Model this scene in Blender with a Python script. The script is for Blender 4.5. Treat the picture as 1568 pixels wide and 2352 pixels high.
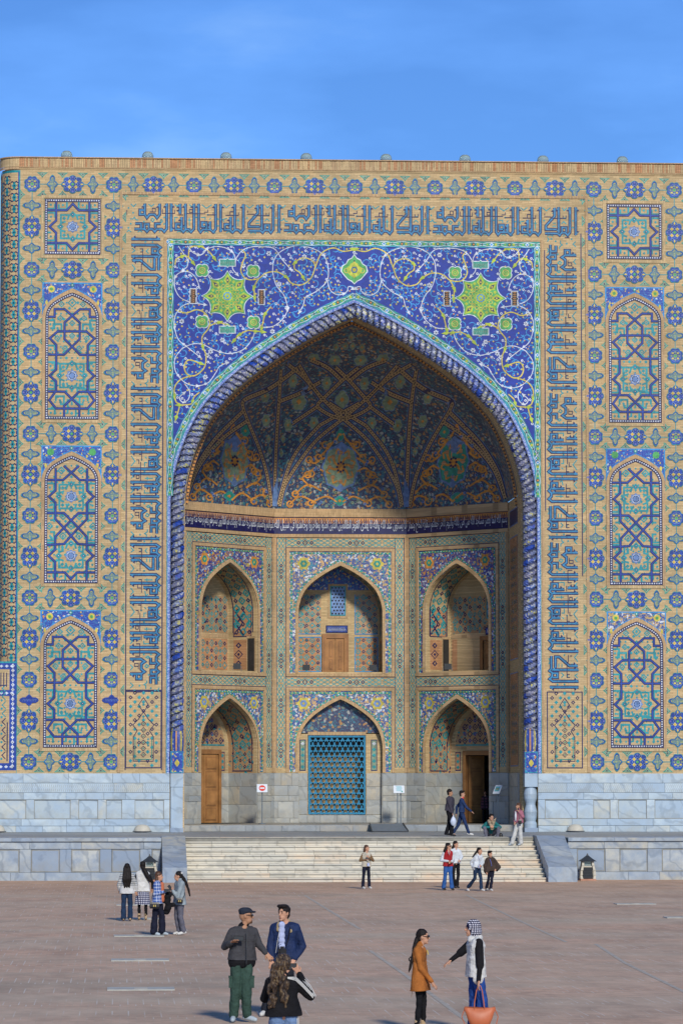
import bpy, bmesh, math, random
from math import sin, cos, pi, radians, atan, tan, floor, sqrt
from mathutils import Vector, Matrix, noise
from mathutils.geometry import tessellate_polygon
random.seed(7)
for o in list(bpy.data.objects): bpy.data.objects.remove(o)
SC = bpy.context.scene
COL = SC.collection

# ---------------------------------------------------------------- camera
cam_d = bpy.data.cameras.new('camera'); cam = bpy.data.objects.new('camera', cam_d); COL.objects.link(cam)
SC.camera = cam
cam_d.sensor_fit = 'HORIZONTAL'; cam_d.sensor_width = 36; cam_d.lens = 36 * 8500 / 1568
cam_d.clip_start = 1; cam_d.clip_end = 6000
cam.location = (-9.93, -155.7, 3.7)
cam.rotation_euler = (pi / 2 + atan(621 / 8500), 0, -radians(3.45))

# ---------------------------------------------------------------- world + sun
SUN_EL, SUN_AZ = radians(30), radians(10)          # azimuth: right of the facade normal, behind the camera
W = bpy.data.worlds.new('World'); SC.world = W; W.use_nodes = True
nt = W.node_tree; nt.nodes.clear()
def N(t, **k):
    n = nt.nodes.new(t)
    for a, b in k.items(): setattr(n, a, b)
    return n
out = N('ShaderNodeOutputWorld'); bg = N('ShaderNodeBackground'); bg.inputs['Strength'].default_value = 0.15
sky = N('ShaderNodeTexSky', sky_type='NISHITA'); sky.sun_disc = False
sky.sun_elevation = SUN_EL; sky.sun_rotation = pi - SUN_AZ
sky.altitude = 700; sky.air_density = 1.0; sky.dust_density = 0.5; sky.ozone_density = 5.0
tint = N('ShaderNodeMix', data_type='RGBA', blend_type='MULTIPLY'); tint.inputs[0].default_value = 1.0
tint.inputs[7].default_value = (0.47, 0.68, 1.00, 1)
geo = N('ShaderNodeTexCoord'); mp = N('ShaderNodeMapping'); mp.inputs['Scale'].default_value = (3.6, 3.6, 11.0); mp.inputs['Location'].default_value = (0.3, 0.1, 0.35)
nz = N('ShaderNodeTexNoise'); nz.inputs['Scale'].default_value = 2.6; nz.inputs['Detail'].default_value = 7; nz.inputs['Roughness'].default_value = 0.5
rmp = N('ShaderNodeValToRGB'); rmp.color_ramp.elements[0].position = 0.42; rmp.color_ramp.elements[1].position = 0.66
cm = N('ShaderNodeMix', data_type='RGBA', blend_type='MULTIPLY'); cm.inputs[0].default_value = 1.0
e_ = rmp.color_ramp.elements; e_[0].position = 0.36; e_[0].color = (0.80, 0.83, 0.84, 1); e_[1].position = 0.68; e_[1].color = (1.75, 1.30, 1.03, 1)
_m = e_.new(0.50); _m.color = (1.0, 0.98, 0.96, 1)
L = nt.links.new
L(sky.outputs[0], tint.inputs[6]); L(geo.outputs['Generated'], mp.inputs[0]); L(mp.outputs[0], nz.inputs[0]); L(nz.outputs[0], rmp.inputs[0])
L(rmp.outputs[0], cm.inputs[7]); L(tint.outputs[2], cm.inputs[6]); L(cm.outputs[2], bg.inputs[0]); L(bg.outputs[0], out.inputs[0])
sun_d = bpy.data.lights.new('sun', 'SUN'); sun_d.energy = 3.6; sun_d.angle = radians(6); sun_d.color = (1, 0.93, 0.82)
sun = bpy.data.objects.new('sun', sun_d); COL.objects.link(sun); sun.location = (10, -60, 60)
sdir = Vector((-sin(SUN_AZ) * cos(SUN_EL), cos(SUN_AZ) * cos(SUN_EL), -sin(SUN_EL)))
sun.rotation_euler = sdir.to_track_quat('-Z', 'Y').to_euler()
SC.view_settings.view_transform = 'Standard'; SC.view_settings.look = 'None'
SC.view_settings.exposure = -0.1; SC.view_settings.gamma = 1; SC.view_settings.use_curve_mapping = False

# ---------------------------------------------------------------- materials
MATS = {}
class MatB:
    def __init__(s, name, rough=0.7, spec=0.3):
        s.m = bpy.data.materials.new(name); s.m.use_nodes = True; s.t = s.m.node_tree
        s.b = s.t.nodes['Principled BSDF']; s.b.inputs['Roughness'].default_value = rough
        s.b.inputs['Specular IOR Level'].default_value = spec
        MATS[name] = s.m
    def n(s, t, **k):
        x = s.t.nodes.new(t)
        for a, b in k.items(): setattr(x, a, b)
        return x
    def l(s, a, b): s.t.links.new(a, b)
    def co(s, kind='Object', scale=(1, 1, 1)):
        c = s.n('ShaderNodeTexCoord'); m = s.n('ShaderNodeMapping'); m.inputs['Scale'].default_value = scale
        s.l(c.outputs[kind], m.inputs[0]); return m.outputs[0]
    def noise(s, vec, scale, detail=4, rough=0.55):
        x = s.n('ShaderNodeTexNoise'); x.inputs['Scale'].default_value = scale; x.inputs['Detail'].default_value = detail
        x.inputs['Roughness'].default_value = rough
        s.l(vec, x.inputs['Vector']); return x.outputs[0]
    def ramp(s, fac, *stops):
        r = s.n('ShaderNodeValToRGB'); e = r.color_ramp.elements
        while len(e) < len(stops): e.new(0.5)
        for i, (p, c) in enumerate(stops):
            e[i].position = p; e[i].color = (*c, 1) if len(c) == 3 else c
        s.l(fac, r.inputs[0]); return r.outputs[0]
    def mix(s, fac, a, b, mode='MIX'):
        x = s.n('ShaderNodeMix', data_type='RGBA', blend_type=mode)
        for sock, v in ((x.inputs[0], fac), (x.inputs[6], a), (x.inputs[7], b)):
            if hasattr(v, 'links') or hasattr(v, 'is_linked'): s.l(v, sock)
            elif isinstance(v, tuple): sock.default_value = (*v, 1)
            else: sock.default_value = v
        return x.outputs[2]
    def math(s, op, a, b=0.0):
        x = s.n('ShaderNodeMath', operation=op)
        for i, v in enumerate((a, b)):
            if hasattr(v, 'is_linked'): s.l(v, x.inputs[i])
            else: x.inputs[i].default_value = v
        return x.outputs[0]
    def col(s, c):
        if isinstance(c, tuple): s.b.inputs['Base Color'].default_value = (*c, 1)
        else: s.l(c, s.b.inputs['Base Color'])
        return s
    def bump(s, h, strength=0.3, dist=0.02):
        x = s.n('ShaderNodeBump'); x.inputs['Strength'].default_value = strength; x.inputs['Distance'].default_value = dist
        s.l(h, x.inputs['Height']); s.l(x.outputs[0], s.b.inputs['Normal'])
        return s
def v3(c, k): return tuple(min(1, x * k) for x in c)
def plain(name, c, rough=0.7, var=0.25, scale=3.0, spec=0.3):
    b = MatB(name, rough, spec); f = b.noise(b.co(), scale, 5)
    return b.col(b.ramp(f, (0.3, v3(c, 1 - var)), (0.7, v3(c, 1 + var))))
def tile(name, c, rough=0.38, var=0.3):
    b = MatB(name, rough, 0.4); v = b.co()
    vo = b.n('ShaderNodeTexVoronoi'); vo.inputs['Scale'].default_value = 9; b.l(v, vo.inputs['Vector'])
    sep = b.n('ShaderNodeSeparateColor'); b.l(vo.outputs['Color'], sep.inputs[0])
    f = b.math('ADD', b.math('MULTIPLY', sep.outputs[0], 0.5), b.math('MULTIPLY', b.noise(v, 0.9, 3), 0.5))
    k = b.ramp(b.noise(v, 0.33, 6, 0.65), (0.32, (0.72, 0.76, 0.82)), (0.6, (1.0, 1.0, 1.0)), (0.78, (1.25, 1.22, 1.16)))
    return b.col(b.mix(1.0, b.ramp(f, (0.2, v3(c, 1 - var)), (0.8, v3(c, 1 + var))), k, 'MULTIPLY'))
C_BRICK = (0.50, 0.375, 0.205)
def brickmat(name, c=C_BRICK, sx=4.0, rot=False, vec_axes='xz'):
    b = MatB(name, 0.85, 0.15)
    tc = b.n('ShaderNodeTexCoord'); sp = b.n('ShaderNodeSeparateXYZ'); cb = b.n('ShaderNodeCombineXYZ')
    b.l(tc.outputs['Object'], sp.inputs[0])
    su = b.math('ADD', sp.outputs[0], b.math('MULTIPLY', sp.outputs[1], 1.0))
    a, z = (su, sp.outputs[2]) if not rot else (sp.outputs[2], su)
    b.l(a, cb.inputs[0]); b.l(z, cb.inputs[1])
    br = b.n('ShaderNodeTexBrick'); b.l(cb.outputs[0], br.inputs['Vector'])
    br.inputs['Scale'].default_value = 1; br.inputs['Brick Width'].default_value = 0.27; br.inputs['Row Height'].default_value = 0.075
    br.inputs['Mortar Size'].default_value = 0.008; br.inputs['Mortar Smooth'].default_value = 0.3
    br.inputs['Color1'].default_value = (*v3(c, 0.86), 1); br.inputs['Color2'].default_value = (*v3(c, 1.16), 1)
    br.inputs['Mortar'].default_value = (*v3(c, 0.72), 1)
    n1 = b.noise(tc.outputs['Object'], 0.35, 6, 0.6)
    n2 = b.noise(b.co('Object', (1.0, 1.0, 14.0)), 1.6, 3)
    k = b.ramp(n1, (0.3, (0.78, 0.78, 0.77)), (0.5, (1.0, 1.0, 1.0)), (0.72, (1.13, 1.04, 0.94)))
    k2 = b.ramp(n2, (0.3, (0.88, 0.87, 0.84)), (0.7, (1.10, 1.11, 1.12)))
    m = b.mix(1.0, b.mix(1.0, br.outputs[0], k, 'MULTIPLY'), k2, 'MULTIPLY')
    b.col(m); b.bump(br.outputs['Fac'], -0.4, 0.01); return b
def floral(name, base, cols, scale=5.0, cover=0.32, rough=0.4):
    """glazed mosaic field: small flowers and tendrils in several colours on a ground colour"""
    b = MatB(name, rough, 0.4); v = b.co()
    nz = b.n('ShaderNodeTexNoise'); nz.inputs['Scale'].default_value = scale * 0.7; b.l(v, nz.inputs['Vector'])
    vv = b.n('ShaderNodeMix', data_type='RGBA', blend_type='ADD'); vv.inputs[0].default_value = 0.25
    b.l(v, vv.inputs[6]); b.l(nz.outputs[1], vv.inputs[7])
    vo = b.n('ShaderNodeTexVoronoi'); vo.inputs['Scale'].default_value = scale; b.l(vv.outputs[2], vo.inputs['Vector'])
    sep = b.n('ShaderNodeSeparateColor'); b.l(vo.outputs['Color'], sep.inputs[0])
    stops = []; n = len(cols)
    r = b.n('ShaderNodeValToRGB'); r.color_ramp.interpolation = 'CONSTANT'; e = r.color_ramp.elements
    while len(e) < n: e.new(0.5)
    for i, c in enumerate(cols): e[i].position = i / n; e[i].color = (*c, 1)
    b.l(sep.outputs[0], r.inputs[0])
    dot = b.math('LESS_THAN', vo.outputs['Distance'], cover)
    nn = b.noise(v, scale * 1.1, 2, 0.4)
    ten = b.math('LESS_THAN', b.math('ABSOLUTE', b.math('SUBTRACT', nn, 0.5)), 0.022)
    c1 = b.mix(ten, base, cols[-1]); c2 = b.mix(dot, c1, r.outputs[0])
    nb = b.noise(v, 0.7, 4); k = b.ramp(nb, (0.3, (0.78, 0.8, 0.84)), (0.7, (1.1, 1.08, 1.05)))
    b.col(b.mix(1.0, c2, k, 'MULTIPLY')); return b

WHITE = (0.58, 0.62, 0.66); NAVY = (0.014, 0.014, 0.085); COB = (0.014, 0.052, 0.30); KUF = (0.03, 0.20, 0.36); TURQ = (0.02, 0.27, 0.29)
YEL = (0.56, 0.46, 0.07); ORG = (0.60, 0.26, 0.05); GRN = (0.07, 0.34, 0.09); LIME = (0.36, 0.46, 0.03); CYAN = (0.03, 0.27, 0.56); BLK = (0.015, 0.015, 0.02)
brickmat('brick'); brickmat('brick_upright', v3(C_BRICK, 1.04), rot=True); brickmat('brick_pink', (0.46, 0.25, 0.13))
brickmat('brick_trim', (0.47, 0.33, 0.185), rot=True)
plain('brick_dark', (0.16, 0.10, 0.05), 0.9)
for nm, c in dict(white=WHITE, navy=NAVY, cobalt=COB, kufic_blue=KUF, turq=TURQ, yellow=YEL, orange=ORG, green=GRN, lime=LIME, cyan=CYAN, black=BLK).items():
    tile(nm, c)
tile('field_blue', (0.008, 0.030, 0.27), 0.35, 0.2)
tile('sage', (0.23, 0.31, 0.20)); tile('violet', (0.13, 0.15, 0.42)); tile('pale_blue', (0.16, 0.27, 0.50)); tile('olive', (0.30, 0.31, 0.10))
tile('teal_green', (0.03, 0.27, 0.20)); tile('steel_blue', (0.13, 0.22, 0.42))
floral('floral_blue', (0.02, 0.05, 0.33), [WHITE, CYAN, YEL, (0.03, 0.05, 0.3), ORG, (0.05, 0.22, 0.45)], 9, 0.38)
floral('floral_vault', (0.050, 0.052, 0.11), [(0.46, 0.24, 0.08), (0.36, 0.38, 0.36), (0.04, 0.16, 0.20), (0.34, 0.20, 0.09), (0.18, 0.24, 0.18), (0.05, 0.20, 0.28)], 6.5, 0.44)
floral('floral_warm', (0.03, 0.07, 0.28), [(0.55, 0.36, 0.16), WHITE, (0.04, 0.22, 0.30), (0.50, 0.34, 0.10), (0.34, 0.30, 0.22)], 9, 0.52)
floral('floral_orange', (0.03, 0.05, 0.26), [ORG, WHITE, (0.04, 0.2, 0.34), (0.30, 0.36, 0.46), YEL, (0.40, 0.24, 0.12)], 9, 0.46)
floral('rope_blue', (0.06, 0.10, 0.34), [(0.38, 0.42, 0.50), (0.06, 0.08, 0.36), (0.34, 0.36, 0.40), (0.08, 0.16, 0.36)], 9, 0.5)
plain('rope_groove', (0.05, 0.06, 0.11), 0.8, 0.2); floral('rope_cream', (0.12, 0.15, 0.26), [(0.34, 0.35, 0.26), (0.40, 0.38, 0.13), (0.28, 0.32, 0.42), (0.16, 0.18, 0.32)], 9, 0.55)
floral('rope_violet', (0.12, 0.13, 0.22), [(0.26, 0.26, 0.34), (0.38, 0.38, 0.34), (0.10, 0.12, 0.24), (0.22, 0.22, 0.30)], 9, 0.55)
floral('plait', (0.06, 0.12, 0.42), [(0.36, 0.46, 0.66), (0.10, 0.20, 0.52), (0.42, 0.5, 0.66)], 16, 0.5)
floral('fret_tan', (0.40, 0.25, 0.13), [TURQ, (0.38, 0.24, 0.13), NAVY, (0.42, 0.27, 0.14), TURQ, (0.36, 0.22, 0.12)], 7, 0.36)
floral('cart_fill', (0.16, 0.24, 0.14), [(0.42, 0.40, 0.12), (0.06, 0.20, 0.34), (0.36, 0.40, 0.20), (0.04, 0.14, 0.34)], 16, 0.45)

def marble(name, c, dark, warm, rough=0.5, vscale=1.0):
    b = MatB(name, rough, 0.4)
    oi = b.n('ShaderNodeObjectInfo'); tc = b.n('ShaderNodeTexCoord')
    off = b.n('ShaderNodeVectorMath', operation='ADD'); b.l(tc.outputs['Object'], off.inputs[0])
    cmb = b.n('ShaderNodeCombineXYZ'); r10 = b.math('MULTIPLY', oi.outputs['Random'], 37.0)
    for i in range(3): b.l(r10, cmb.inputs[i])
    b.l(cmb.outputs[0], off.inputs[1])
    w = b.n('ShaderNodeTexWave'); w.inputs['Scale'].default_value = 0.55 * vscale; w.inputs['Distortion'].default_value = 14; w.inputs['Detail'].default_value = 4
    w.bands_direction = 'DIAGONAL'; b.l(off.outputs[0], w.inputs['Vector'])
    n = b.noise(off.outputs[0], 1.6 * vscale, 7, 0.65)
    base = b.ramp(oi.outputs['Random'], (0.0, v3(c, 0.78)), (0.3, v3(c, 1.0)), (0.55, dark), (0.75, v3(c, 1.08)), (1.0, warm))
    m = b.mix(b.ramp(n, (0.38, (0, 0, 0)), (0.62, (0.8, 0.8, 0.8))), base, dark)
    m = b.mix(b.ramp(w.outputs[0], (0.0, (0.45, 0.45, 0.45)), (0.14, (0, 0, 0))), m, v3(dark, 0.6))
    dirt = b.noise(tc.outputs['Object'], 0.5, 6, 0.7)
    m = b.mix(b.ramp(dirt, (0.48, (0, 0, 0)), (0.72, (0.7, 0.7, 0.7))), m, v3(warm, 0.6))
    b.col(m); return b
marble('marble_wall', (0.47, 0.55, 0.57), (0.33, 0.43, 0.52), (0.50, 0.50, 0.42))
marble('marble_inner', (0.42, 0.42, 0.37), (0.28, 0.31, 0.32), (0.44, 0.38, 0.27))
marble('marble_terrace', (0.42, 0.47, 0.48), (0.22, 0.29, 0.38), (0.45, 0.43, 0.34))
marble('marble_step', (0.63, 0.58, 0.46), (0.52, 0.50, 0.42), (0.64, 0.48, 0.32))
marble('marble_floor', (0.33, 0.34, 0.32), (0.22, 0.25, 0.27), (0.38, 0.33, 0.24))
plain('joint_dark', (0.12, 0.12, 0.11), 0.9); plain('joint_light', (0.24, 0.23, 0.19), 0.9)
plain('wood', (0.33, 0.16, 0.055), 0.55, 0.3, 2.0); plain('wood_dark', (0.16, 0.08, 0.03), 0.6, 0.3, 2.0)
plain('wood_frame', (0.27, 0.13, 0.05), 0.55, 0.3, 2.0)
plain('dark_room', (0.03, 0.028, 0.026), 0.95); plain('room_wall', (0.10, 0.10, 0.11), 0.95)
plain('metal_grey', (0.13, 0.17, 0.21), 0.45, 0.15, 6); plain('metal_dark', (0.03, 0.035, 0.04), 0.5, 0.2, 6); plain('rail_brown', (0.16, 0.13, 0.11), 0.5)
plain('sign_white', (0.62, 0.68, 0.74), 0.4, 0.04); plain('sign_red', (0.62, 0.05, 0.03), 0.4, 0.05); plain('sign_teal', (0.10, 0.42, 0.50), 0.5, 0.2, 30)
plain('stone_cream', (0.50, 0.47, 0.38), 0.7, 0.12); plain('stone_grey', (0.30, 0.31, 0.28), 0.8, 0.2, 5); plain('stone_pink', (0.42, 0.22, 0.15), 0.8)
plain('roof_grey', (0.2, 0.19, 0.17), 0.9)
plain('screen_blue', (0.02, 0.19, 0.34), 0.4, 0.25, 8); plain('screen_node', (0.10, 0.38, 0.42), 0.4, 0.2, 8); plain('court_lit_pale', (0.75, 0.70, 0.60), 0.8); plain('court_lit_tan', (0.62, 0.42, 0.25), 0.8)  # court colours brightened to imitate sunlight beyond the screen
gb = MatB('lamp_glass', 0.12, 0.5); gb.b.inputs['Transmission Weight'].default_value = 0.55; gb.col((0.42, 0.52, 0.50)); gb.b.inputs['IOR'].default_value = 1.1

def ground_mat():
    b = MatB('paving', 0.85, 0.2)
    tc = b.n('ShaderNodeTexCoord'); sp = b.n('ShaderNodeSeparateXYZ'); b.l(tc.outputs['Object'], sp.inputs[0])
    x, y = sp.outputs[0], sp.outputs[1]
    band = b.math('FRACT', b.math('MULTIPLY', y, 1 / 3.4))
    inb = b.math('GREATER_THAN', band, 0.38)
    br = b.n('ShaderNodeTexBrick'); b.l(tc.outputs['Object'], br.inputs['Vector']); br.inputs['Scale'].default_value = 1
    br.inputs['Brick Width'].default_value = 0.26; br.inputs['Row Height'].default_value = 0.13; br.inputs['Mortar Size'].default_value = 0.006
    br.inputs['Color1'].default_value = (0.47, 0.31, 0.21, 1); br.inputs['Color2'].default_value = (0.62, 0.41, 0.28, 1); br.inputs['Mortar'].default_value = (0.43, 0.36, 0.26, 1)
    grey = b.ramp(b.noise(b.co('Object', (0.30, 1.0, 1)), 0.22, 5, 0.6), (0.35, (1, 1, 1)), (0.62, (0, 0, 0)))
    n2 = b.noise(b.co('Object', (1.0, 0.35, 1)), 1.3, 5, 0.7)
    m = b.mix(b.math('MULTIPLY', grey, 0.85), br.outputs[0], (0.48, 0.39, 0.285))
    red = b.ramp(b.math('MULTIPLY', b.math('ADD', y, 38), 1 / 18), (0.0, (0, 0, 0)), (1.0, (0.75, 0.75, 0.75)))
    m = b.mix(red, m, (0.54, 0.345, 0.215))
    m = b.mix(1.0, m, b.ramp(n2, (0.3, (0.84, 0.84, 0.84)), (0.7, (1.12, 1.12, 1.12))), 'MULTIPLY')
    st = b.noise(b.co('Object', (0.5, 0.22, 1)), 0.6, 7, 0.7)
    m = b.mix(1.0, m, b.ramp(st, (0.34, (0.80, 0.80, 0.80)), (0.5, (1, 1, 1)), (0.7, (1.08, 1.07, 1.05))), 'MULTIPLY')
    # long pale sand joints between rows of setts, running towards the portal in alternating bands
    wob = b.math('MULTIPLY', b.math('FLOOR', b.math('MULTIPLY', y, 1 / 1.7)), 0.13)
    fx = b.math('FRACT', b.math('MULTIPLY', b.math('ADD', x, wob), 1 / 0.26))
    line = b.math('LESS_THAN', fx, 0.07)
    msk = b.ramp(b.noise(b.co('Object', (1.2, 0.5, 1)), 0.8, 3), (0.42, (0, 0, 0)), (0.6, (0.8, 0.8, 0.8)))
    lf = b.math('MULTIPLY', b.math('MULTIPLY', line, inb), msk)
    m = b.mix(lf, m, (0.60, 0.57, 0.50))
    b.col(m); b.bump(br.outputs['Fac'], -0.2, 0.004); return b
ground_mat()

# ---------------------------------------------------------------- object helpers
def link(me, name, parent=None, mats=(), label=None, cat=None, group=None, kind=None, loc=None):
    o = bpy.data.objects.new(name, me); COL.objects.link(o)
    for m in mats: me.materials.append(MATS[m] if isinstance(m, str) else m)
    if parent: o.parent = parent
    if loc: o.location = loc
    return tag(o, label, cat, group, kind)
def tag(o, label=None, cat=None, group=None, kind=None):
    if label: o['label'] = label
    if cat: o['category'] = cat
    if group: o['group'] = group
    if kind: o['kind'] = kind
    return o
def empty(name, loc, label, cat, group=None, kind=None, rz=0):
    o = bpy.data.objects.new(name, None); COL.objects.link(o); o.location = loc; o.rotation_euler.z = rz; o.empty_display_size = 0.3
    return tag(o, label, cat, group, kind)
def shared(o, name, parent=None, loc=(0, 0, 0), rz=0, rot=None):
    c = o.copy(); c.name = name; COL.objects.link(c); c.parent = parent; c.location = loc
    c.rotation_euler = rot if rot else (0, 0, rz); return c

class MB:
    """collects polygons (3D) with material names into one mesh"""
    def __init__(s): s.v = []; s.f = []; s.m = []; s.mats = []
    def mi(s, mat):
        if mat not in s.mats: s.mats.append(mat)
        return s.mats.index(mat)
    def face(s, pts, mat):
        n = len(s.v); s.v += [tuple(p) for p in pts]; s.f.append(tuple(range(n, n + len(pts)))); s.m.append(s.mi(mat))
    def grid(s, rows, mat, close=False):
        """rows of 3D points -> quads; mat is a name or f(i,j)"""
        n = len(s.v); w = len(rows[0])
        for r in rows: s.v += [tuple(p) for p in r]
        for i in range(len(rows) - 1):
            for j in range(w if close else w - 1):
                k = (j + 1) % w
                s.f.append((n + i * w + j, n + i * w + k, n + (i + 1) * w + k, n + (i + 1) * w + j))
                s.m.append(s.mi(mat(i, j) if callable(mat) else mat))
    def box(s, x0, x1, y0, y1, z0, z1, mat, front=None):
        P = [(x0, y0, z0), (x1, y0, z0), (x1, y1, z0), (x0, y1, z0), (x0, y0, z1), (x1, y0, z1), (x1, y1, z1), (x0, y1, z1)]
        for i, q in enumerate(((0, 1, 5, 4), (1, 2, 6, 5), (2, 3, 7, 6), (3, 0, 4, 7), (4, 5, 6, 7), (3, 2, 1, 0))):
            s.face([P[a] for a in q], front if (front and i == 0) else mat)
    def tube(s, pts, r, mat, n=8, cap=True):
        rows = []; pts = [Vector(p) for p in pts]
        for i, p in enumerate(pts):
            t = (pts[min(i + 1, len(pts) - 1)] - pts[max(i - 1, 0)]).normalized()
            a = t.cross(Vector((0, 0, 1)) if abs(t.z) < 0.9 else Vector((1, 0, 0))).normalized(); b = t.cross(a)
            rr = r[i] if isinstance(r, (list, tuple)) else r
            rows.append([p + (a * cos(k * 2 * pi / n) + b * sin(k * 2 * pi / n)) * rr for k in range(n)])
        s.grid(rows, mat, True)
        if cap: s.face(rows[0][::-1], mat); s.face(rows[-1], mat)
    def lathe(s, prof, cx, cy, mat, n=16, cap=True):
        rows = [[(cx + r * cos(k * 2 * pi / n), cy + r * sin(k * 2 * pi / n), z) for k in range(n)] for r, z in prof]
        s.grid(rows, mat, True)
        if cap: s.face(rows[0][::-1], mat); s.face(rows[-1], mat)
    def mesh(s, name, smooth=False):
        me = bpy.data.meshes.new(name); me.from_pydata(s.v, [], s.f)
        for m in s.mats: me.materials.append(MATS[m])
        me.polygons.foreach_set('material_index', s.m)
        if smooth: me.polygons.foreach_set('use_smooth', [True] * len(me.polygons))
        me.update(); return me
    def obj(s, name, parent=None, smooth=False, **k):
        return link(s.mesh(name, smooth), name, parent, **k)

class Frame:
    def __init__(s, O, U, V=(0, 0, 1)):
        s.O = Vector(O); s.U = Vector(U).normalized(); s.V = Vector(V).normalized(); s.Nn = s.U.cross(s.V)
    def __call__(s, u, v, h=0): return s.O + s.U * u + s.V * v + s.Nn * h
    def shift(s, u, v, h): return Frame(s(u, v, h), s.U, s.V)
FAC = Frame((0, 0, 0), (1, 0, 0))

class Ink(MB):
    """flat inlay drawn on a frame; each layer lies 4 mm above the one below"""
    def __init__(s, fr=FAC, base=0.004, d=0.004): super().__init__(); s.fr = fr; s.base = base; s.d = d
    def h(s, l):
        s.cnt = (getattr(s, 'cnt', 0) + 1) % 50      # neighbours in one layer never share a plane
        return s.base + l * s.d + s.cnt * 6e-5
    def poly(s, pts, mat, l=0): s.face([s.fr(u, v, s.h(l)) for u, v in pts], mat)
    def rect(s, u0, v0, u1, v1, mat, l=0): s.poly([(u0, v0), (u1, v0), (u1, v1), (u0, v1)], mat, l)
    def tess(s, loops, mat, l=0):
        tr = tessellate_polygon([[Vector((u, v, 0)) for u, v in lp] for lp in loops]); flat = [p for lp in loops for p in lp]
        n = len(s.v); s.v += [tuple(s.fr(u, v, s.h(l))) for u, v in flat]
        for t in tr:
            a, b, c = (flat[i] for i in t)
            if (b[0] - a[0]) * (c[1] - a[1]) - (b[1] - a[1]) * (c[0] - a[0]) < 0: t = t[::-1]
            s.f.append(tuple(n + i for i in t)); s.m.append(s.mi(mat))
    def line(s, pts, w, mat, l=0, closed=False):
        n = len(pts)
        if n < 2: return
        L_, R_ = [], []
        for i in range(n):
            if closed: a, b = pts[i - 1], pts[(i + 1) % n]
            else: a, b = pts[max(i - 1, 0)], pts[min(i + 1, n - 1)]
            p = pts[i]
            d1 = (p[0] - a[0], p[1] - a[1]); d2 = (b[0] - p[0], b[1] - p[1])
            l1 = math.hypot(*d1) or 1e-9; l2 = math.hypot(*d2) or 1e-9
            if not closed and i == 0: d1, l1 = d2, l2
            if not closed and i == n - 1: d2, l2 = d1, l1
            n1 = (-d1[1] / l1, d1[0] / l1); n2 = (-d2[1] / l2, d2[0] / l2)
            m = (n1[0] + n2[0], n1[1] + n2[1]); ml = m[0] ** 2 + m[1] ** 2
            k = (w if ml < 0.5 else w / 2 * 2 / ml) if True else 0
            k = min(k, w * 1.2)
            if ml < 1e-6: m = n1; k = w / 2
            L_.append((p[0] + m[0] * k, p[1] + m[1] * k)); R_.append((p[0] - m[0] * k, p[1] - m[1] * k))
        if closed: L_.append(L_[0]); R_.append(R_[0])
        h = s.h(l)
        s.grid([[s.fr(*p, h) for p in L_], [s.fr(*p, h) for p in R_]], mat)
    def ngon(s, c, r, n, mat, l=0, rot=0.0, sx=1, sy=1):
        s.poly([(c[0] + r * sx * cos(rot + k * 2 * pi / n), c[1] + r * sy * sin(rot + k * 2 * pi / n)) for k in range(n)], mat, l)
    def dia(s, c, r, mat, l=0, ry=None): s.ngon(c, r, 4, mat, l, 0, 1, (ry or r) / r)
    def ring(s, c, r, w, mat, l=0, n=4, rot=0.0, sy=1):
        s.line([(c[0] + r * cos(rot + k * 2 * pi / n), c[1] + r * sy * sin(rot + k * 2 * pi / n)) for k in range(n)], w, mat, l, True)
    def fan(s, c, pts, mat, l=0):
        n = len(s.v); h = s.h(l); s.v.append(tuple(s.fr(*c, h))); s.v += [tuple(s.fr(*p, h)) for p in pts]
        k = len(pts)
        for i in range(k): s.f.append((n, n + 1 + i, n + 1 + (i + 1) % k)); s.m.append(s.mi(mat))
    def lobed(s, c, a, b, lobes, mat, l=0, depth=0.12, n=48, rot=0.0, power=1.0):
        pts = []
        for k in range(n):
            t = k * 2 * pi / n; r = 1 - depth * (1 - abs(cos((t + rot) * lobes / 2)) ** power) * 2
            pts.append((c[0] + a * r * cos(t), c[1] + b * r * sin(t)))
        s.fan(c, pts, mat, l); return pts
    def rim(s, pts, depth, mat):
        """side walls of a raised piece"""
        k = len(pts)
        s.grid([[s.fr(*p, s.h(0)) for p in pts], [s.fr(*p, s.h(0) - depth) for p in pts]], mat, True)

ARCH = [(0, 1), (0.14, 0.942), (0.28, 0.873), (0.41, 0.80), (0.53, 0.726), (0.62, 0.665), (0.705, 0.597), (0.77, 0.535), (0.828, 0.471), (0.878, 0.395), (0.92, 0.3125), (0.95, 0.24), (0.972, 0.17), (0.99, 0.09), (1, 0)]
def arch(cx, w, v0, rise, half=None):
    """pointed arch from left springing over the apex to right springing"""
    R = [(cx + a * w, v0 + b * rise) for a, b in ARCH]; Lf = [(cx - a * w, v0 + b * rise) for a, b in ARCH[::-1]]
    return Lf + R[1:]
def arch_r(t):
    """normalised half-width at normalised height t"""
    for i in range(len(ARCH) - 1):
        a, b = ARCH[i], ARCH[i + 1]
        if b[1] <= t <= a[1]: return b[0] + (a[0] - b[0]) * (t - b[1]) / (a[1] - b[1])
    return 1.0 if t < 0 else 0.0
def in_arch(u, v, cx, w, v0, rise):
    t = (v - v0) / rise
    return t < 1 and abs(u - cx) < w * arch_r(max(t, 0))
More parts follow.
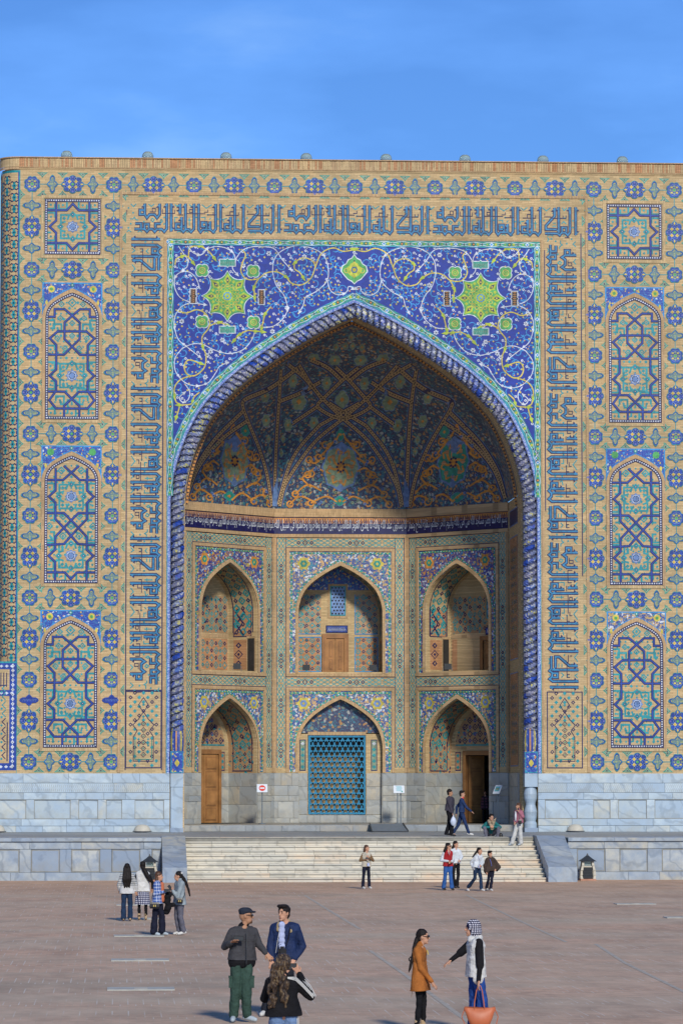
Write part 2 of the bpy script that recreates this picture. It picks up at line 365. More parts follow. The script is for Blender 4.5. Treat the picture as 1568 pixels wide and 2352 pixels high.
def spline(pts, k=6, closed=False):
    out_ = []; n = len(pts)
    for i in range(n if closed else n - 1):
        P = [pts[(i + j) % n] if closed else pts[min(max(i + j, 0), n - 1)] for j in (-1, 0, 1, 2)]
        for s_ in range(k):
            t = s_ / k
            out_.append(tuple(0.5 * (2 * P[1][c] + (P[2][c] - P[0][c]) * t + (2 * P[0][c] - 5 * P[1][c] + 4 * P[2][c] - P[3][c]) * t * t + (3 * P[1][c] - P[0][c] - 3 * P[2][c] + P[3][c]) * t ** 3) for c in range(2)))
    if not closed: out_.append(pts[-1])
    return out_
def resample(pts, step):
    out_ = [pts[0]]; acc = 0
    for a, b in zip(pts, pts[1:]):
        d = math.hypot(b[0] - a[0], b[1] - a[1]); t = step - acc
        while t <= d:
            out_.append((a[0] + (b[0] - a[0]) * t / d, a[1] + (b[1] - a[1]) * t / d)); t += step
        acc = (acc + d) % step if d else acc
    return out_
# ================================================================ the portal
PORTAL = empty('portal_building', (0, 0, 1.6), 'monumental brick and blue tile portal building with a deep pointed arch, behind the stairs', 'building')
PORTAL.location = (0, 0, 0)
A0 = (0, 7.92, 15.54, 8.64); A1 = (0, 7.74, 15.54, 8.45); A2 = (0, 7.14, 15.54, 7.90)
ZF, ZM, ZT = 1.6, 4.07, 29.6       # terrace level, top of the marble, underside of the cornice
def dense(pts, n=3):
    o = []
    for a, b in zip(pts, pts[1:]):
        for k in range(n): o.append((a[0] + (b[0] - a[0]) * k / n, a[1] + (b[1] - a[1]) * k / n))
    return o + [pts[-1]]
def rounded(pts):
    """smooth an arch polyline but keep its apex sharp"""
    m = len(pts) // 2
    return spline(pts[:m + 1], 3)[:-1] + spline(pts[m:], 3)
def ap(A, low=None, grow=0.0):
    p = rounded(arch(A[0], A[1] + grow, A[2], A[3] + grow * 1.05))
    return ([(A[0] - A[1] - grow, low)] + p + [(A[0] + A[1] + grow, low)]) if low is not None else p
# --- front wall
w = Ink(FAC, 0)
outer = [(-14.15, ZF), (-7.74, ZF)] + ap(A1) + [(7.74, ZF), (15.0, ZF), (15.0, ZT), (-14.15, ZT)]
w.tess([outer], 'brick')
w.box(-15.0, -14.99, 0.9, 13, ZF, ZT, 'brick'); w.box(14.99, 15.05, 0.001, 13, ZF, ZT, 'brick')
w.obj('front_wall', PORTAL)
m = MB(); m.box(-14.9, 15.0, 0.3, 13, ZT + 0.50, ZT + 0.52, 'roof_grey'); m.obj('roof', PORTAL)
# --- reveal of the great arch, behind the rope moulding
m = MB(); p1, p2 = ap(A1, ZF), ap(A2, ZF)
m.grid([[(u, y, v) for u, v in p1] for y in (0.0, 0.45)], 'brick')
m.grid([[(u, 0.45, v) for u, v in p1], [(u, 0.45, v) for u, v in p2]], 'brick')
m.grid([[(u, y, v) for u, v in p2] for y in (0.45, 1.6)], 'brick')
m.obj('arch_soffit', PORTAL)
# --- plait strip round the arch
m = Ink(FAC, 0.03); a, b = ap(A0, ZM), ap(A1, ZM)
m.grid([[FAC(*p, 0.03) for p in a], [FAC(*p, 0.03) for p in b]], 'plait'); m.line(ap(A0, ZM, -0.02), 0.03, 'turq', 1); m.line(ap(A1, ZM, 0.02), 0.025, 'navy', 1)
m.grid([[FAC(*p, 0.0) for p in a], [FAC(*p, 0.03) for p in a]], 'turq'); m.obj('plait_border', PORTAL)
# --- twisted rope moulding
A3 = (0, 7.45, 15.54, 8.16)
path = resample(ap(A3, 5.85), 0.05); m = MB(); rows = []; nphi = 16; lead = 0.56; R0 = 0.285
for i, p in enumerate(path):
    q0, q1 = path[max(i - 1, 0)], path[min(i + 1, len(path) - 1)]
    t = Vector((q1[0] - q0[0], 0, q1[1] - q0[1])).normalized(); nn = Vector((t.z, 0, -t.x)); s_ = i * 0.05
    row = []
    for k in range(nphi):
        ph = k * 2 * pi / nphi; c = 2 * (ph / (2 * pi) + s_ / lead) % 1.0
        r = R0 * (1.0 - (0.22 if c < 0.16 or c > 0.9 else 0.0))
        row.append(Vector((p[0], 0.12, p[1])) + (nn * cos(ph) + Vector((0, -1, 0)) * sin(ph)) * r)
    rows.append(row)
def rope_mat(i, k):
    ph = (k + 0.5) / nphi; cc = 2 * (ph + i * 0.05 / lead); c = cc % 1.0; b = int(cc)
    if c < 0.17 or c > 0.91: return 'rope_groove'
    seg = int((ph * 5 + b * 0.37)); h = (b * 73856093 ^ seg * 19349663) % 11
    return 'rope_blue' if h < 3 else 'rope_cream' if h < 7 else 'cobalt' if h == 7 and b % 2 else 'rope_violet'
m.grid(rows, rope_mat, True); m.obj('rope_moulding', PORTAL, smooth=False)
for sx in (-1, 1):
    m = MB(); X = sx * 7.45
    for k in range(12):      # striped bell under the rope
        a0, a1 = pi + k * pi / 12, pi + (k + 1) * pi / 12; mt = ['cobalt', 'rope_violet', 'yellow', 'rope_blue', 'cobalt', 'brick_pink'][k % 6]
        for (z0, r0), (z1, r1) in zip(((5.0, .27), (5.25, .29), (5.6, .29)), ((5.25, .29), (5.6, .29), (5.95, .25))):
            m.face([(X + r0 * cos(a0), .12 + r0 * sin(a0), z0), (X + r0 * cos(a1), .12 + r0 * sin(a1), z0), (X + r1 * cos(a1), .12 + r1 * sin(a1), z1), (X + r1 * cos(a0), .12 + r1 * sin(a0), z1)], mt)
    m.obj('column_bell', PORTAL)
    m = MB(); m.box(X - .28, X + .28, -.16, .4, ZM, 5.0, 'floral_blue'); f = Ink(FAC, .164)
    f.line([(X - .25, ZM + .04), (X + .25, ZM + .04), (X + .25, 4.96), (X - .25, 4.96)], .03, 'turq', 0, True)
    f.lobed((X, 4.5), .17, .25, 4, 'cobalt', 1); f.lobed((X, 4.5), .1, .15, 4, 'yellow', 2)
    m.v += []; m2 = f; m.obj('column_base', PORTAL); f.obj('tile_panel', PORTAL)
    m = MB()
    m.lathe([(.27, 1.62), (.27, 1.95), (.22, 2.05), (.26, 2.2), (.28, 2.45), (.20, 2.75), (.21, 2.82), (.27, 3.0), (.285, 3.2), (.24, 3.42), (.20, 3.5)], X, .12, 'marble_wall', 18) if sx > 0 else m.box(X - .26, X + .25, -.12, .4, 1.78, 3.5, 'marble_wall')
    m.box(X - .27, X + .27, -.15, .4, 3.5, ZM - .004, 'marble_wall'); m.box(X - .28, X + .28, -.17, .4, 1.604, 1.78, 'marble_terrace')
    m.obj('column_foot', PORTAL, smooth=False)
# --- cornice: standing bricks over a string course
m = MB(); rnd = random.Random(3)
m.box(-14.2, 15.1, -0.03, 0.5, ZT, ZT + .06, 'brick'); m.box(-14.2, 15.1, -.06, .5, ZT + .062, ZT + .10, 'brick_trim')
x = -14.2
while x < 15.0:
    wd = .055 + rnd.random() * .02; d = .045 + rnd.random() * .02
    m.box(x, x + wd, -d, .4, ZT + .104, ZT + .47 + rnd.random() * .012, rnd.choice(('brick_upright', 'brick_trim', 'brick_upright', 'brick_pink'))); x += wd + .01
m.box(-14.2, 15.1, -.11, .6, ZT + .49, ZT + .53, 'brick_trim')
m.box(-14.2, 15.1, -.02, .38, ZT + .10, ZT + .47, 'joint_light')
cx, cy = -14.2, .8
for zz0, zz1, r, mt in ((ZT, ZT + .10, .84, 'brick_trim'), (ZT + .104, ZT + .48, .85, 'brick_upright'), (ZT + .484, ZT + .53, .91, 'brick_trim')):
    rows = [[(cx + r * cos(t), cy + r * sin(t), z) for t in [pi + pi / 2 * k / 10 for k in range(11)]] for z in (zz0, zz1)]
    m.grid(rows, mt); m.face(rows[1] + [(cx, cy, zz1)], mt)
m.obj('cornice', PORTAL, kind='stuff')
# --- rounded corner shaft with a girih net, and its plinth with white-flowered border
def corner(sx):
    R = .8; CX = sx * 14.15
    class Cyl(Frame):
        def __init__(s): pass
        def __call__(s, u, v, h=0):
            t = u / R; return Vector((CX + sx * (R + h) * sin(t), R - (R + h) * cos(t), v))
    k = Ink(Cyl(), 0, .004); nU = 10; U = R * pi / 2
    k.grid([[Cyl()(U * i / nU, v) for i in range(nU + 1)] for v in (ZM, ZT)], 'brick')
    k.rect(0.0, ZM, .05, ZT - .05, 'turq', 1); k.rect(.05, ZM, .09, ZT - .1, 'cobalt', 1)
    for i in range(nU): k.rect(U * i / nU, ZT - .14, U * (i + 1) / nU, ZT - .04, 'turq', 1)
    per = .50; v = 8.9; j = 0
    while v < ZT - .4:
        for c in range(3):
            u = .26 + c * .36; vv = v + (per / 2 if c % 2 else 0)
            k.dia((u, vv), .12, 'turq', 2); k.dia((u, vv - .11), .07, 'turq', 2); k.dia((u, vv + .11), .07, 'turq', 2); k.dia((u, vv), .04, 'navy', 3)
            for a in (0, 1, 2, 3):
                du, dv = [(.1, .18), (-.1, .18), (.1, -.18), (-.1, -.18)][a]
                k.line([(u + du * .3, vv + dv * .8), (u + du, vv + dv), (u + du * 1.7, vv + dv * .6)],   .04, 'navy', 3)
            k.line([(u - .16, vv - .06), (u - .16, vv + .06)], .03, 'navy', 3); k.line([(u + .16, vv - .06), (u + .16, vv + .06)], .03, 'navy', 3)
            k.dia((u + .18, vv + per / 2 - .14), .03, 'orange', 3); k.dia((u + .18, vv - .02), .03, 'orange', 3)
        v += per
    if sx > 0:
        k.f = [q[::-1] for q in k.f]
    k.obj('corner_shaft', PORTAL)
    b = MB(); x0, x1 = sorted((sx * 14.17, sx * 15.6)); b.box(x0, x1, -.02, 1.6, ZM, 8.72, 'brick'); b.obj('corner_plinth', PORTAL)
    q = Ink(FAC, .024); e = sx * 14.17; f = sx * 15.55
    def R_(a, b_, c, d_, mt, l): q.rect(min(a, c), b_, max(a, c), d_, mt, l)
    R_(e, ZM + .12, f, 8.68, 'cobalt', 0)
    R_(e + sx * .3, ZM + .42, f, 7.3, 'brick', 1); R_(e + sx * .3, 7.55, f, 8.42, 'brick', 1); R_(e, 8.68, f, 8.75, 'turq', 1)
    for i in range(22):
        vv = ZM + .3 + i * .2; q.lobed((e + sx * .16, vv), .07, .09, 4, 'white', 1, .2, 16); q.dia((e + sx * .16, vv), .022, 'navy' if i % 2 else 'orange', 2)
    for vv in (ZM + .27, 7.42, 8.55):
        for i in range(6): q.lobed((e + sx * (.2 + i * .22), vv), .08, .06, 4, 'white', 1, .2, 16)
    for i in range(4):
        uu = e + sx * (.42 + i * .12); q.line([(uu, 7.68), (uu, 8.28)], .04, 'navy', 2)
    q.line([(e + sx * .42, 7.75), (e + sx * .8, 7.75)], .04, 'navy', 2)
    for i in range(9):
        vv = ZM + .6 + i * .35
        q.line([(e + sx * .45, vv), (e + sx * .6, vv + .15), (e + sx * .45, vv + .3)], .04, 'navy' if i < 5 else 'turq', 2); q.dia((e + sx * .62, vv), .06, 'turq', 2)
    q.line([(e + sx * .38, ZM + .5), (e + sx * .38, 6.2)], .05, 'navy', 2)
    q.obj('plinth_mosaic', PORTAL)
corner(-1); corner(1)

# ---------------------------------------------------------------- medallions
def med_big(fr=None):
    k = Ink(Frame((0, 0, 0), (1, 0, 0)), .03, .004)
    p = k.lobed((0, 0), .37, .46, 8, 'turq', 0, .09, 48); k.rim(p, .03, 'turq'); k.lobed((0, 0), .345, .435, 8, 'cobalt', 1, .09, 48)
    for i in range(8):
        a = i * pi / 4 + pi / 8; c = (.25 * cos(a), .31 * sin(a)); k.ngon(c, .055, 8, 'steel_blue', 2); k.ngon(c, .035, 8, 'navy', 3)
    for i in range(4):
        a = i * pi / 2 + pi / 4; c = (.155 * cos(a), .18 * sin(a)); k.ngon(c, .078, 4, 'yellow', 2, 0); k.ngon(c, .03, 4, 'orange', 3)
        a = i * pi / 2; c = (.13 * cos(a), .15 * sin(a)); k.ngon(c, .055, 6, 'pale_blue', 2); k.ngon(c, .035, 6, 'navy', 3)
    for s_ in (-1, 1): k.ngon((0, s_ * .36), .055, 4, 'yellow', 3, 0, .7, 1.4); k.ngon((s_ * .29, 0), .045, 6, 'violet', 3)
    k.ngon((0, 0), .06, 8, 'green', 4); return k.mesh('medallion_oval')
def med_small():
    k = Ink(Frame((0, 0, 0), (1, 0, 0)), .03, .004)
    p = k.lobed((0, 0), .335, .335, 8, 'turq', 0, .08, 48, pi / 8); k.rim(p, .03, 'turq'); k.lobed((0, 0), .31, .31, 8, 'cobalt', 1, .08, 48, pi / 8); k.ring((0, 0), .225, .02, 'steel_blue', 2, 16)
    for i in range(8):
        a = i * pi / 4; k.ngon((.15 * cos(a), .15 * sin(a)), .062, 4, 'yellow' if i % 2 else 'sage', 3, a, 1, .8)
    k.ngon((0, 0), .085, 8, 'sage', 3); k.ngon((0, 0), .055, 8, 'green', 4); return k.mesh('medallion_round')
def med_cart(fill='cart_fill', edge='turq', inner='cobalt'):
    k = Ink(Frame((0, 0, 0), (1, 0, 0)), .03, .004)
    def shp(g): return [(.36 * g, 0), (.33 * g, .05 * g), (.25 * g, .1 * g), (.12 * g, .105 * g), (.08 * g, .16 * g), (0, .22 * g), (-.08 * g, .16 * g), (-.12 * g, .105 * g), (-.25 * g, .1 * g), (-.33 * g, .05 * g), (-.36 * g, 0), (-.33 * g, -.05 * g), (-.25 * g, -.1 * g), (-.12 * g, -.105 * g), (-.08 * g, -.16 * g), (0, -.22 * g), (.08 * g, -.16 * g), (.12 * g, -.105 * g), (.25 * g, -.1 * g), (.33 * g, -.05 * g)]
    k.fan((0, 0), shp(1.06), edge, 0); k.rim(shp(1.06), .03, edge); k.fan((0, 0), shp(.95), inner, 1); k.fan((0, 0), shp(.78), fill, 2)
    if fill == 'cart_fill':
        for x in (-.16, -.08, 0, .08, .16): k.dia((x, 0), .035, 'sage', 3)
        k.dia((0, .09), .03, 'sage', 3); k.dia((0, -.09), .03, 'sage', 3)
    else:
        rr = random.Random(5)
        for i in range(9): x = -.24 + i * .06; k.line([(x, -.05), (x + .01, .05), (x + .04, .0)], .014, 'pale_blue', 3)
    return k.mesh('cartouche')
M_BIG, M_SM, M_CA, M_CB = med_big(), med_small(), med_cart(), med_cart('field_blue', 'cobalt', 'cobalt')
links = Ink(FAC, .004); tre = Ink(FAC, .004)
def trefoil(u, v, du, dv):
    """small half-palmette whose base lies away from (du,dv)"""
    P = lambda a, b: (u + 1.25 * (a * dv + b * du), v + 1.25 * (b * dv - a * du))
    tre.poly([P(-.19, 0), P(.19, 0), P(.10, .07), P(.05, .11), P(0, .19), P(-.05, .11), P(-.10, .07)], 'teal_green', 0)
    tre.poly([P(-.12, .02), P(.12, .02), P(.04, .08), P(0, .14), P(-.04, .08)], 'sage', 1); tre.dia(P(0, .06), .03, 'navy', 2)
def put(kind, u, v, rot=False):
    me = {'B': M_BIG, 's': M_SM, 'c': M_CA, 'b': M_CB}[kind]
    o = link(me, 'medallion', PORTAL, loc=(u, 0, v)); o.scale = (1.07, 1, 1.07)
    if kind == 'b': o['label'] = 'dark blue cartouche with small pale script'
    if rot: o.rotation_euler.y = pi / 2
ROWS = [28.97, 25.32, 18.35, 11.43, 4.55]
def strip(u, seq_low):
    for (z1, z0), seq in zip(zip(ROWS, ROWS[1:]), ('cBc', 'cBcscBc', 'cBcscBc', seq_low)):
        n = len(seq) + 1; put('s', u, z1)
        for i, s_ in enumerate(seq): put(s_, u, z1 + (z0 - z1) * (i + 1) / n)
        for i in range(n):
            vv = z1 + (z0 - z1) * (i + .5) / n
            for sd in (-1, 1): trefoil(u + sd * .52, vv, -sd, 0)
    put('s', u, ROWS[-1]); links.line([(u, ROWS[-1]), (u, ROWS[0])], .035, 'turq')
for u, sl in ((-13.65, 'cBcsbBc'), (-10.2, 'cBcsbBc'), (10.24, 'cBcscBc'), (13.7, 'cBcscBc')): strip(u, sl)
for z in ROWS[1:]:
    for a, b in ((-13.65, -10.2), (10.24, 13.7)):
        put('c', a + (b - a) * .25, z, True); put('B', (a + b) / 2, z, True); put('c', a + (b - a) * .75, z, True); links.line([(a, z), (b, z)], .035, 'turq')
        for t in (.125, .375, .625, .875):
            for sd in (-1, 1): trefoil(a + (b - a) * t, z + sd * (.47 if z > 4.6 else .44), 0, -sd)
z = ROWS[0]; seq = 'cBcs'; us = [-13.65 + i * (27.35 / 32) for i in range(33)]
for i, u in enumerate(us):
    k = 's' if i % 4 == 0 else 'B' if i % 4 == 2 else 'c'
    if k != 's' or i not in (0, 4, 28, 32): put(k, u, z, k != 's')
    if i < 32:
        for sd in (-1, 1): trefoil(u + 27.35 / 64, z + sd * .5, 0, -sd)
links.line([(us[0], z), (us[-1], z)], .035, 'turq'); links.obj('link_lines', PORTAL, kind='stuff'); tre.obj('palmette_tiles', PORTAL, kind='stuff')

# ---------------------------------------------------------------- banna'i panels
def fret(k, u, v, s_, kind):
    if kind == 'd': k.ring((u, v), s_, .05, 'turq', 2); k.dia((u, v), .035, 'turq', 2)
    elif kind == 'D': k.dia((u, v), s_, 'turq', 2); k.dia((u, v), s_ * .42, 'navy', 3); k.dia((u, v), s_ * .18, 'white', 4)
    elif kind == 'L': k.line([(u - s_, v), (u - s_, v + s_), (u, v + s_), (u, v + s_ * .4)], .045, 'turq', 2)
def hooks(k, pts):
    for (u, v, a, b) in pts:   # corner fret: opens towards (a,b)
        s_ = .17
        k.line([(u + a * s_, v - b * s_ * .2), (u + a * s_, v + b * s_), (u - a * s_, v + b * s_), (u - a * s_, v - b * s_), (u, v - b * s_)], .08, 'turq', 2)
        k.dia((u, v), .06, 'turq', 2)
def star8(k, c, r, l=3):
    pts = []
    for i in range(16):
        a = i * pi / 8; rr = r if i % 2 == 0 else r * .76; pts.append((c[0] + rr * cos(a), c[1] + rr * sin(a)))
    k.fan(c, pts, 'steel_blue', l); k.ring(c, r * .62, .02, 'white', l + 1, 12); k.ring(c, r * .3, .02, 'pale_blue', l + 1, 8)
    for i in range(8): k.dia((c[0] + r * .48 * cos(i * pi / 4 + .4), c[1] + r * .48 * sin(i * pi / 4 + .4)), .025, 'navy', l + 2)
def star_unit(k, cu, cv, S=.6):
    star8(k, (cu, cv), .27)
    for a, b in ((0, 1), (0, -1), (1, 0), (-1, 0)): k.dia((cu + a * .52, cv + b * .52), .15, 'turq', 2); k.dia((cu + a * .52, cv + b * .52), .06, 'navy', 3); k.dia((cu + a * .52, cv + b * .52), .026, 'white', 4)
    for a in (-1, 1):
        for b in (-1, 1):
            k.dia((cu + a * .36, cv + b * .36), .085, 'turq', 2)
            k.line([(cu + a * .5, cv + b * .15), (cu + a * .5, cv + b * .5), (cu + a * .15, cv + b * .5)], .08, 'turq', 2)
            k.line([(cu + a * .5, cv + b * .15), (cu + a * .3, cv + b * .22)], .08, 'turq', 2); k.line([(cu + a * .15, cv + b * .5), (cu + a * .22, cv + b * .3)], .08, 'turq', 2)
def notch(k, p, q, side, amp=.28, hw=.26, ext0=0, ext1=0):
    """strap from p to q with an outward point in the middle; side = +1 left of travel"""
    dx, dy = q[0] - p[0], q[1] - p[1]; L_ = math.hypot(dx, dy); t = (dx / L_, dy / L_); n_ = (-t[1] * side, t[0] * side); m_ = ((p[0] + q[0]) / 2, (p[1] + q[1]) / 2)
    return [p, (m_[0] - t[0] * hw, m_[1] - t[1] * hw), (m_[0] + n_[0] * amp, m_[1] + n_[1] * amp), (m_[0] + t[0] * hw, m_[1] + t[1] * hw), q]
def straps(k, lines, l=5):
    for ln in lines: k.line(ln, .10, 'navy', l); k.line(ln, .05, 'cobalt', l + 1)
def clip_panel(k, cu, hw, v0, spring, rise):
    pass
def square_panel(cu, v0, v1):
    hw = (v1 - v0) / 2; cv = (v0 + v1) / 2; k = Ink(FAC, .004)
    k.rect(cu - hw, v0, cu + hw, v1, 'brick', 0)
    a = hw - .12; s_ = .7
    straps(k, [notch(k, (cu - a, cv + s_), (cu + a, cv + s_), 1), notch(k, (cu - a, cv - s_), (cu + a, cv - s_), -1), notch(k, (cu + s_, cv - a), (cu + s_, cv + a), -1), notch(k, (cu - s_, cv - a), (cu - s_, cv + a), 1)])
    star_unit(k, cu, cv)
    hooks(k, [(cu + x * .93, cv + y * .93, -x, -y) for x in (-1, 1) for y in (-1, 1)] + [(cu + x * .42, cv + y * .92, x, -y) for x in (-1, 1) for y in (-1, 1)] + [(cu + x * .92, cv + y * .42, -x, y) for x in (-1, 1) for y in (-1, 1)])
    checker(k, [(cu - hw + .06, v0 + .06), (cu + hw - .06, v0 + .06), (cu + hw - .06, v1 - .06), (cu - hw + .06, v1 - .06)], True)
    k.obj('star_panel', PORTAL)
    f = MB(); e = hw + .04
    for q in ((cu - e - .12, cu + e + .12, v1 + .04, v1 + .16), (cu - e - .12, cu + e + .12, v0 - .16, v0 - .04), (cu - e - .12, cu - e, v0 - .04, v1 + .04), (cu + e, cu + e + .12, v0 - .04, v1 + .04)):
        f.box(q[0], q[1], -.035, .01, q[2], q[3], 'brick_upright')
    f.obj('panel_frame', PORTAL)
def checker(k, path, closed, w=.12, l=7):
    k.line(path, w, 'navy', l, closed); pp = path + [path[0]] if closed else path
    for p in resample(pp, .1): k.rect(p[0] - .026, p[1] - .026, p[0] + .026, p[1] + .026, 'white', l + 1)
def arched_panel(cu, top, spring_off, v0, kind, floral_m, rose):
    """top = apex height; floral spandrel above the arch"""
    hw = 1.12; rise = 1.02; sp = top - rise; k = Ink(FAC, .004)
    inn = rounded(arch(cu, hw - .06, sp, rise - .06)); field = [(cu - hw, v0)] + rounded(arch(cu, hw, sp, rise)) + [(cu + hw, v0)]
    k.tess([field], 'brick', 0)
    # spandrel of floral tile
    e = 1.27; tt = top + .44; sp2 = sp - .35
    o1 = rounded(arch(cu, hw + .14, sp - .05, rise + .24))
    sl = [(cu - e, tt), (cu - e, sp2 + .1)] + [p for p in o1 if p[1] > sp + .05] + [(cu + e, sp2 + .1), (cu + e, tt)]
    k.tess([sl[::-1]], floral_m, 0)
    k.line([(cu - e + .03, sp2), (cu - e + .03, tt - .03), (cu + e - .03, tt - .03), (cu + e - .03, sp2)], .05, 'cyan', 1)
    k.line([p for p in rounded(arch(cu, hw + .17, sp - .05, rise + .27)) if p[1] > sp + .1], .03, 'cyan', 1)
    for s_ in (-1, 1): k.lobed((cu + s_ * .88, top + .16), .16, .16, 8, rose, 2, .1, 24); k.ngon((cu + s_ * .88, top + .16), .07, 8, 'green', 3); k.lobed((cu + s_ * 1.08, top - .42), .06, .12, 4, 'yellow', 2, .1, 12)
    k.dia((cu, top + .33), .09, 'teal_green', 2, .11); k.dia((cu, top + .33), .04, 'white', 3)
    # brick arch band, slightly proud
    b = MB(); i1, i2 = ap((cu, hw + .01, sp, rise + .01), v0 - .02), ap((cu, hw + .14, sp, rise + .17), v0 - .15)
    b.grid([[FAC(*p, .05) for p in i2], [FAC(*p, .05) for p in i1]], 'brick_trim'); b.grid([[FAC(*p, .0) for p in i2], [FAC(*p, .05) for p in i2]], 'brick_trim'); b.grid([[FAC(*p, .05) for p in i1], [FAC(*p, .0) for p in i1]], 'brick_trim')
    b.box(cu - hw - .14, cu + hw + .14, -.035, .01, v0 - .15, v0 - .03, 'brick_upright'); b.obj('panel_frame', PORTAL)
    k2 = Ink(FAC, .004)
    a = hw - .1
    if kind == 'A':     # two stars with a knot between
        c1 = top - 1.72; c2 = v0 + 1.15; m_ = (c1 + c2) / 2
        L_ = []
        for s_ in (-1, 1):
            X = lambda x: cu + s_ * x
            L_ += [[(X(-.66), top - .52), (X(-.66), c1 + .7), (X(-.66), c1 + .26), (X(-.94), c1), (X(-.66), c1 - .26), (X(-.66), c1 - .95), (X(-.32), c1 - 1.3), (X(.3), c1 - 2.0), (X(a), c1 - 2.05)],
                   [(X(-a), c1 + .7), (X(-.35), c1 + .7), (X(.32), top - .42)],
                   [(X(-a), c1 - .7), (X(-.3), c1 - .7), (X(.1), c1 - 1.1), (X(.66), c1 - 1.7), (X(.66), c2 + .26), (X(.94), c2), (X(.66), c2 - .26), (X(.66), v0 + .1)]]
        L_ += [notch(k2, (cu - a, c2 - .7), (cu + a, c2 - .7), -1)]
        straps(k2, L_); star_unit(k2, cu, c1); star_unit(k2, cu, c2)
        for x, y in ((0, m_), (-.34, m_ + .42), (.34, m_ + .42), (-.34, m_ - .42), (.34, m_ - .42), (-.42, top - .62), (.42, top - .62), (-.92, m_), (.92, m_)): k2.ring((cu + x, y), .14, .05, 'turq', 2); k2.dia((cu + x, y), .06, 'turq', 3)
        hk = [(s_ * .9, c + t * .38, s_, t) for s_ in (-1, 1) for c in (c1, c2) for t in (-1, 1)] + [(s_ * .4, v0 + .28, s_, 1) for s_ in (-1, 1)] + [(s_ * .9, v0 + .28, -s_, 1) for s_ in (-1, 1)] + [(s_ * .88, m_ + t * .42, s_, t) for s_ in (-1, 1) for t in (-1, 1)]
    else:               # one star, knotted octagon above
        H = top - v0; c2 = v0 + 1.86 * H / 5.4; L_ = []; Y = lambda f: v0 + f * H
        for s_ in (-1, 1):
            X = lambda x: cu + s_ * x
            L_ += [[(X(-a), Y(.81)), (X(-.74), Y(.81)), (X(-.74), Y(.87)), (X(-.32), Y(.87)), (X(0), Y(.82)), (X(.32), Y(.765)), (X(.32), Y(.635)), (X(0), Y(.575)), (X(-.34), Y(.51)), (X(-a), Y(.51))],
                   [(X(0), Y(.695)), (X(-.6), Y(.695)), (X(-.94), Y(.64)), (X(-.66), Y(.585)), (X(-.66), c2 + .26), (X(-.94), c2), (X(-.66), c2 - .26), (X(-.66), Y(.225)), (X(-.95), Y(.15)), (X(-.66), Y(.085)), (X(0), Y(.085))],
                   [(X(-a), c2 - .68), (X(-.3), c2 - .68), (X(0), c2 - .98), (X(.32), c2 - 1.28), (X(.32), v0 + .1)]]
        straps(k2, L_); star_unit(k2, cu, c2)
        k2.ring((cu, top - .42), .17, .05, 'turq', 2); k2.dia((cu, top - .42), .07, 'turq', 3)
        for x, f in ((-.45, .91), (.45, .91), (0, .76), (-.5, .80), (.5, .80), (0, .66), (-.62, .64), (.62, .64), (-.3, .56), (.3, .56)): k2.ring((cu + x, Y(f)), .11, .045, 'turq', 2); k2.dia((cu + x, Y(f)), .04, 'turq', 3)
        hk = [(s_ * .92, Y(.75), s_, 1) for s_ in (-1, 1)] + [(s_ * .9, Y(.55), -s_, 1) for s_ in (-1, 1)] + [(s_ * .9, c2 + t * .4, s_, t) for s_ in (-1, 1) for t in (-1, 1)] + [(s_ * .5, Y(.15), s_, 1) for s_ in (-1, 1)] + [(s_ * .88, Y(.05), -s_, 1) for s_ in (-1, 1)] + [(0, Y(.12), 1, 1), (0, Y(.05), -1, 1), (s_ * .4, Y(.21), 1, 1)] + [(s_ * .62, Y(.72), s_, 1) for s_ in (-1, 1)]
    hooks(k2, [(cu + x, y, p, q) for x, y, p, q in hk])
    checker(k2, [(cu - hw + .06, v0 + .06)] + rounded(arch(cu, hw - .06, sp, rise - .06)) + [(cu + hw - .06, v0 + .06)], True)
    j = 0; v = v0 + .25
    while v < top - .35:          # small stepped lozenges between the straps
        for i in range(-4, 5):
            u = i * .235 + (.1175 if j % 2 else 0)
            if abs(u) < hw - .2 and in_arch(cu + u, v + .12, cu, hw - .2, sp, rise - .2): k2.dia((cu + u, v), .05 if (i + j) % 3 else .075, 'turq', 1)
        v += .235; j += 1
    k.obj('arched_panel', PORTAL); k2.obj('strapwork_mosaic', PORTAL)
for cu in (-11.93, 11.97):
    s_ = cu < 0
    square_panel(cu, 25.98, 28.34)
    arched_panel(cu, 24.34, 0, 18.97, 'B', 'floral_blue', 'yellow')
    arched_panel(cu, 17.42, 0, 12.05, 'A', 'floral_blue', 'green')
    arched_panel(cu, 10.48, 0, 5.15, 'B', 'floral_blue' if s_ else 'floral_warm', 'yellow')

